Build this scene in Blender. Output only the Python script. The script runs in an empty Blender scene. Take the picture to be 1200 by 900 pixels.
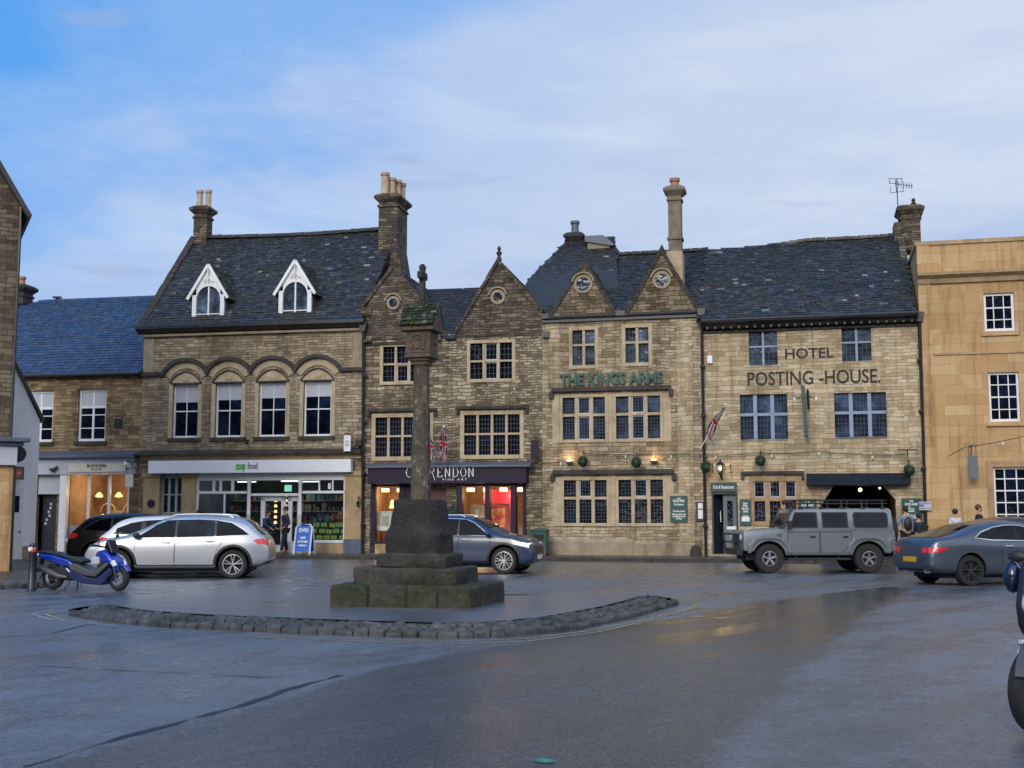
import bpy, bmesh, math, random
from math import sin, cos, pi, radians, atan, sqrt
from mathutils import Vector, Matrix
from mathutils.bvhtree import BVHTree
random.seed(7)
S = bpy.context.scene
COL = S.collection
# ---------------------------------------------------------------- survey of the place
FPX, CZ = 1400.0, 1.62
PIT = atan(153 / FPX)
def ray(px, py):
    x = (px - 600) / FPX; y = (450 - py) / FPX
    return Vector((x, cos(PIT) - y * sin(PIT), sin(PIT) + y * cos(PIT)))
def G(px, py, z=0.0):
    d = ray(px, py); t = (z - CZ) / d.z
    return Vector((d.x * t, d.y * t, z))
class Frame:
    def __init__(s, p0, a):
        s.p0 = Vector((p0[0], p0[1], 0)); s.a = a
        s.U = Vector((cos(a), -sin(a), 0)); s.V = Vector((sin(a), cos(a), 0))
    def at(s, px, py, v=0.0):
        d = ray(px, py)
        c = Vector((0, 0, CZ)); t = (v - (c - s.p0).dot(s.V)) / d.dot(s.V)
        h = c + d * t
        return (h - s.p0).dot(s.U), h.z
    def w(s, u, v, z=0.0):
        q = s.p0 + s.U * u + s.V * v
        return Vector((q.x, q.y, z))
_p = G(636, 650, .13)
FL = Frame((_p.x, _p.y), atan(.20))
FR = Frame((_p.x, _p.y), atan(.25))
# ---------------------------------------------------------------- object helpers
def tag(o, label=None, cat=None, group=None, kind=None):
    if label: o['label'] = label
    if cat: o['category'] = cat
    if group: o['group'] = group
    if kind: o['kind'] = kind
    return o
def thing(name, label, cat, loc=(0, 0, 0), rz=0.0, group=None):
    o = bpy.data.objects.new(name, None); COL.objects.link(o)
    o.location = loc; o.rotation_euler = (0, 0, rz); o.empty_display_size = .2
    return tag(o, label, cat, group)
def copy_tree(o, parent=None):
    c = o.copy(); COL.objects.link(c)
    if parent: c.parent = parent
    for ch in list(o.children): copy_tree(ch, c)
    return c
class MB:
    def __init__(s, org=(0, 0, 0)):
        s.v = []; s.f = []; s.m = []; s.o = Vector(org)
    def add(s, vs, fs, m=0):
        b = len(s.v); s.v += [Vector(p) - s.o for p in vs]
        for f in fs: s.f.append([i + b for i in f]); s.m.append(m)
        return s
    def box(s, a0, a1, b0, b1, c0, c1, m=0):
        if a0 > a1: a0, a1 = a1, a0
        if b0 > b1: b0, b1 = b1, b0
        if c0 > c1: c0, c1 = c1, c0
        vs = [(x, y, z) for x in (a0, a1) for y in (b0, b1) for z in (c0, c1)]
        return s.add(vs, [(0, 1, 3, 2), (4, 6, 7, 5), (0, 4, 5, 1), (2, 3, 7, 6), (0, 2, 6, 4), (1, 5, 7, 3)], m)
    def prism(s, poly, y0, y1, m=0, ax='y'):
        # poly in (x,z), extruded along y ; ax 'z': poly in (x,y) extruded along z ; ax 'x': poly in (y,z)
        n = len(poly)
        k = {'y': lambda p, t: (p[0], t, p[1]), 'z': lambda p, t: (p[0], p[1], t), 'x': lambda p, t: (t, p[0], p[1])}[ax]
        vs = [k(p, y0) for p in poly] + [k(p, y1) for p in poly]
        fs = [list(range(n)), list(range(2 * n - 1, n - 1, -1))] + [(i, i + n, (i + 1) % n + n, (i + 1) % n) for i in range(n)]
        return s.add(vs, fs, m)
    def obox(s, p0, p1, w, h, m=0, up=(0, 0, 1)):
        # bar from p0 to p1, width w, height h
        p0 = Vector(p0); p1 = Vector(p1); d = (p1 - p0).normalized()
        a = d.cross(Vector(up))
        if a.length < 1e-4: a = d.cross(Vector((1, 0, 0)))
        a.normalize(); b = a.cross(d)
        vs = [p + a * (i * w / 2) + b * (j * h / 2) for p in (p0, p1) for i in (-1, 1) for j in (-1, 1)]
        return s.add(vs, [(0, 1, 3, 2), (4, 6, 7, 5), (0, 4, 5, 1), (2, 3, 7, 6), (0, 2, 6, 4), (1, 5, 7, 3)], m)
    def tube(s, pts, r, n=8, m=0, caps=True):
        pts = [Vector(p) for p in pts]; rs = r if isinstance(r, (list, tuple)) else [r] * len(pts)
        b = len(s.v); ref = None
        for i, p in enumerate(pts):
            d = (pts[min(i + 1, len(pts) - 1)] - pts[max(i - 1, 0)]).normalized()
            if ref is None:
                ref = Vector((0, 0, 1)) if abs(d.z) < .9 else Vector((1, 0, 0))
            a = d.cross(ref); 
            if a.length < 1e-5: a = d.orthogonal()
            a.normalize(); c = d.cross(a).normalized(); ref = c.cross(d) * 1.0 if False else ref
            for k in range(n):
                t = 2 * pi * k / n
                s.v.append(p + a * (cos(t) * rs[i]) + c * (sin(t) * rs[i]) - s.o)
        for i in range(len(pts) - 1):
            for k in range(n):
                k2 = (k + 1) % n
                s.f.append([b + i * n + k, b + i * n + k2, b + (i + 1) * n + k2, b + (i + 1) * n + k]); s.m.append(m)
        if caps:
            s.f.append([b + k for k in range(n)][::-1]); s.m.append(m)
            e = b + (len(pts) - 1) * n
            s.f.append([e + k for k in range(n)]); s.m.append(m)
        return s
    def lathe(s, prof, c=(0, 0, 0), n=16, m=0, ax='z', close=False):
        # prof: (r, h)
        b = len(s.v); c = Vector(c)
        for r, h in prof:
            for k in range(n):
                t = 2 * pi * k / n; x, y = r * cos(t), r * sin(t)
                p = {'z': (x, y, h), 'y': (x, h, y), 'x': (h, x, y)}[ax]
                s.v.append(Vector(p) + c - s.o)
        L = len(prof); R = L if close else L - 1
        for i in range(R):
            j = (i + 1) % L
            for k in range(n):
                k2 = (k + 1) % n
                s.f.append([b + i * n + k, b + i * n + k2, b + j * n + k2, b + j * n + k]); s.m.append(m)
        if not close:
            s.f.append([b + k for k in range(n)]); s.m.append(m)
            s.f.append([b + (L - 1) * n + k for k in range(n)]); s.m.append(m)
        return s
    def halves(s, name, mats, parent, cut, key=0, **k):
        """build the pieces on either side of cut (builder's own coordinate) as separate parts"""
        for sg in (-1, 1):
            q = MB(); q.o = s.o; mp = {}
            for f, m in zip(s.f, s.m):
                c = sum((s.v[i][key] + s.o[key] for i in f)) / len(f)
                if (c - cut) * sg > 0:
                    for i in f:
                        if i not in mp: mp[i] = len(q.v); q.v.append(s.v[i])
                    q.f.append([mp[i] for i in f]); q.m.append(m)
            if q.f: q.build(name, mats, parent, **k)
    def blob(s, c, r, sub=2, m=0, jit=0.0, sc=(1, 1, 1)):
        bm = bmesh.new(); bmesh.ops.create_icosphere(bm, subdivisions=sub, radius=1)
        vs = []
        for v in bm.verts:
            k = r * (1 + random.uniform(-jit, jit))
            vs.append((c[0] + v.co.x * k * sc[0], c[1] + v.co.y * k * sc[1], c[2] + v.co.z * k * sc[2]))
        fs = [[v.index for v in f.verts] for f in bm.faces]; bm.free()
        return s.add(vs, fs, m)
    def build(s, name, mats, parent=None, smooth=False, bevel=0.0, sub=0, recalc=True, jitter=0.0):
        me = bpy.data.meshes.new(name)
        me.from_pydata([tuple(v) for v in s.v], [], s.f)
        if not isinstance(mats, (list, tuple)): mats = [mats]
        for m in mats: me.materials.append(m)
        me.polygons.foreach_set('material_index', s.m)
        if recalc:
            bm = bmesh.new(); bm.from_mesh(me)
            bmesh.ops.recalc_face_normals(bm, faces=bm.faces)
            if jitter:
                for v in bm.verts: v.co += Vector([random.uniform(-jitter, jitter) for _ in range(3)])
            bm.to_mesh(me); bm.free()
        o = bpy.data.objects.new(name, me); COL.objects.link(o)
        if parent: o.parent = parent
        if bevel:
            b = o.modifiers.new('bevel', 'BEVEL'); b.width = bevel; b.segments = 2; b.limit_method = 'ANGLE'; b.angle_limit = radians(35)
        if sub:
            b = o.modifiers.new('sub', 'SUBSURF'); b.levels = sub; b.render_levels = sub
        if smooth:
            for p in me.polygons: p.use_smooth = True
            if not sub: me.set_sharp_from_angle(angle=radians(40))
        return o
def bake(o):
    """apply the modifiers of an object without operators"""
    dg = bpy.context.evaluated_depsgraph_get(); dg.update()
    me = bpy.data.meshes.new_from_object(o.evaluated_get(dg), depsgraph=dg)
    o.modifiers.clear(); o.data = me
    return o
def fthing(F, name, label, cat, u, v=0.0, z=0.0, group=None):
    return thing(name, label, cat, F.w(u, v, z), -F.a, group)
def ftop(F, mb, name, mats, label, cat, group=None, **k):
    """top-level single mesh; the builder's origin is given in facade coordinates"""
    o = mb.build(name, mats, **k)
    o.location = F.w(mb.o.x, mb.o.y, mb.o.z); o.rotation_euler = (0, 0, -F.a)
    return tag(o, label, cat, group)
def text_obj(name, body, size, mat, parent=None, loc=(0, 0, 0), ext=.004, bold=0.0, spacing=1.0, align='CENTER', width=None, rot=(pi / 2, 0, 0)):
    cu = bpy.data.curves.new(name, 'FONT'); cu.body = body; cu.size = size; cu.extrude = ext; cu.offset = bold
    cu.align_x = align; cu.align_y = 'CENTER'; cu.space_character = spacing; cu.resolution_u = 3
    t = bpy.data.objects.new(name + '_src', cu); COL.objects.link(t)
    dg = bpy.context.evaluated_depsgraph_get(); dg.update()
    me = bpy.data.meshes.new_from_object(t.evaluated_get(dg), depsgraph=dg)
    bpy.data.objects.remove(t); bpy.data.curves.remove(cu)
    me.materials.clear(); me.materials.append(mat)
    if width:
        xs = [v.co.x for v in me.vertices]; k = width / (max(xs) - min(xs)); c = (max(xs) + min(xs)) / 2
        for v in me.vertices: v.co.x = (v.co.x - c) * k
    M = Matrix.Rotation(rot[2], 4, 'Z') @ Matrix.Rotation(rot[0], 4, 'X')
    for v in me.vertices: v.co = M @ v.co
    o = bpy.data.objects.new(name, me); COL.objects.link(o); o.location = loc
    if parent: o.parent = parent
    return o
# ---------------------------------------------------------------- materials
def rgb(h):
    if isinstance(h, str):
        c = [int(h[i:i + 2], 16) / 255 for i in (0, 2, 4)]
        return tuple(((x + .055) / 1.055) ** 2.4 if x > .04 else x / 12.92 for x in c) + (1,)
    return tuple(h) + (1,) if len(h) == 3 else tuple(h)
class NT:
    def __init__(s, name):
        s.mat = bpy.data.materials.new(name); s.mat.use_nodes = True
        s.t = s.mat.node_tree; s.b = s.t.nodes['Principled BSDF']; s.out = s.t.nodes['Material Output']
    def n(s, ty, **k):
        nd = s.t.nodes.new(ty)
        for a, b in k.items():
            if a.startswith('i_'): nd.inputs[int(a[2:])].default_value = b
            else: setattr(nd, a, b)
        return nd
    def l(s, a, b): s.t.links.new(a, b)
    def math(s, op, a, b=None, c=None):
        nd = s.n('ShaderNodeMath', operation=op)
        for i, x in enumerate((a, b, c)):
            if x is None: continue
            if isinstance(x, (int, float)): nd.inputs[i].default_value = x
            else: s.l(x, nd.inputs[i])
        return nd.outputs[0]
    def ramp(s, fac, stops, interp='LINEAR'):
        nd = s.n('ShaderNodeValToRGB'); e = nd.color_ramp.elements; nd.color_ramp.interpolation = interp
        e[0].position, e[0].color = stops[0][0], rgb(stops[0][1])
        e[1].position, e[1].color = stops[-1][0], rgb(stops[-1][1])
        for p, c in stops[1:-1]:
            q = e.new(p); q.color = rgb(c)
        s.l(fac, nd.inputs[0]); return nd.outputs[0]
    def mix(s, fac, a, b, mode='MIX'):
        nd = s.n('ShaderNodeMix', data_type='RGBA', blend_type=mode)
        for i, x in ((0, fac), (6, a), (7, b)):
            if isinstance(x, (int, float)): nd.inputs[i].default_value = x
            elif isinstance(x, tuple): nd.inputs[i].default_value = rgb(x)
            else: s.l(x, nd.inputs[i])
        return nd.outputs[2]
    def noise(s, vec, scale, detail=4, rough=.55, sc=None):
        nd = s.n('ShaderNodeTexNoise'); nd.inputs['Scale'].default_value = scale
        nd.inputs['Detail'].default_value = detail; nd.inputs['Roughness'].default_value = rough
        if sc:
            mp = s.n('ShaderNodeMapping'); mp.inputs['Scale'].default_value = sc; s.l(vec, mp.inputs[0]); vec = mp.outputs[0]
        s.l(vec, nd.inputs['Vector']); return nd.outputs['Fac']
    def obj(s): return s.n('ShaderNodeTexCoord').outputs['Object']
    def bump(s, h, strength=.5, dist=.02, nrm=None):
        nd = s.n('ShaderNodeBump'); nd.inputs['Strength'].default_value = strength; nd.inputs['Distance'].default_value = dist
        s.l(h, nd.inputs['Height'])
        if nrm is not None: s.l(nrm, nd.inputs['Normal'])
        s.l(nd.outputs[0], s.b.inputs['Normal']); return nd.outputs[0]
def plain(name, col, rough=.5, metal=0.0, coat=0.0, spec=.5, var=.15, nscale=6.0, emit=None, es=0.0, alpha=None):
    k = NT(name); c = rgb(col)
    if var:
        f = k.noise(k.obj(), nscale, 5, .6)
        d = tuple(x * (1 - var) for x in c[:3]); e = tuple(min(1, x * (1 + var)) for x in c[:3])
        k.l(k.ramp(f, [(.3, d), (.7, e)]), k.b.inputs['Base Color'])
        k.l(k.math('MULTIPLY_ADD', f, .2, max(0, rough - .1)), k.b.inputs['Roughness'])
    else:
        k.b.inputs['Base Color'].default_value = c; k.b.inputs['Roughness'].default_value = rough
    k.b.inputs['Metallic'].default_value = metal; k.b.inputs['Coat Weight'].default_value = coat
    k.b.inputs['Coat Roughness'].default_value = .04; k.b.inputs['Specular IOR Level'].default_value = spec
    if emit:
        k.b.inputs['Emission Color'].default_value = rgb(emit); k.b.inputs['Emission Strength'].default_value = es
    return k.mat
def stone(name, cols, mortar, bw=.42, bh=.15, mort=.012, warp=.05, stain=(.05, .045, .04), stain_amt=.5, stain_lo=.55, lichen=0.0, bumpd=.03, rough=.85, bot=None):
    """coursed stone; cols: four colours from the darkest to the palest block"""
    k = NT(name); o = k.obj()
    sp = k.n('ShaderNodeSeparateXYZ'); k.l(o, sp.inputs[0])
    n1 = k.noise(o, 1.3, 3, .5)
    nw = k.math('MULTIPLY', k.math('SUBTRACT', n1, .5), warp * 2)
    n1b = k.math('MULTIPLY', k.math('SUBTRACT', k.noise(o, 6.0, 2, .5), .5), warp * .8)
    x = k.math('ADD', k.math('ADD', sp.outputs[0], sp.outputs[1]), n1b)
    z = k.math('ADD', k.math('ADD', sp.outputs[2], nw), n1b)
    cb = k.n('ShaderNodeCombineXYZ'); k.l(x, cb.inputs[0]); k.l(z, cb.inputs[1])
    def brick(w, h, off):
        b = k.n('ShaderNodeTexBrick'); b.offset = .5; b.offset_frequency = 2; b.squash = 1.4; b.squash_frequency = 3
        k.l(cb.outputs[0], b.inputs['Vector'])
        b.inputs['Color1'].default_value = (0, 0, 0, 1); b.inputs['Color2'].default_value = (1, 1, 1, 1); b.inputs['Mortar'].default_value = (.5, .5, .5, 1)
        b.inputs['Scale'].default_value = 1; b.inputs['Mortar Size'].default_value = mort; b.inputs['Mortar Smooth'].default_value = .35
        b.inputs['Brick Width'].default_value = w; b.inputs['Row Height'].default_value = h; b.inputs['Bias'].default_value = off
        return b
    A = brick(bw, bh, 0); B = brick(bw * 1.35, bh * 1.5, 0)
    sel = k.ramp(k.noise(o, .55, 1, .4), [(.52, (0, 0, 0)), (.54, (1, 1, 1))])
    rnd = k.mix(sel, A.outputs['Color'], B.outputs['Color'])
    fac = k.mix(sel, A.outputs['Fac'], B.outputs['Fac'])
    n2 = k.noise(o, 9, 6, .65)
    r2 = k.math('ADD', k.math('MULTIPLY', rnd, .72), k.math('MULTIPLY', n2, .3))
    col = k.ramp(r2, [(.12, cols[0]), (.38, cols[1]), (.64, cols[2]), (.9, cols[3])])
    col = k.mix(fac, col, tuple(mortar))
    big = k.noise(o, .45, 7, .68, sc=(1, 1, .55))
    st = k.ramp(big, [(stain_lo - .09, (0, 0, 0)), (stain_lo + .12, (1, 1, 1))])
    col = k.mix(k.math('MULTIPLY', st, stain_amt), col, k.mix(.75, col, k.mix(1.0, col, tuple([x * 6 for x in stain]), 'MULTIPLY')))
    rain = k.ramp(k.noise(o, 1.0, 6, .7, sc=(3.2, 3.2, .28)), [(.5, (1, 1, 1)), (.68, (.62, .6, .58))])
    col = k.mix(1.0, col, rain, 'MULTIPLY')
    fine = k.ramp(k.noise(o, 28, 4, .7), [(.3, (.72, .72, .72)), (.72, (1.18, 1.18, 1.18))])
    col = k.mix(1.0, col, fine, 'MULTIPLY')
    if lichen:
        li = k.ramp(k.noise(o, 11, 5, .75), [(.62, (0, 0, 0)), (.68, (1, 1, 1))])
        col = k.mix(k.math('MULTIPLY', li, lichen), col, (.36, .35, .28))
    k.l(col, k.b.inputs['Base Color']); k.b.inputs['Roughness'].default_value = rough
    k.b.inputs['Specular IOR Level'].default_value = .25
    h = k.math('SUBTRACT', k.math('MULTIPLY_ADD', n2, .5, k.math('MULTIPLY', rnd, .35)), k.math('MULTIPLY', fac, .8))
    k.bump(h, .8, bumpd)
    return k.mat
def slate_mat(name, stops, lich=(.3, .31, .3), rough=.55, moss=None, moss_amt=.5, tint=None):
    k = NT(name); g = k.n('ShaderNodeNewGeometry'); o = k.obj()
    r = g.outputs['Random Per Island']
    col = k.ramp(r, stops)
    n = k.noise(o, 14, 6, .7); n3 = k.noise(o, 1.1, 5, .65)
    col = k.mix(1.0, col, k.ramp(n, [(.25, (.6, .6, .6)), (.75, (1.35, 1.35, 1.35))]), 'MULTIPLY')
    col = k.mix(k.ramp(k.noise(o, 5.5, 8, .85), [(.62, (0, 0, 0)), (.66, (.75, .75, .75))]), col, tuple(lich))
    if moss:
        col = k.mix(k.math('MULTIPLY', k.ramp(n3, [(.48, (0, 0, 0)), (.62, (1, 1, 1))]), moss_amt), col, tuple(moss))
    k.l(col, k.b.inputs['Base Color'])
    k.l(k.math('MULTIPLY_ADD', n, .3, rough - .15), k.b.inputs['Roughness'])
    k.bump(n, .5, .02)
    return k.mat
M = {}
M['coop'] = stone('coop_stone', [(.24, .19, .125), (.35, .285, .195), (.45, .375, .26), (.55, .47, .34)], (.19, .158, .112), .3, .105, stain_amt=.75, stain_lo=.46)
M['tan'] = stone('tan_stone', [(.16, .105, .055), (.29, .2, .105), (.38, .275, .155), (.47, .36, .23)], (.16, .12, .08), .3, .115, stain_amt=.75, stain_lo=.47)
M['clar'] = stone('grey_rubble', [(.15, .12, .08), (.28, .23, .155), (.44, .37, .255), (.62, .54, .39)], (.14, .118, .085), .28, .1, warp=.09, stain_amt=.85, stain_lo=.44, lichen=.3, bumpd=.06, mort=.015)
M['dark'] = stone('dark_weathered_stone', [(.07, .056, .043), (.11, .09, .07), (.16, .132, .1), (.28, .235, .17)], (.06, .05, .04), .27, .1, warp=.09, stain_amt=.7, lichen=.4, bumpd=.06, mort=.013)
M['kings'] = stone('buff_stone', [(.27, .205, .125), (.4, .32, .205), (.52, .43, .29), (.64, .55, .4)], (.24, .195, .13), .34, .115, warp=.09, stain_amt=.8, stain_lo=.47, lichen=.2, bumpd=.05, mort=.011)
M['kgable'] = stone('weathered_gable_stone', [(.17, .13, .085), (.29, .23, .15), (.42, .34, .23), (.52, .43, .31)], (.1, .08, .06), .34, .12, warp=.08, stain_amt=.9, stain_lo=.42, lichen=.5, bumpd=.06)
M['hotel'] = stone('cream_stone', [(.38, .285, .17), (.5, .4, .25), (.58, .48, .32), (.68, .59, .43)], (.37, .3, .2), .36, .12, mort=.009, warp=.07, stain_amt=.65, stain_lo=.5, bumpd=.04, lichen=.12)
M['ashlar'] = stone('honey_ashlar', [(.46, .285, .135), (.5, .325, .16), (.535, .365, .19), (.58, .41, .225)], (.38, .26, .14), .85, .36, mort=.005, warp=.004, stain_amt=.3, stain_lo=.6, bumpd=.008)
M['ltall'] = stone('brown_rubble', [(.07, .055, .04), (.12, .092, .065), (.17, .132, .095), (.25, .2, .15)], (.1, .08, .062), .32, .12, stain_amt=.6, bumpd=.05)
def dress(name, c, var=.22, rough=.8, st=(.55, .5, .45), lo=.5, bump=.01, sc=3.0):
    k = NT(name); o = k.obj(); n = k.noise(o, sc, 7, .7)
    c0 = tuple(x * (1 - var) for x in c); c1 = tuple(x * (1 + var) for x in c)
    col = k.ramp(n, [(.3, c0), (.7, c1)])
    s2 = k.ramp(k.noise(o, .9, 6, .7, sc=(1, 1, .5)), [(lo, (1, 1, 1)), (lo + .2, st)])
    col = k.mix(1.0, col, s2, 'MULTIPLY')
    k.l(col, k.b.inputs['Base Color']); k.b.inputs['Roughness'].default_value = rough; k.b.inputs['Specular IOR Level'].default_value = .25
    k.bump(k.noise(o, 30, 5, .7), .5, bump); return k.mat
M['dress'] = dress('dressed_stone', (.44, .36, .24))
M['dress_tan'] = dress('tan_dressed_stone', (.4, .29, .165))
M['dress_brown'] = dress('brown_dressed_stone', (.36, .24, .14))
M['dress_grey'] = dress('grey_dressed_stone', (.3, .25, .175))
M['stack'] = dress('smoked_stack_stone', (.19, .16, .12), .35)
M['darkst'] = dress('blackened_stone', (.055, .05, .046), .4)
M['lead'] = plain('lead_sheet', (.075, .095, .14), .45, 0, var=.35)
M['iron'] = plain('black_iron', (.012, .013, .017), .35, var=.3)
M['gutter'] = plain('black_gutter', (.016, .018, .024), .3, var=.2)
M['white'] = plain('white_paint', (.72, .74, .76), .35, var=.06)
M['cream'] = plain('cream_paint', (.62, .58, .48), .4, var=.06)
M['bluegrey'] = plain('blue_grey_paint', (.2, .26, .38), .4, var=.12)
M['palegrey'] = plain('pale_grey_paint', (.42, .45, .52), .45, var=.08)
M['wall_white'] = plain('white_render', (.74, .77, .82), .7, var=.08, nscale=2)
M['purple'] = plain('aubergine_paint', (.02, .015, .034), .6, var=.15, spec=.25)
M['green'] = plain('green_paint', (.004, .055, .048), .4, var=.15)
M['sage'] = plain('sage_paint', (.3, .36, .31), .45, var=.1)
M['lettergreen'] = plain('letter_green', (.004, .07, .056), .5, var=.1)
M['letterblack'] = plain('painted_black_letters', (.018, .013, .016), .7, var=.4, nscale=20)
M['letterwhite'] = plain('letter_white', (.7, .72, .72), .5, var=0)
M['terracotta'] = plain('terracotta', (.36, .17, .1), .7, var=.25)
M['buffpot'] = plain('buff_pot', (.42, .32, .21), .75, var=.25)
M['black'] = plain('matt_black', (.008, .008, .01), .7, var=0)
M['darkdoor'] = plain('dark_door_paint', (.015, .02, .035), .35, var=.2)
M['greydoor'] = plain('grey_door_paint', (.1, .12, .15), .4, var=.1)
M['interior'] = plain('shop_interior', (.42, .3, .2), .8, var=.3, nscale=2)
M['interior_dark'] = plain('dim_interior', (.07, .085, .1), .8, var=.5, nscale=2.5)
M['tyre'] = plain('tyre_rubber', (.012, .012, .013), .75, var=.2)
M['alloy'] = plain('alloy', (.5, .52, .55), .3, .9, var=.06)
M['alloy_dark'] = plain('dark_alloy', (.1, .105, .12), .35, .8, var=.06)
M['chrome'] = plain('chrome', (.75, .77, .8), .12, 1.0, var=0)
M['plastic'] = plain('black_plastic', (.016, .017, .02), .5, var=.1)
M['dkgrey'] = plain('dark_grey_plastic', (.07, .07, .075), .4, var=.1)
M['redlamp'] = plain('red_lamp', (.45, .008, .015), .15, coat=1, var=0, emit=(1, .03, .05), es=.12)
M['clearlamp'] = plain('clear_lamp', (.6, .65, .72), .12, coat=1, var=0)
M['headlamp_on'] = plain('headlamp', (.7, .75, .8), .12, coat=1, var=0, emit=(.85, .93, 1), es=.6)
M['plate_w'] = plain('number_plate_white', (.7, .7, .68), .4, var=0)
M['plate_y'] = plain('number_plate_yellow', (.45, .33, .02), .4, var=0)
M['skin'] = plain('skin', (.42, .24, .17), .6, var=.05)
M['hair'] = plain('dark_hair', (.012, .009, .008), .6, var=.3)
M['moss'] = plain('moss', (.035, .06, .012), .95, var=.5, nscale=25)
def glass_mat(name, base=(.003, .006, .016), rough=.06, wave=.0015, spec=.38, sky=0.0):
    k = NT(name); o = k.obj(); g = k.n('ShaderNodeNewGeometry')
    r = k.ramp(g.outputs['Random Per Island'], [(0, tuple(x * .5 for x in base)), (.6, base), (1, tuple(x * 2.4 for x in base))])
    r = k.mix(1.0, r, k.ramp(k.noise(o, 1.9, 5, .6), [(.4, (.45, .45, .45)), (.55, (1.3, 1.3, 1.3)), (.7, (3.2, 3.1, 3.0))]), 'MULTIPLY')  # blotches painted into the glass colour for interior shapes, curtains and reflections
    k.l(r, k.b.inputs['Base Color']); k.b.inputs['Roughness'].default_value = rough
    k.b.inputs['Specular IOR Level'].default_value = spec
    k.bump(k.noise(o, 5, 2, .5), .6, wave * 10); return k.mat
M['glass'] = glass_mat('window_glass')
M['glass_car'] = glass_mat('car_glass', (.004, .007, .012), .03, .0003, .22)
M['glass_mid'] = glass_mat('mid_window_glass', (.018, .029, .052), .07)
M['glass_pale'] = glass_mat('pale_window_glass', (.05, .072, .11), .08)
def clear_glass():
    k = NT('shop_glass'); k.t.nodes.remove(k.b)
    t = k.n('ShaderNodeBsdfTransparent'); t.inputs[0].default_value = (.86, .9, .92, 1)
    gl = k.n('ShaderNodeBsdfGlossy'); gl.inputs['Roughness'].default_value = .03
    fr = k.n('ShaderNodeFresnel'); fr.inputs[0].default_value = 1.5
    mx = k.n('ShaderNodeMixShader'); k.l(fr.outputs[0], mx.inputs[0]); k.l(t.outputs[0], mx.inputs[1]); k.l(gl.outputs[0], mx.inputs[2])
    k.l(mx.outputs[0], k.out.inputs['Surface']); return k.mat
M['clear'] = clear_glass()
M['leads'] = plain('lead_cames', (.05, .065, .105), .5, var=.2)
M['glow'] = plain('warm_lamp_glow', (.9, .6, .3), .5, var=0, emit=(1, .62, .22), es=6)
M['glow_soft'] = plain('warm_lit_shade', (.9, .6, .3), .5, var=0, emit=(1, .55, .2), es=1.6)
M['glow_white'] = plain('white_lamp_glow', (.9, .9, .9), .5, var=0, emit=(.9, .95, 1), es=3)
M['glow_green'] = plain('green_exit_sign', (.1, .5, .3), .5, var=0, emit=(.3, .9, .6), es=.7)
M['slate'] = slate_mat('stone_slates', [(0, (.018, .019, .023)), (.5, (.034, .036, .042)), (.95, (.058, .06, .066)), (.985, (.09, .09, .09)), (1, (.34, .35, .34))], moss=(.035, .038, .024), moss_amt=.6)
M['slate_blue'] = slate_mat('blue_slates', [(0, (.03, .048, .095)), (.6, (.042, .068, .13)), (1, (.06, .09, .165))], lich=(.06, .09, .16), rough=.38)
M['slate_moss'] = slate_mat('mossy_slates', [(0, (.02, .022, .022)), (.8, (.045, .05, .035)), (1, (.2, .21, .17))], moss=(.04, .065, .015), moss_amt=.9)
def paint(name, c, metal=.55, rough=.32):
    k = NT(name); k.b.inputs['Base Color'].default_value = rgb(c); k.b.inputs['Metallic'].default_value = metal
    k.b.inputs['Roughness'].default_value = rough; k.b.inputs['Coat Weight'].default_value = .6; k.b.inputs['Coat Roughness'].default_value = .04
    n = k.noise(k.obj(), 2.2, 4, .6)
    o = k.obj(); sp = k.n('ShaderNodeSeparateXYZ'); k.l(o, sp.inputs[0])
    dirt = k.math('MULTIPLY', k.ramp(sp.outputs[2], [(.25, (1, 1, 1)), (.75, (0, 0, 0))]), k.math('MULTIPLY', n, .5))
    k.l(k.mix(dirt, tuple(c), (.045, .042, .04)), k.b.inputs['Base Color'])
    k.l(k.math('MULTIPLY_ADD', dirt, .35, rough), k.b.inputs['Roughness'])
    return k.mat
# ---------------------------------------------------------------- building helpers
def wall_open(mb, u0, u1, z0, z1, ops, v=0.0, t=.3, depth=8.0, m=0, solid_sides=True):
    """front wall with real openings (u0,u1,z0,z1) and reveals of thickness t, plus plain sides and back"""
    us = sorted(set([u0, u1] + [min(max(x, u0), u1) for o in ops for x in o[:2]]))
    zs = sorted(set([z0, z1] + [min(max(x, z0), z1) for o in ops for x in o[2:4]]))
    vs = []; fs = []; idx = {}
    def P(x, z):
        if (x, z) not in idx: idx[(x, z)] = len(vs); vs.append((x, v, z))
        return idx[(x, z)]
    for i in range(len(us) - 1):
        for j in range(len(zs) - 1):
            cx, cz = (us[i] + us[i + 1]) / 2, (zs[j] + zs[j + 1]) / 2
            if any(o[0] < cx < o[1] and o[2] < cz < o[3] for o in ops): continue
            fs.append((P(us[i], zs[j]), P(us[i + 1], zs[j]), P(us[i + 1], zs[j + 1]), P(us[i], zs[j + 1])))
    mb.add(vs, fs, m)
    for a, b, c, d in ops:
        a = max(a, u0); b = min(b, u1); c = max(c, z0); d = min(d, z1)
        mb.add([(a, v, c), (a, v + t, c), (a, v + t, d), (a, v, d), (b, v, c), (b, v + t, c), (b, v + t, d), (b, v, d)],
               [(0, 1, 2, 3), (4, 7, 6, 5), (3, 2, 6, 7)] + ([(0, 4, 5, 1)] if c > z0 + .02 else []), m)
    if depth:
        mb.add([(u0, v, z0), (u0, depth, z0), (u0, depth, z1), (u0, v, z1)], [(0, 1, 2, 3)], m)
        mb.add([(u1, v, z0), (u1, depth, z0), (u1, depth, z1), (u1, v, z1)], [(3, 2, 1, 0)], m)
        mb.add([(u0, depth, z0), (u1, depth, z0), (u1, depth, z1), (u0, depth, z1)], [(3, 2, 1, 0)], m)
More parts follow.
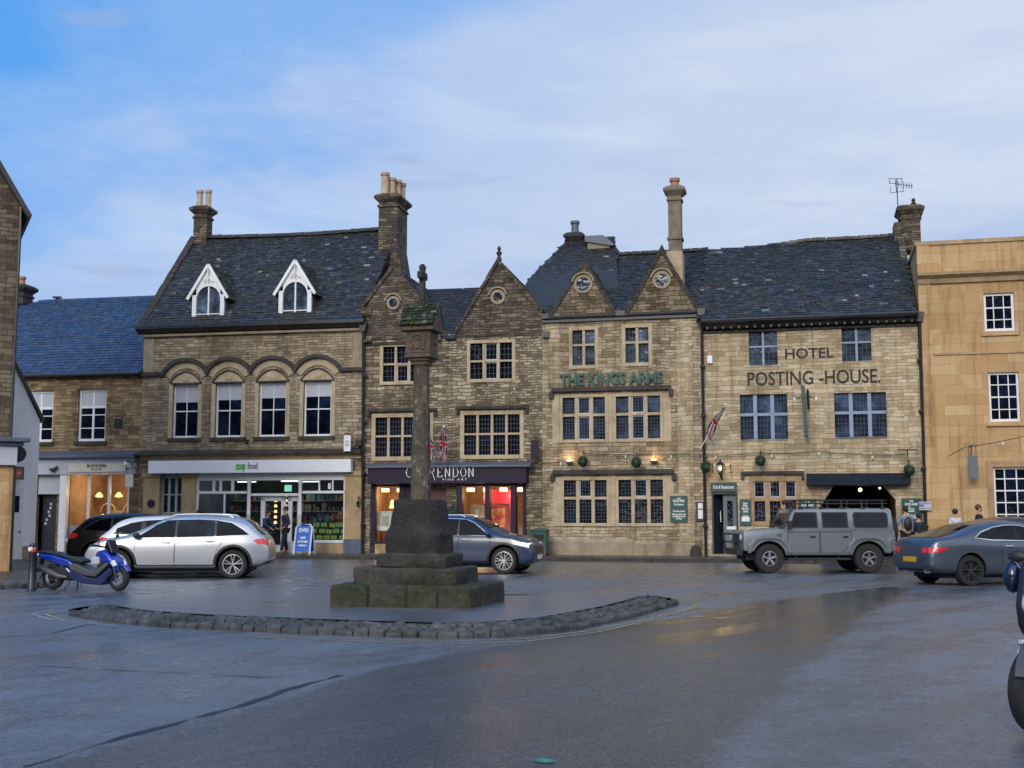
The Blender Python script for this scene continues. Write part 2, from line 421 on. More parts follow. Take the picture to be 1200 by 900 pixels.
def pin(p, poly):
    x, y = p; c = False; n = len(poly)
    for i in range(n):
        x1, y1 = poly[i]; x2, y2 = poly[(i + 1) % n]
        if (y1 > y) != (y2 > y) and x < (x2 - x1) * (y - y1) / (y2 - y1) + x1: c = not c
    return c
def slates(mb, O, A, B, poly, ch=.2, cw=.28, t=.022, sag=0.0, m=0, base=True, jit=1.0):
    """slates laid in diminishing courses on the plane O + a*A + b*B within poly (a,b)"""
    O = Vector(O); A = Vector(A).normalized(); B = Vector(B).normalized(); N = A.cross(B)
    if N.z < 0: N = -N
    amin = min(p[0] for p in poly); amax = max(p[0] for p in poly); bmin = min(p[1] for p in poly); bmax = max(p[1] for p in poly)
    sg = lambda a, b: N * (-sag * (sin(pi * (a - amin) / (amax - amin)) + .35 * sin(2.3 * pi * (a - amin) / (amax - amin) + 1)) * (b - bmin) / (bmax - bmin))
    if base: mb.add([O + A * a + B * b - N * (.02 + sag) for a, b in poly], [list(range(len(poly)))], m)
    b = bmin; row = 0; ch *= .78; cw *= .68
    while b < bmax - .03:
        h = ch * (1.12 - .4 * (b - bmin) / max(.1, bmax - bmin))
        a = amin - random.uniform(0, cw)
        while a < amax:
            w = cw * random.uniform(.6, 1.35)
            if pin((a + w / 2, b + h * .5), poly):
                g = .006; dz = random.uniform(-.006, .006) * jit; db = random.uniform(-.012, .012) * jit; tt = t * random.uniform(.75, 1.3)
                a0, a1 = max(a + g, amin), min(a + w - g, amax); b0, b1 = b + db, min(b + h * 1.25, bmax + .02)
                tl = random.uniform(-.006, .006) * jit
                def P(aa, bb, hh): return O + A * aa + B * bb + N * hh + sg(aa, bb)
                hi, lo = tt + .022 + dz, .002 + dz
                vs = [P(a0, b0, hi + tl), P(a1, b0, hi - tl), P(a1, b1, lo + tt * .7), P(a0, b1, lo + tt * .7), P(a0, b0, hi - tt + tl), P(a1, b0, hi - tt - tl), P(a1, b1, lo - .01), P(a0, b1, lo - .01)]
                mb.add(vs, [(0, 1, 2, 3), (4, 5, 1, 0), (5, 6, 2, 1), (7, 4, 0, 3), (7, 6, 5, 4)], m)
            a += w
        b += h; row += 1
def gable_wall(mb, u0, u1, uc, z0, zt, z0b=None, v0=0.0, v1=.35, m=0):
    z0b = z0 if z0b is None else z0b
    mb.prism([(u0, z0), (u1, z0b), (uc, zt)], v0, v1, m)
def cope(mb, p0, p1, v0, v1, h=.12, m=0, n=7):
    """coping stones along a sloping verge from p0 to p1 (u,z)"""
    for i in range(n):
        a, b = i / n, (i + 1) / n - .006
        q0 = (p0[0] + (p1[0] - p0[0]) * a, p0[1] + (p1[1] - p0[1]) * a); q1 = (p0[0] + (p1[0] - p0[0]) * b, p0[1] + (p1[1] - p0[1]) * b)
        j = random.uniform(-.012, .012)
        mb.obox((q0[0], (v0 + v1) / 2, q0[1] + j), (q1[0], (v0 + v1) / 2, q1[1] + j), v1 - v0, h, m)
def mullion_window(F, par, org, u0, u1, z0, z1, nl, tr=.5, smat='dress', v=0.0, surround=.13, leads=True, mw=.1, hood=None, casements=(), glass='glass', sill=True, lead_n=(3, 4), wood=None, blinds=0):
    """window > (stone frame mesh) with pane and casement sub-parts. tr = height fraction of the transom from the bottom"""
    f = MB(org); fr = wood or smat
    s = surround
    pr = -.025 if not wood else .03
    f.box(u0 - s, u0, v + pr, v + .2, z0 - (s if sill else 0), z1 + s); f.box(u1, u1 + s, v + pr, v + .2, z0 - (s if sill else 0), z1 + s)
    f.box(u0, u1, v + pr, v + .2, z1, z1 + s)
    if sill: f.box(u0, u1, v + pr - .03, v + .2, z0 - s, z0)
    lw = (u1 - u0 - mw * (nl - 1)) / nl
    for i in range(1, nl):
        x = u0 + i * (lw + mw) - mw
        f.box(x, x + mw, v + pr + .03, v + .19, z0, z1)
    zt = z0 + (z1 - z0) * tr
    if tr:
        f.box(u0, u1, v + pr + .034, v + .186, zt - mw * .4, zt + mw * .4)
    w = f.build('window', M[fr], par, bevel=.012)
    p = MB(org); 
    for i in range(nl):
        a = u0 + i * (lw + mw)
        cells = [(z0, zt - mw * .4), (zt + mw * .4, z1)] if tr else [(z0, z1)]
        for j, (c, d) in enumerate(cells):
            vv = v + .12 + random.uniform(-.004, .004); k = random.uniform(-.006, .006)
            p.add([(a, vv, c), (a + lw, vv + k, c), (a + lw, vv, d), (a, vv - k, d)], [(0, 1, 2, 3)], 0)
            nx, nz = lead_n
            if j == 1 and tr: nz = max(2, round(nz * (1 - tr) / tr))
            if leads:
                for q in range(1, nx): 
                    x = a + lw * q / nx; p.box(x - .006, x + .006, vv - .016, vv - .008, c, d, 1)
                for q in range(1, nz):
                    z = c + (d - c) * q / nz; p.box(a, a + lw, vv - .018, vv - .007, z - .006, z + .006, 1)
    p.build('pane', [M[glass], M['leads']], w, recalc=False)
    if casements:
        c_ = MB(org)
        for i, j in casements:
            a = u0 + i * (lw + mw); c, d = ([(z0, zt - mw * .4), (zt + mw * .4, z1)] if tr else [(z0, z1)])[j]
            k = .035
            for q in ((a, a + k, c, d), (a + lw - k, a + lw, c, d), (a + k, a + lw - k, c, c + k), (a + k, a + lw - k, d - k, d)):
                c_.box(q[0], q[1], v + .06, v + .11, q[2], q[3])
        c_.build('casement', M['palegrey'], w)
    if hood:
        h = MB(org); x0, x1, zz = hood
        h.add([], []); h.prism([(x, y) for x, y in ((-.13, zz), (-.13, zz + .05), (.0, zz + .13), (.0, zz))], x0, x1, 0, 'x')
        for x in (x0, x1 - .1): h.box(x, x + .1, -.118, .0, zz - .18, zz - .002)
        h.build('hood_mould', M['darkst'], w, jitter=.006)
    return w
def sash_window(par, org, u0, u1, z0, z1, cols=2, rows=(1, 1), v=0.0, fw=.06, bw=.03, mat='white', blind=0.0, glass='glass', mid=.5, sill='darkst', name='window', sillw=.12, blindmat='palegrey'):
    f = MB(org)
    for q in ((u0, u0 + fw, z0, z1), (u1 - fw, u1, z0, z1), (u0 + fw, u1 - fw, z0, z0 + fw * 1.2), (u0 + fw, u1 - fw, z1 - fw, z1)):
        f.box(q[0], q[1], v + .08, v + .17, q[2], q[3])
    zm = z0 + (z1 - z0) * mid
    if len(rows) > 1: f.box(u0 + fw, u1 - fw, v + .09, v + .16, zm - .025, zm + .025)
    for i in range(1, cols):
        x = u0 + (u1 - u0) * i / cols; f.box(x - bw / 2, x + bw / 2, v + .1, v + .15, z0 + fw, z1 - fw)
    zz = [(z0, zm), (zm, z1)] if len(rows) > 1 else [(z0, z1)]
    for (a, b), r in zip(zz, rows):
        for j in range(1, r):
            z = a + (b - a) * j / r; f.box(u0 + fw, u1 - fw, v + .102, v + .148, z - bw / 2, z + bw / 2)
    w = f.build(name, M[mat], par, bevel=.006)
    p = MB(org); xs = [u0 + (u1 - u0) * i / cols for i in range(cols + 1)]
    for i in range(cols):
        for (a, b) in zz:
            k = random.uniform(-.005, .005); p.add([(xs[i], v + .13, a), (xs[i + 1], v + .13 + k, a), (xs[i + 1], v + .13, b), (xs[i], v + .13 - k, b)], [(0, 1, 2, 3)])
    p.build('pane', M[glass], w, recalc=False)
    if blind:
        b = MB(org); b.box(u0 + fw, u1 - fw, v + .118, v + .124, z1 - (z1 - z0) * blind, z1 - fw); b.build('blind', M[blindmat], w)
    if sill:
        s = MB(org); s.box(u0 - sillw, u1 + sillw, v - .1, v + .12, z0 - .16, z0 - .003); s.build('sill', M[sill], w, bevel=.01)
    return w
def downpipe(par, org, pts, r=.055, hop=True, brk=(1.2, 3.2, 5.2, 7.0), name='downpipe'):
    p = MB(org); p.tube(pts, r, 8)
    u, v = pts[-1][0], pts[-1][1]
    for z in brk:
        if pts[-1][2] < z < pts[0][2]: p.lathe([(r * 1.5, z - .07), (r * 1.8, z), (r * 1.5, z + .07)], (u, v, 0), 8)
    if hop:
        t = pts[0]; p.prism([(t[0] - .16, t[2] + .3), (t[0] + .16, t[2] + .3), (t[0] + .09, t[2] - .05), (t[0] - .09, t[2] - .05)], t[1] - .12, t[1] + .1)
    return p.build(name, M['gutter'], par, smooth=True)
def chimney(par, org, uc, vc, w, d, z0, z1, mat='darkst', pots=(), capmat=None, name='chimney', potmat='buffpot', neck=None):
    c = MB(org); a, b = w / 2, d / 2
    c.box(uc - a, uc + a, vc - b, vc + b, z0, z1 - .3)
    if neck: c.box(uc - a - .05, uc + a + .05, vc - b - .05, vc + b + .05, neck - .06, neck + .06)
    c.box(uc - a - .05, uc + a + .05, vc - b - .05, vc + b + .05, z1 - .5, z1 - .4)
    c.prism([(-1, z1 - .3), (1, z1 - .3)], 0, 0) if False else None
    vs = []
    for (e, z) in ((0, z1 - .3), (.17, z1 - .12), (.17, z1 - .02), (0, z1 + .1)):
        vs += [(uc - a - e, vc - b - e, z), (uc + a + e, vc - b - e, z), (uc + a + e, vc + b + e, z), (uc - a - e, vc + b + e, z)]
    fs = [(0, 3, 2, 1), (12, 13, 14, 15)]
    for i in range(3):
        for k in range(4): fs.append((i * 4 + k, i * 4 + (k + 1) % 4, i * 4 + 4 + (k + 1) % 4, i * 4 + 4 + k))
    c.add(vs, fs)
    ch = c.build(name, M[capmat or mat], par, bevel=.02)
    for (du, dv, h, r) in pots:
        q = MB(org); r0 = r
        q.lathe([(r0 * 1.25, z1 - .02), (r0 * 1.25, z1 + .12), (r0, z1 + .18), (r0 * .92, z1 + h - .15), (r0 * 1.18, z1 + h - .12), (r0 * 1.18, z1 + h), (r0 * .7, z1 + h), (r0 * .7, z1 + h - .2)], (uc + du, vc + dv, 0), 12)
        q.build('chimney_pot', M[potmat], ch, smooth=True)
    return ch
def ring(mb, uc, zc, r0, r1, v0, v1, n=24, a0=0, a1=2 * pi, m=0):
    """ring or arch segment in the facade plane"""
    full = abs(a1 - a0 - 2 * pi) < 1e-4; k = n if full else n + 1; vs = []
    for i in range(k):
        t = a0 + (a1 - a0) * i / n
        for r in (r0, r1):
            for v in (v0, v1): vs.append((uc + r * cos(t), v, zc + r * sin(t)))
    fs = []
    for i in range(n):
        a = i * 4; b = ((i + 1) % k) * 4
        fs += [(a, a + 2, b + 2, b), (a + 1, b + 1, b + 3, a + 3), (a + 2, a + 3, b + 3, b + 2), (a, b, b + 1, a + 1)]
    if not full: fs += [(0, 1, 3, 2), (n * 4, n * 4 + 2, n * 4 + 3, n * 4 + 1)]
    mb.add(vs, fs, m)
def round_window(par, org, uc, zc, r, smat='dress_grey'):
    f = MB(org); ring(f, uc, zc, r, r + .1, -.05, .06, 20); ring(f, uc, zc + .02, r + .13, r + .19, -.1, .0, 14, radians(10), radians(170))
    w = f.build('round_window', M[smat], par, smooth=True)
    p = MB(org); p.prism([(uc + r * cos(2 * pi * i / 20), zc + r * sin(2 * pi * i / 20)) for i in range(20)], -.02, .0)
    p.build('pane', M['glass_mid'], w)
    return w
def gable_roof(mb, F, uf0, uf1, uc, zf, zt, dep, v0=.0, over=.05, m=0, zf1=None):
    """two slopes running back from a front gable"""
    zf1 = zf if zf1 is None else zf1
    for (u, z) in ((uf0, zf), (uf1, zf1)):
        L = sqrt((uc - u) ** 2 + (zt - z) ** 2)
        B = Vector(((uc - u) / L, 0, (zt - z) / L))
        slates(mb, (u, v0, z), (0, 1, 0), B, [(0, 0), (dep, 0), (dep, L), (0, L)], ch=.18, m=m)
def bulbs_string(F, name, label, pts, group, sag=.25, lamp_every=1.6):
    """festoon cable through facade points (u,v,z)"""
    o = pts[0]; mb = MB(o); allp = []
    for a, b in zip(pts[:-1], pts[1:]):
        a = Vector(a); b = Vector(b); L = (b - a).length; n = max(4, int(L / .35))
        for i in range(n):
            t = i / n; q = a.lerp(b, t); q.z -= sag * 4 * t * (1 - t) * min(1, L / 6); allp.append(q)
    allp.append(Vector(pts[-1]))
    mb.tube(allp, .013, 5)
    r = thing(name, label, 'festoon lights', F.w(*o), -F.a, group)
    mb.build('cable', M['iron'], r)
    acc = 0; ft = True
    for i in range(1, len(allp)):
        acc += (allp[i] - allp[i - 1]).length
        if acc > lamp_every:
            acc = 0; q = allp[i]
            b = MB(o); b.lathe([(.018, q.z - .01), (.02, q.z - .05), (.038, q.z - .09), (.035, q.z - .13), (.01, q.z - .155)], (q.x, q.y, 0), 8)
            b.build('bulb', M['clearlamp'], r, smooth=True)
    return r
# ================================================================ LEFT SIDE BUILDINGS (frame FL)
def zc(F, px, py, v=0): return F.at(px, py, v)[1]
def uc_(F, px, py, v=0): return F.at(px, py, v)[0]
def rect(F, px0, px1, pyt, pyb, v=0):
    pm = (pyt + pyb) / 2; xm = (px0 + px1) / 2
    return F.at(px0, pm, v)[0], F.at(px1, pm, v)[0], F.at(xm, pyb, v)[1], F.at(xm, pyt, v)[1]
GZ = .13  # pavement level
def R4(t, g=0): return (t[0] - g, t[1] + g, t[2] - g, t[3] + g)
# ---------------------------------------------------------------- slate roofed shop
F = FL
u0, u1 = uc_(F, -30, 500), uc_(F, 165.5, 500); ze = zc(F, 100, 438)
org = (u1 - 4, 0, 0)
B1 = fthing(F, 'slate_roofed_shop', 'tan stone shop with wet blue slate roof and lit shopfront left of the food store', 'building', *org)
wins = [rect(F, 30, 62, 458, 518), rect(F, 91, 124, 456, 517)]
shop = (uc_(F, 41, 590), uc_(F, 151, 590), GZ - .05, zc(F, 90, 540))
mb = MB(org); wall_open(mb, u0, u1, 0, ze, wins + [shop], t=.3, depth=8); mb.build('wall', M['tan'], B1, recalc=False)
for i, w in enumerate(wins):
    a, b, c, d = w
    fw = sash_window(B1, org, a, b, c, d, 2, (1,), v=.03, fw=.09, bw=.09, sill='darkst', sillw=.1)
    x = MB(org); zt = c + (d - c) * .66; x.box(a + .09, b - .09, .12, .2, zt - .05, zt + .05)
    for k in (1, 2): z = c + (zt - c) * k / 2.6; x.box(a + .09, b - .09, .135, .19, z - .02, z + .02)
    x.build('glazing_bar', M['white'], fw)
    y = MB(org); y.box(a + .09, b - .09, .148, .153, zt + .05, d - .09); y.build('blind', M['palegrey'], fw)
vr = 3.9; zr = zc(F, 140, 351, vr); slope = sqrt(vr * vr + (zr - ze) ** 2)
mb = MB(org)
slates(mb, (u0 - 1, -.22, ze - .05), (1, 0, 0), (0, vr, zr - ze), [(0, 0), (u1 - u0 + 1, 0), (u1 - u0 + 1, slope + .2), (uc_(F, 50, 360, vr) - u0 + 1, slope + .2), (uc_(F, 18, 380, vr) - u0, slope - 1.2), (0, slope - 1.8)], ch=.24, cw=.3, t=.012, jit=.5)
mb.add([(u0 - 1, vr, zr), (u1, vr, zr), (u1, 8, ze), (u0 - 1, 8, ze)], [(0, 1, 2, 3)])
rf = mb.build('roof', M['slate_blue'], B1, recalc=False)
mb = MB(org)
x0 = uc_(F, 50, 356, vr); n = 14
for i in range(n):
    a = x0 + (u1 - x0) * i / n; mb.prism([(vr - .17, zr - .02), (vr, zr + .13), (vr + .17, zr - .02)], a, a + (u1 - x0) / n - .02, 0, 'x')
mb.build('ridge_tile', M['lead'], rf)
mb = MB(org); mb.tube([(u0, -.27, ze - .06), (u1, -.27, ze - .06)], .075, 8); mb.box(u0, u1, -.2, -.005, ze - .16, ze - .06)
mb.build('gutter', M['gutter'], B1, smooth=True)
# brackets of the gutter
chimney(rf, org, uc_(F, 20, 350, 5), 5, 1.15, .8, zr - 1.3, zc(F, 20, 337, 5), 'darkst', [(.22, 0, .5, .15)], potmat='terracotta')
mb = MB(org); uu = uc_(F, 67, 352, vr); mb.tube([(uu, vr, zr), (uu, vr, zr + .18)], .07); mb.lathe([(.22, zr + .18), (.2, zr + .24), (.02, zr + .26)], (uu, vr, 0), 10); mb.build('vent', M['lead'], rf, smooth=True)
# shopfront of B1
zf0, zf1 = zc(F, 100, 556), zc(F, 100, 541)
mb = MB(org); a, b = uc_(F, 40, 535), u1 - .05; zz = zc(F, 100, 537)
mb.prism([(-.42, zz), (-.42, zz + .12), (.0, zz + .3), (0, zz)], a, b, 0, 'x'); mb.build('cornice', M['lead'], B1, jitter=.01)
mb = MB(org); mb.box(a + .05, uc_(F, 160, 548), -.2, .05, zf0, zz - .003); fa = mb.build('fascia', M['palegrey'], B1, bevel=.01)
mb = MB(org); mb.box(*rect(F, 81, 148, 542, 552, -.2)[:2], -.235, -.203, *rect(F, 81, 148, 543, 553, -.2)[2:]); sg = mb.build('sign_panel', M['cream'], fa)
c = rect(F, 101, 124, 543, 548, -.25)
text_obj('lettering', 'BLENHEIM', .17, M['dkgrey'], sg, (uc_(F, 113, 545, -.25) - org[0], -.24, zc(F, 113, 546, -.25)), width=.85, bold=.004)
text_obj('lettering', 'JEWELLERS', .1, M['dkgrey'], sg, (uc_(F, 113, 545, -.25) - org[0], -.24, zc(F, 113, 550, -.25)), width=.5)
mb = MB(org)
ud0, ud1 = uc_(F, 42, 600), uc_(F, 71, 600); us = uc_(F, 79, 600); ue = shop[1]; zsill = zc(F, 110, 632)
mb.box(ud1, us, -.14, .1, GZ, zf0 - .002); 
for q in (103, 127): x = uc_(F, q, 600); mb.box(x - .055, x + .055, -.02, .08, zsill, zf0 - .002)
mb.box(ue - .07, ue, -.02, .1, zsill, zf0 - .002); mb.box(us, ue, -.05, .1, zsill - .1, zsill - .001)
sf = mb.build('shopfront', M['white'], B1, bevel=.01)
mb = MB(org); mb.box(us, ue, -.02, .2, GZ - .1, zsill - .102); mb.build('stall_riser', M['dress_tan'], sf)
mb = MB(org); mb.add([(us, .02, zsill), (ue, .02, zsill), (ue, .02, zf0), (us, .02, zf0)], [(0, 1, 2, 3)]); mb.build('shop_glass', M['clear'], sf, recalc=False)
zdt = zc(F, 56, 579)
mb = MB(org); mb.box(ud0, ud1, .1, .22, zdt, zf0 + .1); mb.build('panel', M['palegrey'], sf)
mb = MB(org); mb.box(ud0, uc_(F, 61, 600), .45, .52, GZ, zdt); dr = mb.build('door', M['darkdoor'], B1)
mb = MB(org)
for k in range(6):
    x = ud0 + .1 + random.uniform(0, .45); z = 1.2 + k * .16; mb.box(x, x + .1, .44, .448, z, z + .1)
mb.build('notice', M['palegrey'], dr)
mb = MB(org); mb.box(uc_(F, 61, 600) + .003, ud1, .3, .52, GZ, zdt + .3); mb.build('door_side_wall', M['tan'], B1)
def room(par, org, a, b, v0, v1, z0, z1, wm, fm=None, name='interior'):
    mb = MB(org)
    mb.add([(a, v0, z0), (b, v0, z0), (b, v1, z0), (a, v1, z0), (a, v0, z1), (b, v0, z1), (b, v1, z1), (a, v1, z1)],
           [(0, 1, 2, 3), (7, 6, 5, 4), (3, 2, 6, 7), (0, 3, 7, 4), (1, 5, 6, 2)], 0)
    return mb.build(name, M[wm], par, recalc=False)
rm = room(B1, org, us - .1, ue + .1, .31, 3.2, GZ, zf0 + .3, 'interior')
def lamp_pt(F, u, v, z, e, col=(1, .62, .3), r=.12, name='shop_lamp_light'):
    l = bpy.data.lights.new(name, 'POINT'); l.energy = e; l.color = col; l.shadow_soft_size = r
    o = bpy.data.objects.new(name, l); COL.objects.link(o); o.location = F.w(u, v, z); return o
mb = MB(org)
um = (us + ue) / 2
for x in (um - .9, um, um + .9): mb.lathe([(.05, 2.55), (.16, 2.4), (.16, 2.36), (.05, 2.33)], (x, 1.6, 0), 12)
mb.build('ceiling_lamp', M['glow_soft'], rm)
mb = MB(org)
for k in range(3):
    x = us + .35 + k * 1.05
    mb.box(x, x + .7, 1.1, 1.5, GZ, 1.0); 
    ring(mb, x + .35, 1.75, .32, .36, 1.9, 1.95, 14, 0, pi); mb.box(x + .1, x + .6, 2.6, 2.7, 1.2, 1.8)
mb.build('display_stand', M['cream'], rm)
mb = MB(org); mb.box(us, uc_(F, 100, 600), .1, .14, zsill, zsill + .55); mb.build('window_film', M['palegrey'], sf)
lamp_pt(F, um - .5, 1.0, 2.6, 28); lamp_pt(F, um + 1.0, 1.2, 2.6, 34)
# little projecting things on B1
def bracket_sign(F, name, label, cat, px0, px1, py0, py1, v, mat, brk_px, brk_py, group=None, thick=.06, textm=None, txt=None, tw=None):
    """plate hung under a scrolled iron bracket; the plate stands edge-on or faces the square"""
    a, b, c, d = rect(F, px0, px1, py0, py1, v); u, z = F.at(brk_px, brk_py, v)
    o = ((a + b) / 2, 0, c); t = fthing(F, name, label, cat, *o, group=group)
    mb = MB(o); mb.box(a, b, v - thick / 2, v + thick / 2, c, d); pl = mb.build('sign_plate', M[mat], t, bevel=.01)
    mb = MB(o); m_ = (a + b) / 2
    mb.tube([(m_, 0, z), (m_, v - .25, z)], .018, 6); mb.tube([(m_, 0, z - .32), (m_, v * .5, z - .18), (m_, v, z - .01)], .012, 6)
    mb.tube([(u - .18, v, z + .02), (u - .06, v, z + .1), (u + .06, v, z + .02), (u + .18, v, z + .1)], .012, 6)
    for x in (a + .04, b - .04): mb.tube([(x, v, d - .01), (x, v, z)], .01, 5)
    mb.tube([(a, v, z), (b, v, z)], .014, 6)
    mb.build('bracket', M['iron'], t)
    if txt:
        for (s, y, sz, w) in txt: text_obj('lettering', s, sz, M[textm], pl, (m_ - o[0], v - thick / 2 - .003, c + (d - c) * y - o[2]), width=w, ext=.003)
    return t
bracket_sign(F, 'hanging_sign', 'small dark hanging sign between the upper windows and the food store', 'sign', 134, 143, 491, 502, -.35, 'iron', 143, 488)
bracket_sign(F, 'hanging_sign', 'small cream hanging board at the right end of the white shopfront', 'sign', 147, 156, 556, 571, -.55, 'cream', 155, 541)
mb = MB((uc_(F, 149, 540, -.3), -.3, zc(F, 149, 545))); o = mb.o; mb.box(o.x - .09, o.x + .09, -.4, -.2, o.z - .12, o.z + .14); mb.tube([(o.x, -.4, o.z), (o.x, -.5, o.z - .05)], .05)
ftop(F, mb, 'security_camera', M['white'], 'white camera box above the cream hanging board', 'camera')
mb = MB((uc_(F, 62, 550, -.3), -.2, zc(F, 62, 550))); o = mb.o; mb.tube([(o.x - .18, -.22, o.z), (o.x, -.3, o.z - .1), (o.x + .18, -.3, o.z + .1)], .05); mb.box(o.x - .05, o.x + .05, -.3, -.19, o.z - .05, o.z + .05)
ftop(F, mb, 'security_camera', M['iron'], 'black camera above the dark doorway left of the lit shop window', 'camera')
# ---------------------------------------------------------------- white gabled wing (nearer)
FT = Frame((-12.0, 44.0), radians(-27)); F = FT
vw = F_depth = (G(43, 656, .1) - FT.p0).dot(FT.V)
a, b = uc_(F, 4, 600, vw), uc_(F, 42.5, 600, vw); org = (b - .5, vw, 0)
B0 = fthing(F, 'white_wing', 'white rendered lean-to wing with a sloping dark verge beside the tall brown building', 'building', *org)
zt0, zt1 = zc(F, 15, 418, vw), zc(F, 43, 493, vw); dw = (uc_(F, 14, 600, vw), uc_(F, 24, 600, vw), .1, zc(F, 19, 573, vw))
zpl = zc(F, 30, 640, vw)
mb = MB(org); mb.prism([(a, zpl), (b, zpl), (b, zt1), (a, zt0)], vw, vw + 3); mb.build('wall', M['wall_white'], B0)
mb = MB(org); mb.box(a, b + .02, vw - .04, vw + 3, .05, zpl); mb.build('plinth', M['dress_grey'], B0)
mb = MB(org); mb.obox((a, vw + 1.45, zt0 + .08), (b + .12, vw + 1.45, zt1 + .0), 3.1, .09); mb.build('roof', M['slate'], B0)
mb = MB(org); mb.box(dw[0], dw[1] + .1, vw - .06, vw - .003, .12, dw[3] + .08); dr = mb.build('door', M['white'], B0, bevel=.01)
mb = MB(org); mb.box(dw[0] + .05, dw[1] - .05, vw - .075, vw - .062, 1.7, 2.25); mb.build('pane', M['glass'], dr)
mb = MB(org); mb.blob((dw[1], vw - .1, 1.05), .035, 1); mb.build('handle', M['iron'], dr)
a_, b_, c_, d_ = rect(F, 16, 28, 547, 562, vw - .5); o = (a_, vw, c_)
t = fthing(F, 'box_sign', 'boxed sign with an orange red face and dark frame on the white wing', 'sign', *o)
mb = MB(o); mb.box(a_, b_, vw - .6, vw - .4, c_, d_); mb.box((a_ + b_) / 2 - .05, (a_ + b_) / 2 + .05, vw - .4, vw, d_ - .12, d_ - .05); pl = mb.build('sign_case', M['dkgrey'], t, bevel=.01)
mb = MB(o); mb.box(a_ + .04, b_ - .08, vw - .61, vw - .601, c_ + .05, d_ - .05); mb.build('sign_face', plain('orange_red_sign', (.45, .09, .04), .4), pl)
text_obj('lettering', 'CAFE', .13, M['letterwhite'], pl, ((b_ - a_) / 2 - .02, -.614, (d_ - c_) / 2), width=.2)
# ---------------------------------------------------------------- tall brown building at the left edge
vt = (G(13, 672, .05) - FT.p0).dot(FT.V)
e = uc_(F, 24.5, 250, vt); org = (e - .5, vt, 0)
T0 = fthing(F, 'tall_gabled_building', 'tall dark brown stone building cut off by the left edge of the photo', 'building', *org)
zap = zc(F, 0, 200, vt); zea = zc(F, 27, 243, vt); uL = uc_(F, -230, 300, vt); um = (e + uL) / 2; sl = (zap - zea) / (e - uc_(F, 0, 200, vt))
zap2 = zea + sl * (e - um); zs = zc(F, 8, 530, vt)
e2 = uc_(F, 14.5, 600, vt)
mb = MB(org); mb.prism([(uL, zs), (e, zs), (e, zea), (um, zap2), (uL, zea)], vt, vt + 9); mb.build('wall', M['ltall'], T0)
mb = MB(org); mb.box(uL, e2, vt + .02, vt + 9, 0, zs - .003); mb.build('ground_floor_wall', M['ashlar'], T0)
mb = MB(org)
ov = .22
mb.obox((e + ov, vt + 4.4, zea - sl * ov + .08), (um, vt + 4.4, zap2 + .08), 9.3, .12); mb.obox((um, vt + 4.4, zap2 + .08), (uL - ov, vt + 4.4, zea - sl * ov + .08), 9.3, .12)
mb.build('roof', M['slate'], T0)
z1 = zc(F, 8, 513, vt)
mb = MB(org); mb.box(uL, e2 + .35, vt - .35, vt + .0, z1 - .12, z1); mb.box(uL, e2 + .2, vt - .22, vt - .0, z1 - .22, z1 - .122); mb.build('cornice', M['lead'], T0, bevel=.02)
mb = MB(org); mb.box(uL, e2 + .05, vt - .12, vt - .0, zc(F, 8, 545, vt), z1 - .223); mb.build('fascia', M['palegrey'], T0)
mb = MB(org); mb.box(e2 - .02, e2 + .05, vt - .06, vt + .03, .1, zc(F, 8, 546, vt)); mb.tube([(e + .0, vt - .05, zea), (e + .0, vt - .05, zs + .1)], .04, 6); mb.build('downpipe', M['gutter'], T0)
uu, zz = F.at(20, 532, vt + 1); 
mb = MB((uu, vt + 1, zz)); mb.lathe([(.0, -.04), (.24, -.04), (.24, .04), (0, .04)], (uu, vt + 1, zz), 20, ax='y'); mb.obox((uu - .3, vt + 1, zz + .28), (uu + .1, vt + 1, zz + .28), .03, .03); mb.tube([(uu, vt + 1, zz + .2), (uu, vt + 1, zz + .29)], .015)
ftop(F, mb, 'round_sign', M['iron'], 'dark round hanging sign on the corner of the brown building', 'sign')
# ---------------------------------------------------------------- food store building
F = FL
u0, u1 = uc_(F, 166, 480), uc_(F, 426.5, 480); ze = zc(F, 296, 384); org = ((u0 + u1) / 2, 0, 0)
B2 = fthing(F, 'arched_window_building', 'stone building with four arched sash windows, two white dormers and a food store below', 'building', *org)
wp = [(202, 232, 451, 514), (252, 283, 450, 513), (303, 335, 448, 511), (355.5, 388, 447, 510)]
wr = [rect(F, *w) for w in wp]; zt = sum(w[3] for w in wr) / 4; zb = sum(w[2] for w in wr) / 4
wr = [(w[0], w[1], zb, zt) for w in wr]
zfas0, zfas1 = zc(F, 290, 555), zc(F, 290, 538)
so = (uc_(F, 229, 600), uc_(F, 404, 600), GZ - .05, zfas0 + .15); sw = rect(F, 188, 213, 558, 603)
mb = MB(org); wall_open(mb, u0, u1, 0, ze, [R4(w) for w in wr] + [so, sw], t=.3, depth=8.2); mb.build('wall', M['coop'], B2, recalc=False)
zh = zc(F, 296, 438)  # springing of the dark hoods
cs = [(w[0] + w[1]) / 2 for w in wr]; half = (cs[-1] - cs[0]) / 6
mb = MB(org); md = MB(org); arch_r = half / sin(radians(62)); cz_ = zh - arch_r * cos(radians(62)) + .02
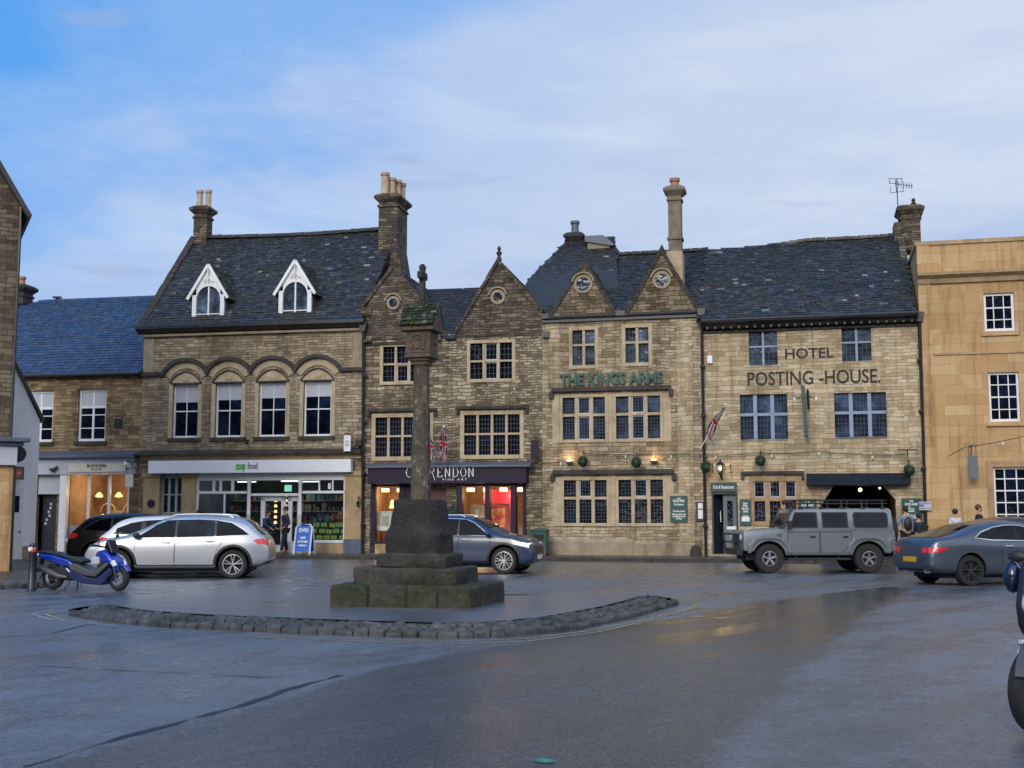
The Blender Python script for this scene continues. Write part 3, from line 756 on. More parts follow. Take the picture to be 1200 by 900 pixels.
for w, c in zip(wr, cs):
    ring(mb, c, cz_, arch_r - .02, arch_r + .13, -.17, -.0, 16, radians(28), radians(152))
    ring(md, c, cz_, arch_r - .3, arch_r - .02, -.035, .0, 16, radians(28), radians(152))
    # pointed arch over each window
    hw = (w[1] - w[0]) / 2 + .12; zt_ = w[3]
    md.prism([(c - hw, zt_ + .06), (c + hw, zt_ + .06), (c + hw * .62, zt_ + .33), (c, zt_ + .5), (c - hw * .62, zt_ + .33)], -.03, -.001)
    for sgn in (-1, 1):
        pts = [(c + sgn * hw * (1 - t) , -.05, zt_ + .06 + .46 * sin(t * pi / 2) ** .85) for t in [i / 6 for i in range(7)]]
        mb.tube(pts, .028, 5)
    mb.box(c - hw, c + hw, -.055, -.001, zt_ + .012, zt_ + .075)
    md.box(c - .13, c + .13, -.06, -.031, zt_ + .15, zt_ + .3)
    md.box(w[0] - .16, w[0], -.02, .0, w[2] - .0, w[3] + .05); md.box(w[1], w[1] + .16, -.02, .0, w[2], w[3] + .05)
for a, b in ((u0, cs[0] - half + .02), (cs[-1] + half - .02, u1)): mb.box(a, b, -.16, 0, zh - .0, zh + .15)
mb.build('hood_mould', M['darkst'], B2, jitter=.006); md.build('arch_dressing', M['dress'], B2, jitter=.002)
for i, w in enumerate(wr):
    sash_window(B2, org, w[0], w[1], w[2], w[3], 2, (1, 1), v=.04, fw=.07, bw=.035, blind=(.33, .3, .28, .27)[i], mid=.5, sillw=.18, sill='darkst')
for i, (a, b) in enumerate(((u0, u0 + .45), (u1 - .5, u1))): 
    q = MB(org); q.box(a + .003, b - .003, -.015, 0, zh + .16, ze - .2); q.build('quoin_stones', M['dress_grey'], B2)
# eaves
mb = MB(org); mb.prism([(-.42, ze + .02), (-.42, ze + .14), (-.34, ze + .2), (.0, ze + .24), (0, ze - .16), (-.18, ze - .12)], u0 - .2, u1 + .05, 0, 'x'); mb.build('gutter', M['gutter'], B2)
mb = MB(org); mb.box(u0, u1, -.14, -.002, ze - .26, ze - .17); mb.build('eaves_course', M['dress_grey'], B2)
vr = 4.3; zr = zc(F, 345, 273, vr); rise = zr - ze - .1; sl = sqrt((vr + .3) ** 2 + rise ** 2)
mb = MB(org)
slates(mb, (u0 - .1, -.3, ze + .1), (1, 0, 0), (0, vr + .3, rise), [(0, 0), (u1 - u0 + .1, 0), (u1 - u0 + .1, sl), (0, sl)], ch=.21, cw=.3, sag=.1)
mb.add([(u0 - .1, vr, zr), (u1, vr, zr), (u1, 8.2, ze), (u0 - .1, 8.2, ze)], [(0, 1, 2, 3)])
mb.prism([(0, ze - .1), (8.2, ze - .1), (vr, zr - .03)], u0 + .02, u0 + .25, 0, 'x')
rf = mb.build('roof', M['slate'], B2, recalc=False)
mb = MB(org); L = u1 - u0; n = 22
for i in range(n):
    a = u0 + L * i / n; dz = -.1 * sin(pi * i / n) + .02; mb.prism([(vr - .2, zr - .08 + dz), (vr, zr + .1 + dz), (vr + .2, zr - .08 + dz)], a, a + L / n - .015, 0, 'x')
mb.build('ridge_tile', M['darkst'], rf, jitter=.01)
mb = MB(org); n = 16
for i in range(n):
    t0, t1 = i / n, (i + .93) / n
    mb.obox((u0 - .05, -.25 + (vr + .25) * t0, ze + .12 + rise * t0 + .05), (u0 - .05, -.25 + (vr + .25) * t1, ze + .12 + rise * t1 + .05), .3, .08)
mb.build('verge', M['darkst'], rf, jitter=.01)
for (apx, apy, l, r, ey, by, wx0, wx1, wty) in ((245, 311, 222, 266, 348, 376, 232, 260, 336), (346.5, 306, 325, 370, 343, 372, 333, 362, 332)):
    vd = .12; A = F.at(apx, apy, vd); uL_, uR_ = uc_(F, l, ey, vd), uc_(F, r, ey, vd); zE = zc(F, apx, ey, vd); zB = zc(F, apx, by, vd) - .35
    c = A[0]; hw = (uR_ - uL_) / 2; wa, wb = c - hw * .66, c + hw * .66
    D = MB(org); ww = hw * .64; zs_ = zE + .05
    # white front with cheeks and arched opening built round the glass
    D.box(c - hw * .85, c - ww, vd, vd + .12, zB, zE + .1); D.box(c + ww, c + hw * .85, vd, vd + .12, zB, zE + .1)
    n = 12
    for i in range(n):   # spandrels above the arch up to the gable
        t0, t1 = pi * i / n, pi * (i + 1) / n
        x0, x1 = c + ww * cos(t0), c + ww * cos(t1); za, zb_ = zE - .1 + ww * 1.05 * sin(t0), zE - .1 + ww * 1.05 * sin(t1)
        g = lambda x: A[1] - .08 - (A[1] - zE) * abs(x - c) / hw
        D.prism([(x0, za), (x1, zb_), (x1, max(g(x1), zb_ + .01)), (x0, max(g(x0), za + .01))], vd, vd + .1)
    D.box(c - .03, c + .03, vd + .03, vd + .1, zB, zE + .5); D.box(c - ww, c + ww, vd + .035, vd + .095, zB + .62, zB + .66)
    D.box(c - hw * .85, c + hw * .85, vd - .05, vd + .1, zB + .28, zB + .36)
    dm = D.build('dormer', M['white'], B2)
    b_ = MB(org)
    for s_ in (-1, 1): b_.obox((c + s_ * (hw + .06), vd - .06, zE - .08), (c, vd - .06, A[1] + .02), .09, .11)
    b_.tube([(c - .2, vd - .09, zE + .62), (c, vd - .09, zE + .8), (c + .2, vd - .09, zE + .62)], .025, 5); b_.tube([(c, vd - .09, A[1]), (c, vd - .09, zE + .6)], .025, 5)
    b_.build('bargeboard', M['white'], dm)
    p_ = MB(org); p_.prism([(c + ww * cos(t), zE - .1 + ww * 1.05 * sin(t)) for t in [pi * i / 10 for i in range(11)]] + [(c - ww, zB), (c + ww, zB)], vd + .1, vd + .13); p_.build('pane', M['glass_pale'], dm)
    k_ = MB(org); dd = 2.2
    for s_ in (-1, 1): k_.add([(c + s_ * hw * .84, vd + .1, zB), (c + s_ * hw * .84, vd + dd, zB), (c + s_ * hw * .84, vd + dd, zE), (c + s_ * hw * .84, vd + .1, zE)], [(0, 1, 2, 3)])
    k_.build('cheek', M['lead'], dm, recalc=False)
    r_ = MB(org); gable_roof(r_, F, c - hw - .05, c + hw + .05, c, zE - .1, A[1] + .02, 2.6, vd); r_.build('dormer_roof', M['slate_moss'], dm, recalc=False)
chimney(rf, org, uc_(F, 238, 260, vr), vr, .62, .62, zr - .6, zc(F, 238, 245, vr), 'dark', [(-.13, -.12, .82, .14), (.17, .12, .88, .13)])
# shop front of the food store
mb = MB(org); zz = zc(F, 296, 533)
mb.prism([(-.38, zz), (-.38, zz + .1), (.0, zz + .22), (0, zz)], u0, u1, 0, 'x'); mb.build('cornice', M['darkst'], B2, jitter=.012)
mb = MB(org); mb.box(u0 + .05, u1 - .05, -.12, -.002, zfas1 - .02, zz - .003); mb.build('architrave', M['dress_tan'], B2)
sa, sb, sc_, sd = rect(F, 173.5, 411, 539, 554, -.4)
o = (sa, -.2, sc_); t = fthing(F, 'shop_fascia_sign', 'long white fascia sign with green and grey food store lettering', 'sign', *o)
mb = MB(o); mb.box(sa, sb, -.4, -.125, sc_, sd); pl = mb.build('sign_board', plain('sign_board_white', (.72, .75, .8), .3, var=.03), t, bevel=.01)
gl = plain('logo_green', (.05, .4, .04), .4, var=0)
zmid = (sd - sc_) / 2; cx = uc_(F, 282, 546, -.4) - sa
text_obj('logo', 'coop', .42, gl, pl, (cx, -.206, zmid + .01), width=.42, bold=.02)
text_obj('lettering', 'food', .36, M['dkgrey'], pl, (uc_(F, 296, 546, -.4) - sa, -.206, zmid + .01), width=.42, bold=.004)
def pilaster(px0, px1, pyb=632, mat='dress_tan', F=F, u=None):
    a, b = uc_(F, px0, 600), uc_(F, px1, 600)
    mb = MB(org); zb_ = zc(F, px0, pyb); mb.box(a, b, -.08, -.001, zb_, zfas0 - .12); mb.box(a - .06, b + .06, -.14, -.0, zfas0 - .119, zfas0 + .05)
    p = mb.build('pilaster', M[mat], B2, bevel=.01)
    mb = MB(org); mb.box(a - .02, b + .02, -.11, -.0, .1, zb_ - .002); mb.build('plinth', M['lead'] if px0 > 400 else M['dress_grey'], p)
    return p
pilaster(168, 187); pilaster(213, 229); p_ = pilaster(404.5, 424)
mb = MB(org); a, z = F.at(177, 590, -.1); mb.lathe([(0, -.12), (.16, -.12), (.16, -.085), (0, -.085)], (a, 0, z), 20, ax='y'); mb.build('plaque', M['purple'], B2)
a, b, c, d = sw
sash_window(B2, org, a, b, c, d, 3, (1, 1), v=.03, fw=.08, bw=.1, mat='sage', mid=.52, sill=None)
mb = MB(org)
sa, sb = so[0], so[1]; zsl = zc(F, 380, 633); ztr = zc(F, 300, 577); ztt = zc(F, 300, 563)
X = lambda p: uc_(F, p, 600)
mb.box(sa, sb, .0, .14, ztt, zfas0 + .15)                       # head
mb.box(sa, X(287), .02, .12, ztr - .05, ztr + .05); mb.box(X(352), sb, .02, .12, ztr - .05, ztr + .05)
mb.box(sa, sa + .08, .02, .12, GZ, ztt); mb.box(sb - .07, sb, .02, .12, zsl, ztt)
mb.box(sa, X(289), -.02, .14, zsl - .1, zsl); mb.box(X(352), sb, -.02, .14, zsl - .1, zsl)
for p in (249, 257, 271): mb.box(X(p) - .05, X(p) + .05, .03, .11, ztr, ztt)
for p in (373, 389): mb.box(X(p) - .03, X(p) + .03, .03, .11, ztr, ztt)
mb.box(X(262) - .03, X(262) + .03, .03, .11, zsl, ztr)
# door frames
mb.box(X(291), X(352), .03, .13, ztr - .14, ztr - .04)
for p0, p1 in ((303, 308), (327, 332), (335, 340), (346, 351)): mb.box(X(p0), X(p1), .2, .28, GZ, ztr - .14)
mb.box(X(303), X(332), .2, .28, GZ, GZ + .3); mb.box(X(303), X(332), .2, .28, ztr - .34, ztr - .14); mb.box(X(335), X(351), .2, .28, ztr - .34, ztr - .14); mb.box(X(335), X(351), .2, .28, GZ, GZ + .45)
sf = mb.build('shopfront', M['white'], B2, bevel=.008)
for p in (292, 352):
    mb = MB(org); mb.lathe([(.1, GZ), (.1, GZ + .5), (.07, GZ + .6), (.07, GZ + 1.45), (.09, GZ + 1.5), (.07, GZ + 1.55), (.07, ztt - .15), (.1, ztt - .1), (.1, ztt)], (X(p), -.06, 0), 12); mb.build('column', M['white'], sf, smooth=True)
mb = MB(org); mb.box(X(325), X(327), .14, .19, 1.1, 1.6); mb.build('door_handle', M['darkdoor'], sf)
for a, b in ((sa, X(289)), (X(354), sb)):
    mb = MB(org); mb.box(a, b, .0, .2, 0, zsl - .102); mb.build('stall_riser', M['dress_tan'], sf)
mb = MB(org)
for a, b, c, d, v in ((sa, X(287), zsl, ztr, .07), (sa, sb, ztr, ztt, .072), (X(354), sb, zsl, ztr, .068), (X(295), X(303), GZ, ztr, .23), (X(308), X(327), GZ + .3, ztr - .3, .24), (X(340), X(346), GZ, ztr - .3, .24)):
    mb.add([(a, v, c), (b, v, c), (b, v, d), (a, v, d)], [(0, 1, 2, 3)])
mb.build('shop_glass', M['clear'], sf, recalc=False)
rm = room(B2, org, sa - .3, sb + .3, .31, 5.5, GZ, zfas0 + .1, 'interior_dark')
mb = MB(org); 
for x, w_, v_ in ((300, .9, 2.5), (318, .7, 3.2), (240, .8, 3)): mb.box(X(x), X(x) + w_, v_, v_ + .12, zfas0 - .25, zfas0 - .22)
mb.build('strip_light', M['glow_white'], rm)
mb = MB(org); mb.box(X(326), X(334), .6, .65, ztr + .05, ztr + .3); mb.build('exit_sign', M['glow_green'], rm)
mb = MB(org); mb.box(X(384), X(387), .0, .02, ztr + .12, ztr + .35); mb.build('notice', M['letterwhite'], sf)
lamp_pt(F, X(310), 2.2, 2.5, 22, (.85, .95, 1)); lamp_pt(F, X(385), 1.6, 2.6, 7, (.9, .95, 1)); lamp_pt(F, X(250), 1.8, 2.5, 9, (.9, .95, 1))
cols = [plain('pack_' + n_, c_, .5, var=.3) for n_, c_ in (('green', (.02, .05, .025)), ('lime', (.11, .13, .03)), ('red', (.12, .02, .03)), ('white', (.16, .16, .16)), ('orange', (.18, .08, .03)), ('teal', (.03, .12, .11)), ('blue', (.02, .04, .1)))]
mb = MB(org)   # shelves of goods
for x0_, x1_, v_ in ((X(231), X(285), 3.0), (X(296), X(350), 3.6), (X(356), X(402), 2.2)):
    for s_ in range(5):
        z = GZ + .25 + s_ * .45; mb.box(x0_, x1_, v_, v_ + .4, z, z + .04, 3)
        x = x0_ + .03
        while x < x1_ - .15:
            w_ = random.uniform(.08, .2); mb.box(x, x + w_, v_ + .05, v_ + .3, z + .042, z + .042 + random.uniform(.15, .33), random.randrange(7)); x += w_ + random.uniform(.01, .12)
mb.build('stocked_shelf', cols, rm)
for (px_) in (309, 321):
    mb = MB(org)
    for k in range(6): mb.lathe([(.0, .0), (.07, .0), (.06, .1), (0, .12)], (X(px_) , 1.2, 1.25 + k * .22), 8)
    mb.build('stack_light', M['glow_soft'], rm)
# crates of flowers and boxes in the right window: each its own thing
cm = [plain('crate_green', (.06, .14, .04), .6), plain('crate_lime', (.38, .48, .08), .6)]
n = 0
proto = None
for r_, row in enumerate((5, 5, 4)):
    for k in range(row):
        x = X(358) + k * .31 + r_ * .1 + random.uniform(-.02, .02); z = zsl + .0 + r_ * .24
        o = (x, .45, z)
        if proto is None:
            proto = fthing(F, 'green_crate', '', 'crate', *o, group='green crates piled in the food store window')
            mb = MB(o); mb.box(x, x + .28, .35, .55, z, z + .2); mb.build('crate_body', cm[0], proto, bevel=.012)
            mb = MB(o); mb.box(x + .03, x + .25, .342, .348, z + .05, z + .16); mb.box(x + .08, x + .2, .336, .341, z + .08, z + .13, 1); mb.build('crate_label', [cm[1], cm[0]], proto)
            q = proto
        else: q = copy_tree(proto); q.location = F.w(*o)
        q.rotation_euler = (0, random.uniform(-.12, .12) if r_ else 0, -F.a)
        q['label'] = 'green crate in the store window pile, %s from the left in the %s row' % (('first', 'second', 'third', 'fourth', 'fifth')[k], ('bottom', 'middle', 'top')[r_])
for k, (px_, ci, zz_) in enumerate(((356, 5, .7), (365, 6, .85), (372, 5, .8), (380, 2, .85), (388, 4, .9), (397, 5, .82))):
    x = X(px_); o = (x, 1.1, zsl + zz_)
    mb = MB(o); mb.blob((x, 1.1, zsl + zz_), .17, 2, 0, .25, (1, .6, 1.1)); mb.tube([(x, 1.1, GZ), (x, 1.1, zsl + zz_)], .05)
    ftop(F, mb, 'flower_bunch', cols[ci], '%s bunch of flowers behind the green crates, %s from the left' % (('teal', 'blue', 'green teal', 'red', 'orange', 'turquoise')[k], ('first', 'second', 'third', 'fourth', 'fifth', 'sixth')[k]), 'flowers', 'flowers in the food store window')
# projecting store sign, bell, lantern arms
bracket_sign(F, 'projecting_sign', 'pale narrow projecting sign with green mark beside the black drainpipe', 'sign', 403, 411, 510, 529, -.5, 'white', 411, 508, txt=[('co', .62, .16, .17), ('op', .42, .16, .17)], textm='lettergreen')
a, z = F.at(421, 519, -.2); mb = MB((a, -.1, z)); mb.box(a - .12, a + .12, -.3, -.0, z - .13, z + .13); ftop(F, mb, 'alarm_box', M['iron'], 'black alarm box at the right end of the food store front by the drainpipe', 'alarm box', bevel=.02)
for px_, py_, lab in ((420, 589, 'rusty iron hook fitting on the pilaster right of the food store window'),):
    a, z = F.at(px_, py_, -.15); mb = MB((a, -.1, z)); mb.tube([(a, -.08, z + .2), (a + .02, -.25, z + .22), (a + .04, -.28, z + .05), (a - .03, -.22, z - .1), (a, -.08, z - .15)], .03, 6); mb.blob((a, -.2, z), .07, 1)
    ftop(F, mb, 'wall_hook', M['iron'], lab, 'hook')
for px_, lab in ((160, 'left'), (214, 'centre')):
    a, z = F.at(px_ if px_ > 200 else 244, 531 if px_ > 200 else 530, -.3)
a, z = F.at(289, 517, -.2); mb = MB((a, -.1, z)); mb.obox((a - .1, -.2, z + .12), (a + .05, -.3, z - .1), .08, .08); mb.box(a - .03, a + .03, -.2, 0, z, z + .05)
ftop(F, mb, 'floodlight', M['iron'], 'small black floodlight between the second and third arched windows', 'light')
# blue pavement board
a, b, c, d = rect(F, 347.5, 366, 615, 645, -1.6); o = ((a + b) / 2, -1.6, GZ)
t = fthing(F, 'pavement_sign', 'blue A-board with white frame on the pavement outside the food store', 'sign', *o)
hw = (b - a) / 2; H = 1.12
for s_ in (-1, 1):
    mb = MB((0, 0, 0)); y0 = s_ * .28
    pts = [(-hw, y0, 0), (-hw, y0 * .15, H - .12), (-hw + .1, y0 * .08, H), (hw - .1, y0 * .08, H), (hw, y0 * .15, H - .12), (hw, y0, 0)]
    mb.tube(pts, .032, 6); fr = mb.build('frame', M['white'], t, smooth=True)
    mb = MB((0, 0, 0)); mb.add([(-hw + .03, y0 * .9, .12), (hw - .03, y0 * .9, .12), (hw - .03, y0 * .12, H - .06), (-hw + .03, y0 * .12, H - .06)], [(0, 1, 2, 3)]); mb.add([(-hw + .03, y0 * .9 + .012, .12), (hw - .03, y0 * .9 + .012, .12), (hw - .03, y0 * .12 + .012, H - .06), (-hw + .03, y0 * .12 + .012, H - .06)], [(0, 3, 2, 1)])
    mb.build('panel', plain('board_blue', (.005, .13, .55), .3, var=.05), fr, recalc=False)
rx = pi / 2 - atan(.28 * .78 / (H - .18))
for s, zz, sz, w in (('EVRI', .9, .2, .36), ('NOW', .62, .12, .22), ('IN STORE', .48, .1, .38), ('- SEND -', .34, .08, .4)):
    f_ = (zz - .12) / (H - .18); text_obj('lettering', s, sz, M['letterwhite'], t, (0, -.28 * (.9 - .78 * f_) - .008, zz), width=w, bold=.006, rot=(rx, 0, 0))
# ---------------------------------------------------------------- art shop with two gables (frame FL)
F = FL
u0, u1 = uc_(F, 427, 480), 0.0; org = ((u0 + u1) / 2, 0, 0)
B3 = fthing(F, 'twin_gabled_shop', 'dark stone building with two pointed gables above an aubergine art shopfront', 'building', *org)
ze = zc(F, 530, 396)
W1 = rect(F, 449, 494, 406, 447); W2 = rect(F, 551, 600, 402, 444); W3 = rect(F, 440, 503, 489, 535); W4 = rect(F, 544, 609, 486, 533)
zf0, zf1 = zc(F, 520, 567), zc(F, 520, 548)
so1 = (uc_(F, 437, 600), uc_(F, 474, 600), zc(F, 450, 634), zf0 + .1); so2 = (uc_(F, 538, 600), uc_(F, 616, 600), zc(F, 580, 634), zf0 + .1); dd = (uc_(F, 494, 600), uc_(F, 523, 600), .05, zc(F, 505, 571))
mb = MB(org); wall_open(mb, u0, u1, 0, ze, [W1, W2, W3, W4, so1, so2, dd], t=.3, depth=8.2); mb.build('wall', M['clar'], B3, recalc=False)
# gables
gL = (F.at(461, 312), F.at(424.5, 360), F.at(523, 394)); gR = (F.at(584, 305), F.at(531, 394), F.at(631, 362))
mb = MB(org)
mb.prism([(u0, ze), (gL[2][0], ze), gL[0], (u0, gL[1][1])], 0, .35)
mb.prism([(gR[1][0], ze), (u1, ze), (u1, gR[2][1]), gR[0]], 0, .35)
gw = mb.build('gable_wall', M['dark'], B3)
mb = MB(org)
for g in (gL, gR): cope(mb, g[1], g[0], -.07, .42, .13, n=8); cope(mb, g[2], g[0], -.07, .42, .13, n=8)
mb.box(gL[1][0] - .05, gL[1][0] + .4, -.06, .4, gL[1][1] - .35, gL[1][1] - .02); 
mb.build('coping', M['dark'], gw, jitter=.01)
mb = MB(org); mb.box(u0, uc_(F, 497, 400), -.09, -.001, zc(F, 465, 402) - .06, zc(F, 465, 402) + .04); mb.build('string_course', M['darkst'], B3, jitter=.008)
mb = MB(org); a, z = gR[0]; mb.lathe([(.11, z + .02), (.08, z + .16), (.05, z + .2), (.11, z + .28), (.11, z + .34), (.04, z + .4), (.08, z + .47), (.05, z + .56), (.01, z + .6)], (a, .15, 0), 10); mb.build('finial', M['darkst'], gw, smooth=True)
round_window(gw, org, *F.at(461, 355), .17); round_window(gw, org, *F.at(583.5, 348), .19)
# roofs: two running back from the gables and the main range
vr = 4.6; zr = zc(F, 530, 338, vr)
mb = MB(org); gable_roof(mb, F, gL[1][0], gL[2][0], gL[0][0], gL[1][1] - .2, gL[0][1] + .0, 5.5, .3, zf1=gL[2][1] - .1); gable_roof(mb, F, gR[1][0] - .1, u1 + .3, gR[0][0], gR[1][1] - .15, gR[0][1], 5.5, .3, zf1=gR[2][1] - .35)
rise = zr - ze; sl = sqrt(vr ** 2 + rise ** 2)
slates(mb, (u0, 0.0, ze), (1, 0, 0), (0, vr, rise), [(0, 0), (u1 - u0, 0), (u1 - u0, sl), (0, sl)], ch=.2, cw=.28, sag=.05)
mb.add([(u0, vr, zr), (u1, vr, zr), (u1, 8.2, ze), (u0, 8.2, ze)], [(0, 1, 2, 3)])
rf = mb.build('roof', M['slate'], B3, recalc=False)
mb = MB(org); mb.tube([(gL[2][0], -.08, ze - .02), (gR[1][0] + .1, -.08, ze - .02)], .07, 8)
for q in (F.at(514, 396), F.at(640, 372)): mb.box(q[0] - .12, q[0] + .12, -.15, -.0, ze - .1, ze + .12)
mb.build('gutter', M['gutter'], B3, smooth=True)
# big stack with shoulders on the party wall
vs_ = 3.6; uS, zS = F.at(458.5, 232, vs_); hw = (uc_(F, 471, 260, vs_) - uc_(F, 445.5, 260, vs_)) / 2
chs = chimney(rf, org, uS, vs_ + .3, hw * 1.72, 1.5, ze + 1, zS, 'dark', [(-.22, -.5, 1.05, .17), (-.02, -.18, .9, .17), (.12, .2, .9, .16), (.22, .55, .85, .16)], neck=None)
mb = MB(org)
zb_ = zc(F, 460, 315, vs_)
mb.prism([(uS - hw * .86, zb_ + .9), (uS + hw * .86, zb_ + .9), (uS + hw * 1.25, zb_ - .2), (uS + hw * 2.0, ze), (uS - hw * 1.9, ze), (uS - hw * 1.0, zb_ - .3)], vs_ - .42, vs_ + 1.0)
mb.prism([(-.25, ze - .1), (8.0, ze - .1), (vs_ + .3, zS - 3.1)], u0 - .03, u0 + .28, 0, 'x')
mb.build('shoulder', M['dark'], chs)
# windows
mullion_window(F, B3, org, *W1, 3, .5, 'dress', lead_n=(3, 3), casements=((1, 0),))
mullion_window(F, B3, org, *W2, 3, .5, 'dress', lead_n=(3, 3), casements=((1, 0), (1, 1)))
mullion_window(F, B3, org, *W3, 4, .52, 'dress', lead_n=(4, 4), surround=.16, hood=(W3[0] - .3, W3[1] + .3, W3[3] + .22))
mullion_window(F, B3, org, *W4, 4, .52, 'dress', lead_n=(4, 4), surround=.16, hood=(W4[0] - .3, W4[1] + .35, W4[3] + .22))
# shopfront
mb = MB(org); a, b = uc_(F, 430, 545, -.5), uc_(F, 622, 545, -.5)
vs = []; n = 14
for i in range(n + 1):
    x = a + (b - a) * i / n; j = random.uniform(-.015, .015)
    vs += [(x, -.62, zf1 - .01 + j * .4), (x, -.62, zf1 + .06 + j), (x, -.02, zf1 + .2 + j), (x, -.02, zf1 - .01)]
fs = [(i * 4 + k, i * 4 + (k + 1) % 4, i * 4 + 4 + (k + 1) % 4, i * 4 + 4 + k) for i in range(n) for k in range(4)] + [(0, 1, 2, 3), (n * 4, n * 4 + 3, n * 4 + 2, n * 4 + 1)]
mb.add(vs, fs); mb.build('lead_canopy', M['lead'], B3)
a, b = uc_(F, 431, 557, -.5), uc_(F, 617, 557, -.5)
mb = MB(org); mb.box(a, b, -.52, -.001, zf0, zf1 - .012); fa = mb.build('fascia', M['purple'], B3, bevel=.015)
# serif capitals drawn with strokes
def serif_text(par, body, x0, x1, z0, z1, v, mat, tall=()):
    gly = {'C': ([[(.95, .82), (.8, .97), (.5, 1), (.2, .9), (.03, .6), (.03, .4), (.2, .1), (.5, 0), (.8, .04), (.97, .2)]], [(.95, .82)]),
           'L': ([[(.15, 1), (.15, 0)], [(.15, 0), (.85, 0), (.87, .18)]], [(.15, 1)]),
           'A': ([[(.02, 0), (.48, 1), (.96, 0)], [(.2, .38), (.78, .38)]], [(.02, 0), (.96, 0)]),
           'R': ([[(.15, 0), (.15, 1), (.55, 1), (.8, .9), (.8, .64), (.55, .52), (.15, .52)], [(.5, .52), (1.02, -.02)]], [(.15, 0), (.15, 1)]),
           'E': ([[(.85, .85), (.85, 1), (.15, 1), (.15, 0), (.85, 0), (.88, .18)], [(.15, .52), (.65, .52)]], [(.15, 1)]),
           'N': ([[(.1, 0), (.1, 1), (.85, 0), (.85, 1)]], [(.1, 0), (.1, 1), (.85, 1)]),
           'D': ([[(.12, 0), (.12, 1), (.5, 1), (.8, .88), (.95, .6), (.95, .4), (.8, .12), (.5, 0), (.12, 0)]], [(.12, 0), (.12, 1)]),
           'O': ([[(.5, 1), (.2, .9), (.03, .6), (.03, .4), (.2, .1), (.5, 0), (.8, .1), (.97, .4), (.97, .6), (.8, .9), (.5, 1)]], [])}
    n = len(body); pitch = (x1 - x0) / n; w = pitch * .72; h = z1 - z0; mb = MB(org)
    for i, ch in enumerate(body):
        st, sf_ = gly[ch]; bx = x0 + i * pitch; k = 1.25 if ch in 'R' and i == 3 else 1
        for s_ in st:
            for p, q in zip(s_[:-1], s_[1:]):
                vert = abs(p[0] - q[0]) < .1
                mb.obox((bx + p[0] * w, v, z0 + (p[1] if p[1] > -.01 else p[1] - .2 * (k - 1)) * h), (bx + q[0] * w, v, z0 + (q[1] if q[1] > 0 or k == 1 else q[1] - .35) * h), .008, .036 if vert else .02)
        for p in sf_: mb.box(bx + (p[0] - .13) * w, bx + (p[0] + .13) * w, v - .004, v + .004, z0 + p[1] * h - .01, z0 + p[1] * h + .01)
    return mb.build('lettering', M[mat], par)
ta, tb, tc, td = rect(F, 476, 558, 548, 559.5, -.53)
serif_text(fa, 'CLARENDON', ta, tb, tc + .02, td, -.53, 'letterwhite')
text_obj('lettering', 'FINE ART', .11, M['letterwhite'], fa, (uc_(F, 533, 561, -.53) - org[0], -.53, zc(F, 533, 562, -.53)), width=.95, spacing=1.5)
mb = MB(org)
for p0, p1, v0_ in ((435, 441, -.1), (468, 475, -.1), (537, 543.5, -.3), (570, 575.5, -.3), (600, 606, -.3), (613, 616.5, -.1)):
    mb.box(uc_(F, p0, 600), uc_(F, p1, 600), v0_, .1, GZ, zf0 - .001)
zsl1 = so1[2]; zsl2 = zc(F, 570, 636)
for q in (so1, so2): mb.box(q[0], q[1], -.12, .1, q[2] - .1, q[2]); mb.box(q[0], q[1], -.11, .1, q[3] - .2, q[3] - .11)
for p in (538, 606): mb.box(uc_(F, 543.5, 600), uc_(F, 613, 600), -.25, -.1, GZ, so2[2] - .1)
mb.box(so1[0], so1[1], -.06, .1, zf0 - .75, zf0 - .68) if False else None
mb.box(uc_(F, 475, 600), uc_(F, 494, 600), -.05, .1, GZ, zf0 - .001)
mb.halves('shopfront', M['purple'], B3, uc_(F, 510, 600), bevel=.01); sf = [x for x in B3.children if x.name.startswith('shopfront')][-1]
mb = MB(org)
for q in (so1, so2): mb.add([(q[0], -.02, q[2]), (q[1], -.02, q[2]), (q[1], -.02, q[3]), (q[0], -.02, q[3])], [(0, 1, 2, 3)])
mb.halves('shop_glass', M['clear'], B3, uc_(F, 510, 600), recalc=False)
mb = MB(org); mb.box(dd[0], dd[1], .35, .4, GZ, dd[3]); mb.build('door', plain('oxblood_door', (.1, .02, .025), .35), B3)
mb = MB(org); mb.box(so1[0], so1[1], -.1, .2, .0, so1[2] - .102); mb.build('stall_riser', M['dress_tan'], sf)
for q, e_, nm in ((so1, 36, 0), (so2, 52, 1)):
    rm = room(B3, org, q[0] - .15, q[1] + .15, .31, 2.4, GZ, zf0 + .05, 'interior')
    mb = MB(org); k = 2 if nm == 0 else 4
    for i in range(k):
        x = q[0] + (q[1] - q[0]) * (i + .5) / k; mb.tube([(x - .14, .55, zf0 - .22), (x + .14, .55, zf0 - .22)], .07, 8)
    mb.build('ceiling_lamp', M['glow'], rm)
    for i in (.25, .75): lamp_pt(F, q[0] + (q[1] - q[0]) * i, .8, zf0 - .45, e_ * .5, (1, .6, .28))
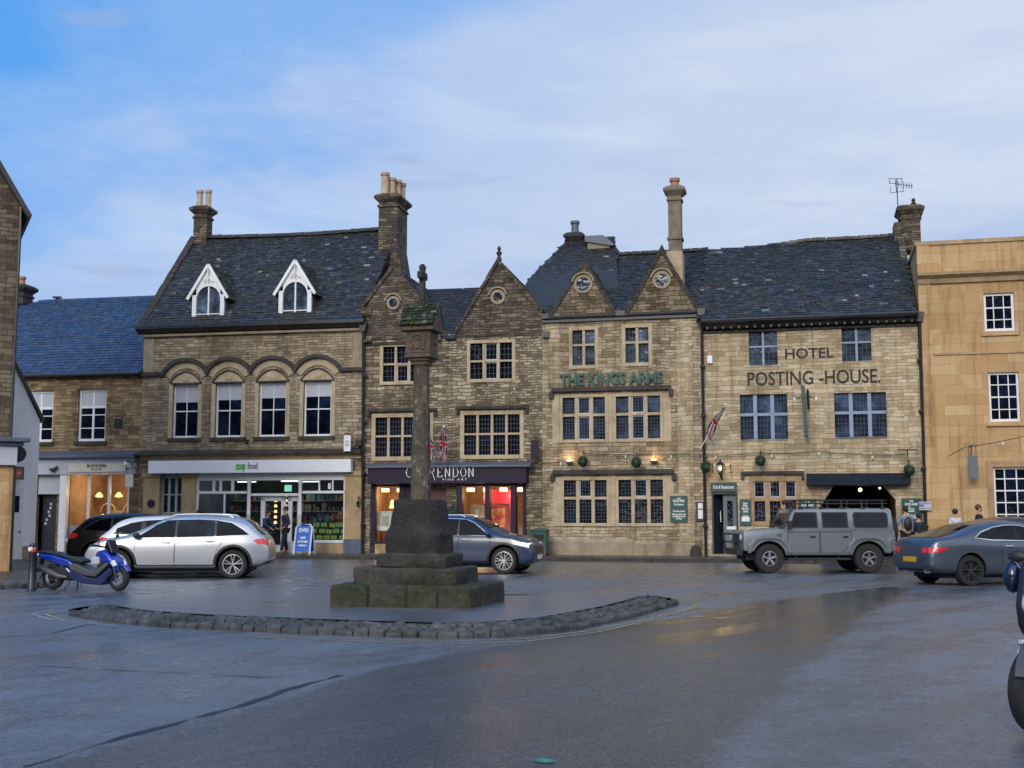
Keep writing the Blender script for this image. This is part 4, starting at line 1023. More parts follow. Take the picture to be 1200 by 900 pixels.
# art in the windows (things of their own)
def picture(px0, px1, py0, py1, v, frame, art, lab, vm=None, easel=False):
    a, b, c, d = rect(F, px0, px1, py0, py1, v); o = ((a + b) / 2, v, c)
    t = fthing(F, 'framed_picture', lab, 'picture', *o); k = .06
    mb = MB(o)
    for q in ((a, a + k, c, d), (b - k, b, c, d), (a + k, b - k, c, c + k), (a + k, b - k, d - k, d)): mb.box(q[0], q[1], v - .03, v + .03, q[2], q[3])
    mb.box(a + k, b - k, v - .0, v + .028, c + k, d - k)
    fr = mb.build('frame', frame, t)
    m = vm if vm is not None else .12
    mb = MB(o); mb.box(a + k + m, b - k - m, v - .008, v - .002, c + k + m, d - k - m); mb.build('painting', art, t)
    mb = MB(o); 
    for s_ in (a + .1, b - .1): mb.tube([(s_, v + .06, c + .1), (s_, v + .2, GZ)], .02, 6)
    mb.box(a, b, v + .03, v + .06, c + .02, c + .08); mb.build('easel', M['plastic'], t)
    return t
art1 = NT('painting_green'); art1.l(art1.ramp(art1.noise(art1.obj(), 5, 4, .6, sc=(1, 1, 5)), [(.35, (.25, .35, .2)), (.6, (.5, .55, .4))]), art1.b.inputs['Base Color'])
art2 = NT('painting_red'); art2.l(art2.ramp(art2.noise(art2.obj(), 2.6, 4, .55), [(.3, (.25, .01, .05)), (.45, (.75, .06, .03)), (.55, (.95, .35, .08)), (.62, (.95, .75, .45))]), art2.b.inputs['Base Color'])
art2b = plain('pink_display', (.75, .05, .12), .5)
picture(443, 461, 599, 622, .35, M['letterwhite'], art1.mat, 'white mounted picture with green painting in the left art shop window')
picture(574, 594, 593, 624, .6, art2b, art2.mat, 'red and orange painting glowing in the right art shop window', vm=.02)
picture(552, 567, 592, 622, .7, M['interior'], art1.mat, 'small pale picture left of the red painting in the right art shop window')
a, b, c, d = rect(F, 566, 602, 574, 590, .75); mb = MB(((a + b) / 2, .9, c)); mb.box(a, b, .9, .95, c, d); mb.box(b - .2, b, .9, .95, GZ, c); ftop(F, mb, 'display_panel', art2b, 'bright pink display panel behind the red painting in the art shop', 'display')
# lamp in left window
a, z = F.at(462, 592, 1.0); o = (a, 1.0, GZ); t = fthing(F, 'table_lamp', 'lit warm table lamp inside the left art shop window', 'lamp', *o)
mb = MB(o); mb.lathe([(.2, z - .12), (.12, z + .2), (.1, z + .2), (.18, z - .12)], (a, 1.0, 0), 14); mb.build('lamp_shade', M['glow_soft'], t)
mb = MB(o); mb.lathe([(.15, GZ), (.15, GZ + .03), (.03, GZ + .1), (.03, z - .1)], (a, 1.0, 0), 10); mb.build('lamp_base', M['plastic'], t)
downpipe(B3, org, [(uc_(F, 427, 390), -.14, zc(F, 427, 388)), (uc_(F, 428, 500), -.14, GZ)])
bracket_sign(F, 'hanging_sign', 'purple grey hanging sign at the right corner of the twin gabled shop', 'sign', 622, 631, 516, 537, -.5, 'purple', 630, 512)
# potted bay bush
def leafy(mb, c, r, n, size, mats=2, sc=(1, 1, 1), hollow=.55):
    for _ in range(n):
        d = Vector((random.gauss(0, 1), random.gauss(0, 1), random.gauss(0, 1))).normalized(); k = r * random.uniform(hollow, 1.05)
        p = Vector((c[0] + d.x * k * sc[0], c[1] + d.y * k * sc[1], c[2] + d.z * k * sc[2]))
        a = Vector((random.gauss(0, 1), random.gauss(0, 1), random.gauss(0, 1))).normalized(); b = a.cross(d + Vector((.01, .02, .03))).normalized(); s = size * random.uniform(.6, 1.3)
        mb.add([p - a * s, p + b * s * .45, p + a * s, p - b * s * .45], [(0, 1, 2, 3)], random.randrange(mats))
lf = [plain('leaf_dark', (.008, .03, .014), .5, var=.3), plain('leaf_mid', (.015, .06, .028), .5, var=.3)]
a, z = F.at(529, 600, -.7); o = (a, -.7, GZ); t = fthing(F, 'potted_bush', 'dark green bay bush in a pot by the art shop door behind the blue car', 'plant', *o)
mb = MB(o); leafy(mb, (a, -.7, z - .1), .38, 500, .05, sc=(1, 1, .9)); mb.build('foliage', lf, t, recalc=False)
mb = MB(o); mb.tube([(a, -.7, GZ + .3), (a, -.7, z)], .025); mb.build('stem', M['darkst'], t)
mb = MB(o); mb.lathe([(.14, GZ), (.2, GZ + .38), (.17, GZ + .38), (.15, GZ + .3)], (a, -.7, 0), 14); mb.build('pot', M['lead'], t)
# ---------------------------------------------------------------- flags
fm = [plain('flag_blue', (.012, .025, .13), .8, var=.1), plain('flag_red', (.42, .015, .03), .8, var=.1), plain('flag_white', (.6, .58, .58), .8, var=.05)]
def jack(x, y):
    """0 blue 1 red 2 white for x in 0..2, y in 0..1"""
    cx, cy = abs(x - 1), abs(y - .5)
    if cx < .1 or cy < .1: return 1
    if cx < .17 or cy < .17: return 2
    d = abs(cy - cx * .5)
    return 1 if d < .035 else 2 if d < .1 else 0
def flag(F, name, label, base, tip, D, L, W, group, start=.05):
    """pole from base to tip (u,v,z); the wet cloth hangs in folds along the direction D, L long and W wide"""
    t = fthing(F, name, label, 'flag', *base, group=group); o = base
    mb = MB(o); mb.tube([base, tip], .022, 6); mb.build('pole', M['white'], t, smooth=True)
    mb = MB(o); mb.blob(tip, .055, 1); mb.build('finial', M['white'], t)
    e = Vector(tip); D = Vector(D).normalized(); S_ = Vector((D.z, 0, -D.x)).normalized(); nx, ny = 40, 22; vs = []
    ph = random.uniform(0, 6)
    for i in range(nx + 1):
        for j in range(ny + 1):
            q, s = i / nx, j / ny; w = W * (.35 + .65 * min(1, q * 1.8)) * (1 - .12 * sin(q * 7 + ph))
            p = e + D * (start + L * q * (1 - .12 * (s - .5))) + S_ * ((s - .5) * w + .03 * sin(q * 5 + ph))
            p.y += .055 * sin(s * 15 + q * 2.5 + ph) - .03
            vs.append(tuple(p))
    mb = MB(o); mb.add(vs, [], 0)
    for i in range(nx):
        for j in range(ny):
            mb.f.append([i * (ny + 1) + j, (i + 1) * (ny + 1) + j, (i + 1) * (ny + 1) + j + 1, i * (ny + 1) + j + 1]); mb.m.append(jack(2 * (i + .5) / nx, (j + .5) / ny))
    c = mb.build('flag_cloth', fm, t, smooth=False, recalc=False)
    sol = c.modifiers.new('thick', 'SOLIDIFY'); sol.thickness = .006
    return t
a, z = F.at(516, 539, -.1); b, z2 = F.at(502, 508, -.9)
flag(F, 'union_flag', 'union flag hanging from the left leaning pole beside the stone cross shaft', (a, -.3, z), (b, -1.0, z2), (.16, 0, -1), .92, .3, 'union flags on the art shop')
a, z = F.at(521, 538, -.1); b, z2 = F.at(520, 500, -.9)
flag(F, 'union_flag', 'union flag hanging straight down, right one of the pair above the art shop sign', (a, -.3, z), (b, -.9, z2), (-.02, 0, -1), 1.2, .26, 'union flags on the art shop')
# ================================================================ KINGS ARMS (frame FR)
F = FR
u0, u1 = 0.0, uc_(F, 822, 500); org = ((u0 + u1) / 2, 0, 0)
B4 = fthing(F, 'gabled_inn', 'buff stone inn with two small round windowed gables, wide mullioned windows and green name letters', 'building', *org)
ze = zc(F, 730, 369)
A1 = rect(F, 671, 697, 387, 428); A2 = rect(F, 733, 760, 384, 425); C1 = rect(F, 659.5, 709, 466, 515); C2 = rect(F, 722, 773.5, 464, 514); D1 = rect(F, 661, 711, 563, 613); D2 = rect(F, 725, 777, 562, 613)
zt_ = (C1[3] + C2[3]) / 2; zb_ = (C1[2] + C2[2]) / 2; C1 = C1[:2] + (zb_, zt_); C2 = C2[:2] + (zb_, zt_)
zt_ = (D1[3] + D2[3]) / 2; zb_ = (D1[2] + D2[2]) / 2; D1 = D1[:2] + (zb_, zt_); D2 = D2[:2] + (zb_, zt_)
mb = MB(org); wall_open(mb, u0, u1, 0, ze, [A1, A2, C1, C2, D1, D2], t=.28, depth=9); mb.build('wall', M['kings'], B4, recalc=False)
gA = (F.at(684.5, 307), F.at(646, 367), F.at(721, 364)); gB = (F.at(775, 293), F.at(736, 363), F.at(817, 358))
mb = MB(org)
for g in (gA, gB): mb.prism([(g[1][0], ze + .005), (g[2][0], ze + .005), (g[0][0], g[0][1])], 0, .3)
gw = mb.build('gable_wall', M['kgable'], B4)
mb = MB(org)
for g in (gA, gB): cope(mb, (g[1][0] - .1, ze - .05), g[0], -.06, .36, .13, n=8); cope(mb, (g[2][0] + .1, ze - .05), g[0], -.06, .36, .13, n=8)
a, z = gB[0]; mb.lathe([(.12, z), (.07, z + .12), (.02, z + .22)], (a, .12, 0), 6)
mb.build('coping', M['darkst'], gw, jitter=.01)
round_window(gw, org, *F.at(683.5, 333), .26); round_window(gw, org, *F.at(775.5, 328), .24)
mb = MB(org); mb.tube([(u0 + .1, -.12, ze - .02), (u1 - .1, -.12, ze - .02)], .075, 8); mb.box(u0, u1, -.1, -.001, ze - .2, ze - .08); mb.box(uc_(F, 727, 366) - .15, uc_(F, 727, 366) + .2, -.2, -.0, ze - .05, ze + .14); mb.box(u0, u0 + .3, -.2, -.0, ze - .05, ze + .14); mb.build('gutter', M['gutter'], B4, smooth=True)
# roof: main slope, higher block on the left with hipped end
vr = 4.8; zr = zc(F, 735, 297, vr); vr2 = 5.6; zr2 = zc(F, 675, 281, vr2)
mb = MB(org); rise = zr - ze; sl = sqrt(vr ** 2 + rise ** 2); xm = uc_(F, 712, 300, vr)
slates(mb, (u0, 0.02, ze - .02), (1, 0, 0), (0, vr, rise), [(0, 0), (u1 - u0, 0), (u1 - u0, sl), (0, sl)], sag=.05)
rise2 = zr2 - ze; L2 = sqrt(vr2 ** 2 + rise2 ** 2); f_ = .62; tp = uc_(F, 662, 283, vr2)
slates(mb, (u0 - 1.4, 0.5, ze + .1), (1, 0, 0), (0, vr2 - .5, rise2 - .1), [(0, L2 * .2), (uc_(F, 727, 330) - u0 + 1.1, L2 * .2), (xm - u0 + 1.6, L2 * .93), (tp - u0 + 1.6, L2 * .96), (.2, L2 * .44)], sag=-.08)
# hipped left end of the block and its back
mb.add([(u0 - 1.2, .1, ze - .25), (u0 + .4, .05, ze - .1), (u0 + 1.0, 1.7, ze + 1.5), (u0 - 1.2, 1.7, ze + 1.3)], [(0, 1, 2, 3)])
mb.add([(u0 - 1.2, 2.4, ze + 1.5), (tp + .1, vr2, zr2 - .05), (u0 - .2, 9, ze)], [(0, 1, 2)])
mb.add([(u0, vr, zr), (u1, vr, zr), (u1, 9, ze), (u0, 9, ze)], [(0, 1, 2, 3)])
mb.add([(tp, vr2, zr2 - .03), (xm, vr2, zr2 - .1), (xm, 9.5, ze), (u0, 9.5, ze)], [(0, 1, 2, 3)])
for g in (gA, gB): gable_roof(mb, F, g[1][0], g[2][0], g[0][0], ze + .02, g[0][1] + .02, 3.4, .28)
rf = mb.build('roof', M['slate'], B4, recalc=False)
mb = MB(org)
for i in range(12):
    a = xm + (u1 - xm) * i / 12; mb.prism([(vr - .18, zr - .08), (vr, zr + .08), (vr + .18, zr - .08)], a, a + (u1 - xm) / 12 - .02, 0, 'x')
for i in range(5):
    a = tp + (xm - tp) * i / 5; mb.prism([(vr2 - .18, zr2 - .18), (vr2, zr2 + .06), (vr2 + .18, zr2 - .18)], a, a + (xm - tp) / 5 - .02, 0, 'x')
mb.halves('ridge_tile', M['darkst'], rf, xm, jitter=.012)
chimney(rf, org, uc_(F, 674, 276, vr2), vr2, .55, .55, zr2 - .5, zc(F, 674, 276, vr2), 'darkst', [(0, 0, .62, .17)], potmat='lead')
a, b = uc_(F, 693, 290, vr2), uc_(F, 721, 290, vr2); zt_ = zc(F, 710, 281, vr2)
mb = MB(org); mb.box(a, b - .1, vr2 - .9, vr2 + 1.2, zr - .6, zt_ - .25); mb.prism([(a - .1, zt_ - .02), (b - .35, zt_ - .02), (b + .1, zt_ - .42), (b + .05, zt_ - .5), (a - .1, zt_ - .25)], vr2 - 1.0, vr2 + 1.3, 1); mb.build('roof_housing', [M['dress_grey'], M['lead']], rf)
# tall ashlar stack by the right gable
vc = .9; a0, a1 = uc_(F, 781, 260, vc), uc_(F, 797, 260, vc); um = (a0 + a1) / 2; w_ = a1 - a0; zt_ = zc(F, 789, 220, vc)
zn = zc(F, 789, 279, vc)
chs = chimney(rf, org, um + .05, vc + .25, w_ * .95, w_ * .95, ze, zt_, 'stack', [(0, 0, .42, .17)], potmat='terracotta', neck=zn)
mb = MB(org); mb.box(um - w_ * .5, um + w_ * .64, vc - .12, vc + .7, ze, zc(F, 789, 295, vc)); mb.build('chimney_base', M['dress'], chs)
# windows
mullion_window(F, B4, org, *A1, 2, .58, 'dress', lead_n=(3, 4), glass='glass_pale', surround=.14, mw=.11)
mullion_window(F, B4, org, *A2, 2, .58, 'dress', lead_n=(3, 4), glass='glass_pale', surround=.14, mw=.11)
for q, cs_ in ((C1, ((1, 1), (1, 0))), (C2, ((1, 1), (1, 0)))): mullion_window(F, B4, org, *q, 3, .58, 'dress', glass='glass_mid', lead_n=(4, 7), casements=cs_, mw=.13, surround=.12)
for q, cs_ in ((D1, ((1, 1),)), (D2, ((1, 1),))): mullion_window(F, B4, org, *q, 3, .58, 'dress', lead_n=(4, 7), casements=cs_, mw=.13, surround=.12)
mb = MB(org)
for q0, q1 in ((C1, C2), (D1, D2)):
    for g_ in ((q0[1] + .125, q1[0] - .125, -.02), (q0[0] - .4, q0[0] - .125, -.012), (q1[1] + .125, q1[1] + .4, -.012)):
        mb = MB(org); mb.box(g_[0], g_[1], g_[2], .0, q0[2] - .11, q0[3] + .11); mb.build('window_dressing', M['dress'], B4)
mb = MB(org)
for q0, q1 in ((C1, C2), (D1, D2)):
    zz = q0[3] + .22; mb.prism([(-.16, zz), (-.16, zz + .07), (0, zz + .17), (0, zz)], q0[0] - .42, q1[1] + .42, 0, 'x')
    for x in (q0[0] - .42, q1[1] + .42): mb.box(x - .08, x + .08, -.14, 0, zz - .24, zz - .002)
mb.halves('hood_mould', M['darkst'], B4, (C1[2] + D1[3]) / 2, 2, jitter=.01)
mb = MB(org); mb.prism([(-.1, 0), (-.1, .62), (0, .72), (0, 0)], u0 + .05, uc_(F, 742, 640), 0, 'x'); mb.prism([(-.07, 0), (-.07, .55), (0, .62), (0, 0)], uc_(F, 742, 640) + .003, u1 - .3, 0, 'x'); mb.build('plinth', M['dress_grey'], B4)
mb = MB(org); mb.box(u1 - .85, u1 - .3, -.02, .0, .65, ze - .25); mb.build('quoin_stones', M['hotel'], B4)
a, b, c, d = rect(F, 656, 777, 437.5, 451.5, -.08); o = ((a + b) / 2, -.08, (c + d) / 2)
t = text_obj('name_lettering', 'THE KINGS ARMS', .6, M['lettergreen'], None, (0, 0, 0), ext=.03, bold=.018, width=b - a)
t.location = F.w(*o); t.rotation_euler = (0, 0, -F.a); tag(t, 'raised dark green letters reading THE KINGS ARMS across the inn front', 'sign')
# ---------------------------------------------------------------- long posting house range
u0, u1 = uc_(F, 822, 500), uc_(F, 1079.5, 500); org = ((u0 + u1) / 2, 0, 0); ze = zc(F, 950, 373)
B5 = fthing(F, 'posting_house', 'long cream stone posting house with dark slate roof, blue grey windows and carriage arch', 'building', *org)
U1 = rect(F, 877.5, 911, 388, 428); U2 = rect(F, 986.5, 1021, 383, 423); V1 = rect(F, 867.5, 923, 462, 514.5); V2 = rect(F, 978, 1039, 460, 512)
X1 = rect(F, 884, 933, 564, 611); door = (uc_(F, 834, 600), uc_(F, 865, 600), .05, zc(F, 848, 577)); arch = (uc_(F, 961, 600), uc_(F, 1050, 600), .0, zc(F, 1005, 569))
mb = MB(org); wall_open(mb, u0, u1, 0, ze, [U1, U2, V1, V2, X1, door, arch], t=.3, depth=9.5); mb.build('wall', M['hotel'], B5, recalc=False)
vr = 4.9; zr = zc(F, 935, 280, vr); rise = zr - ze - .05; sl = sqrt((vr + .45) ** 2 + rise ** 2)
mb = MB(org)
slates(mb, (u0 - .1, -.45, ze + .05), (1, 0, 0), (0, vr + .45, rise), [(0, 0), (u1 - u0 + .1, 0), (u1 - u0 + .1, sl), ((u1 - u0) * .5, sl), (0, sl - .5)], ch=.22, cw=.34, sag=.14)
mb.add([(u0, vr, zr - .5), (u1, vr, zr - .1), (u1, 9.5, ze), (u0, 9.5, ze)], [(0, 1, 2, 3)])
rf = mb.build('roof', M['slate'], B5, recalc=False)
mb = MB(org); n = 26; L = u1 - u0
for i in range(n):
    a = u0 + L * i / n; dz = -.14 * (sin(pi * i / n) + .35 * sin(2.3 * pi * i / n + 1)) - .36 * max(0, 1 - 2 * i / n); mb.prism([(vr - .2, zr - .06 + dz), (vr, zr + .11 + dz), (vr + .2, zr - .06 + dz)], a, a + L / n - .015, 0, 'x')
mb.build('ridge_tile', M['dark'], rf, jitter=.012)
mb = MB(org); mb.tube([(u0 + .1, -.52, ze - .03), (u1, -.52, ze - .03)], .085, 8); mb.prism([(-.46, ze - .06), (0, ze - .06), (0, ze - .34), (-.3, ze - .2)], u0 + .1, u1 - .01, 0, 'x')
mb.build('gutter', M['gutter'], B5)
mb = MB(org)
for i in range(26): x = u0 + .3 + (L - .5) * i / 25; mb.box(x - .04, x + .04, -.28, -.001, ze - .3, ze - .065)
mb.build('eaves_brackets', M['iron'], B5)
mb = MB(org); mb.box(u0 + .05, u1 - .01, -.08, -.001, ze - .42, ze - .345); mb.build('eaves_course', M['darkst'], B5)
chs = chimney(rf, org, uc_(F, 1066, 262, vr), vr, .72, 1.0, zr - .8, zc(F, 1066, 246, vr), 'dark', [])
mb = MB(org); a, z = F.at(1070, 246, vr + .3); mb.lathe([(.12, z), (.06, z + .1), (.12, z + .17), (.05, z + .26), (.09, z + .32), (.01, z + .42)], (a, vr, 0), 8); mb.build('finial', M['darkst'], chs, smooth=True)
mb = MB(org); mb.box(u1 - .35, u1 - .02, vr - .5, vr + .5, zr - 1.2, zr + .35); mb.prism([(-.3, ze - .1), (9.5, ze - .1), (vr, zr + .12)], u1 - .24, u1 - .01, 0, 'x'); mb.build('gable_coping', M['dark'], rf)
# openings
mullion_window(F, B5, org, *U1, 2, .55, 'bluegrey', lead_n=(3, 4), glass='glass_pale', surround=.09, mw=.09, wood='bluegrey', sill=False)
mullion_window(F, B5, org, *U2, 2, .55, 'bluegrey', lead_n=(3, 4), glass='glass_pale', surround=.09, mw=.09, wood='bluegrey', sill=False)
mullion_window(F, B5, org, *V1, 3, .55, 'bluegrey', glass='glass_mid', lead_n=(4, 5), surround=.09, mw=.14, wood='bluegrey')
mullion_window(F, B5, org, *V2, 3, .55, 'bluegrey', glass='glass_mid', lead_n=(4, 5), surround=.09, mw=.14, wood='bluegrey')
mullion_window(F, B5, org, *X1, 3, .55, 'dress_brown', lead_n=(3, 4), surround=.16, mw=.17, casements=((0, 1), (1, 1), (2, 1)), hood=(X1[0] - .45, X1[1] + .3, X1[3] + .24))
# painted letters
for s, px0, px1, py0, py1 in (('HOTEL', 920, 977, 408.5, 420.5), ('POSTING -HOUSE.', 876, 1032, 435, 451.5)):
    a, b, c, d = rect(F, px0, px1, py0, py1, 0)
    text_obj('painted_lettering', s, (d - c) * 1.38, M['letterblack'], B5, ((a + b) / 2 - org[0], -.004, (c + d) / 2), ext=.002, bold=.009, width=b - a)
# doorway
a, b, c, d = door
mb = MB(org)
for x in (a, b - .07): mb.box(x, x + .07, .02, .2, GZ, d)
mb.box(a + .07, b - .07, .02, .2, d - .07, d); dfz = mb.build('door_frame', M['darkdoor'], B5)
xm = a + (b - a) * .42
mb = MB(org); mb.box(xm, b - .07, .18, .24, GZ + .08, d - .08); dr = mb.build('door', M['greydoor'], B5, bevel=.01)
mb = MB(org); mb.box(xm + .15, b - .2, .172, .179, 1.15, d - .3); mb.build('pane', M['glass'], dr)
mb = MB(org); mb.box(b - .42, b - .09, .165, .171, 1.08, 1.2); mb.build('notice', M['letterwhite'], dr)
mb = MB(org); mb.obox((a + .08, .22, (GZ + d) / 2), (xm - .02, .55, (GZ + d) / 2), .05, d - GZ - .1); dr = mb.build('door', M['darkdoor'], B5)
mb = MB(org); mb.obox((a + .3, .28, 1.35), (a + .3, .28, 1.75), .03, .03); mb.build('handle', M['chrome'], dr)
mb = MB(org); mb.box(a - .12, b + .12, -.15, .6, .05, GZ + .07); mb.build('doorstep', M['dress_grey'], B5)
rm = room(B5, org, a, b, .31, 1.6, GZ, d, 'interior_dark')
# carriage arch: tunnel, beam, lamps
a, b, c, d = arch
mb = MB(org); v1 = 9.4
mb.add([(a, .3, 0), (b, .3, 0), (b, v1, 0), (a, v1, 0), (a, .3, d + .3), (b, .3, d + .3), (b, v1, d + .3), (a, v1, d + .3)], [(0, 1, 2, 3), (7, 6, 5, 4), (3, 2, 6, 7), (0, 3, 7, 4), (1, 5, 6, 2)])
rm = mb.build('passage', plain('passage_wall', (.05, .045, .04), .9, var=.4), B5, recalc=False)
mb = MB(org)
mb.prism([(a, d - .75), (a, d), (a + .5, d)], -.001, .3); mb.prism([(b, d - .5), (b, d), (b - .4, d)], -.001, .3); mb.halves('arch_corner', M['hotel'], B5, (a + b) / 2)
mb = MB(org); q0, q1 = uc_(F, 945, 560, -.35), uc_(F, 1067, 560, -.35); mb.box(q0, q1, -.42, -.0, zc(F, 1006, 568.5, -.4), zc(F, 1006, 554.5, -.4)); mb.build('canopy_beam', M['lead'] if False else plain('navy_board', (.01, .018, .03), .7, var=.3, spec=.2), B5, bevel=.015, jitter=.004)
mb = MB(org); lp = [F.at(1008, 574, 2.0), F.at(1031, 572, 3.5)]
mb.blob((lp[0][0], 2.0, lp[0][1]), .07, 2); mb.blob((lp[1][0], 3.5, lp[1][1]), .04, 2); mb.build('passage_lamp', M['glow'], rm)
lamp_pt(F, lp[0][0], 1.8, lp[0][1] - .15, 6)
downpipe(B5, org, [(uc_(F, 1077, 366), -.14, ze - .25), (uc_(F, 1080, 500), -.14, GZ)])
downpipe(B4, (0, 0, 0), [(uc_(F, 822.5, 375), -.14, zc(F, 822, 372)), (uc_(F, 825, 500), -.14, GZ)]).location = (-B4['_o'] if '_o' in B4 else 0, 0, 0) if False else (-(0.0 + uc_(F, 822, 500)) / 2, 0, 0)
# aerial on the ridge
a, z0_ = F.at(1053, 268, vr - .4); _, z1_ = F.at(1052, 207, vr - .4); o = (a, vr - .4, z0_)
t = fthing(F, 'television_aerial', 'thin television aerial on a mast beside the chimney of the posting house', 'aerial', *o)
mb = MB(o); mb.tube([(a, vr - .4, z0_ - .9), (a, vr - .4, z1_ - .1)], .022, 6); mb.box(a - .03, a + .4, vr - .42, vr - .38, z0_ + .1, z0_ + .14); mb.build('mast', M['alloy_dark'], t)
mb = MB(o); v_ = vr - .4; zz = z1_ - .35
mb.tube([(a - .3, v_, zz + .12), (a + .6, v_, zz - .08)], .014, 5)
for k in range(7): x = a - .05 + k * .1; y = zz + .06 - k * .022; mb.tube([(x, v_ - .12, y - .1), (x, v_ + .12, y + .1)], .009, 4); mb.tube([(x, v_ - .12, y + .1), (x, v_ + .12, y - .1)], .009, 4)
for s_ in (-1, 1):
    for x in (a - .28, a - .05, a + .2): mb.tube([(x, v_ + s_ * .25, zz + s_ * .32), (x + .02, v_ + s_ * .1, zz + s_ * .1)], .012, 4)
    mb.tube([(a - .3, v_ + s_ * .25, zz + s_ * .36), (a + .25, v_ + s_ * .25, zz + s_ * .32)], .012, 4)
mb.build('aerial_elements', M['alloy_dark'], t)
# ---------------------------------------------------------------- honey ashlar house on the right
vo = -.08
u0, u1 = uc_(F, 1080, 450, vo), uc_(F, 1330, 450, vo); zt_ = zc(F, 1100, 283, vo); org = (u0 + 2, vo, 0)
B6 = fthing(F, 'ashlar_house', 'honey coloured ashlar house with flat parapet and white sash windows at the right edge', 'building', *org)
s1 = rect(F, 1153, 1189, 343, 388, vo); s2 = rect(F, 1159, 1195, 436, 494, vo); s3 = rect(F, 1165, 1221, 547, 617, vo)
mb = MB(org); wall_open(mb, u0, u1, 0, zt_ - .12, [s1, s2, s3], v=vo, t=.2, depth=9); mb.build('wall', M['ashlar'], B6, recalc=False)
mb = MB(org); mb.box(u0 - .06, u1, vo - .06, 9, zt_ - .12, zt_ + .02); zc1 = zc(F, 1130, 318, vo - .2)
mb.prism([(vo, zc1 - .38), (vo - .1, zc1 - .36), (vo - .14, zc1 - .2), (vo - .34, zc1 - .1), (vo - .36, zc1), (vo, zc1 + .06)], u0 - .02, u1, 0, 'x'); 
z_ = zc(F, 1140, 414, vo); mb.prism([(vo, z_ - .05), (vo - .05, z_ - .03), (vo - .05, z_ + .03), (vo, z_ + .05)], u0 + .45, u1, 0, 'x')
mb.build('cornice', M['dress_tan'], B6)
mb = MB(org); mb.box(u0, u0 + .42, vo - .05, vo - .0, 0, zc1 - .37); mb.box(u0, u0 + .42, vo - .04, vo, zc1 + .06, zt_ - .121); mb.build('corner_pilaster', M['ashlar'], B6)
sash_window(B6, org, *s1, 3, (2, 1), v=vo + .02, fw=.09, bw=.035, mid=.62, sill='ashlar', sillw=.12)
sash_window(B6, org, *s2, 3, (2, 2), v=vo + .02, fw=.08, bw=.035, mid=.5, sill='ashlar', sillw=.12)
sash_window(B6, org, *s3, 4, (3, 2), v=vo + .02, fw=.08, bw=.04, mid=.6, sill='ashlar', sillw=.12)
mb = MB(org); a, b, c, d = s3
for q in ((a - .2, a, c, d + .2), (a, b, d, d + .2)): mb.box(q[0], q[1], vo - .05, vo + .0, q[2], q[3])
mb.build('window_surround', M['dress_brown'], B6)
# ---------------------------------------------------------------- signs and fittings of the inn
def board(name, lab, px0, px1, py0, py1, lines, mat='green', v=0, th=.05, cat='sign', tm='letterwhite', group=None, rim=True):
    a, b, c, d = rect(F, px0, px1, py0, py1, v); o = ((a + b) / 2, v, c)
    t = fthing(F, name, lab, cat, *o, group=group)
    mb = MB(o); mb.box(a, b, v - th, v - .002, c, d); pl = mb.build('sign_board', M[mat], t, bevel=.008)
    if rim:
        mb = MB(o); k = .02
        for q in ((a, a + k, c, d), (b - k, b, c, d), (a + k, b - k, c, c + k), (a + k, b - k, d - k, d)): mb.box(q[0], q[1], v - th - .008, v - th, q[2], q[3])
        mb.build('rim', M['green'], pl)
    for s, y, sz, w in lines: text_obj('lettering', s, sz, M[tm], pl, (0, -th - .004, (d - c) * y), width=(b - a) * w, ext=.002, bold=.003)
    return t
board('wall_sign', 'green board with lines of white writing right of the lower inn windows', 785.5, 806, 581, 612, [('THE', .88, .1, .22), ('KINGS ARMS', .8, .13, .66), ('Pub & Restaurant', .67, .1, .56), ('En-suite rooms', .42, .1, .66), ('Morning coffee, lunch', .3, .09, .78), ('and dinner served', .22, .09, .72), ('all day', .14, .09, .34)])
t = board('menu_case', 'black framed menu case with white pages left of the black drainpipe', 816, 826, 588, 611, [], 'plastic', th=.07, cat='menu case', rim=False)
a, b, c, d = rect(F, 818, 823.5, 591, 608.5, 0); o = (uc_(F, 821, 600), 0, rect(F, 816, 826, 588, 611)[2])
mb = MB((0, 0, 0)); w_ = (b - a) / 2; mb.box(-w_, w_, -.08, -.072, .1, .42); mb.box(-w_, w_, -.08, -.072, .46, .66); mb.build('page', M['letterwhite'], t)
board('door_sign', 'long green Pub & Restaurant sign over the grey door', 833, 863.5, 565.5, 576, [('Pub & Restaurant', .48, .17, .8)], v=-.02, th=.05)
t = board('wall_sign', 'narrow green opening hours board just right of the grey door', 867, 880.5, 585, 616, [('Open', .84, .13, .4), ('from', .74, .13, .4), ('8am for', .64, .12, .62), ('coffee', .54, .12, .45), ('Food', .36, .12, .38)])
mb = MB((0, 0, 0)); mb.box(-.14, .14, -.06, -.052, .15, .32); mb.build('notice', M['letterwhite'], t)
board('wall_sign', 'green board between the brown window and the arch, showing over the off-roader', 936, 957, 585, 612, [('THE', .86, .1, .2), ('KINGS ARMS', .74, .12, .7)])
board('wall_sign', 'tall green Eat Drink Sleep board right of the carriage arch', 1057, 1080, 584, 628, [('THE', .92, .09, .2), ('KINGS ARMS', .84, .12, .66), ('Eat', .7, .26, .3), ('Drink', .52, .26, .5), ('Sleep', .34, .26, .5)])
t = board('parking_sign', 'small pale blue and white parking sign fixed on the right hand drainpipe', 1077, 1091.5, 588, 598, [], 'palegrey', v=-.25, th=.03, rim=False)
mb = MB((0, 0, 0)); mb.box(-.19, -.06, -.04, -.034, .13, .26); mb.build('symbol', plain('sign_blue', (.01, .06, .4), .4), t)
text_obj('lettering', 'P', .12, M['letterwhite'], t, (-.125, -.042, .195))
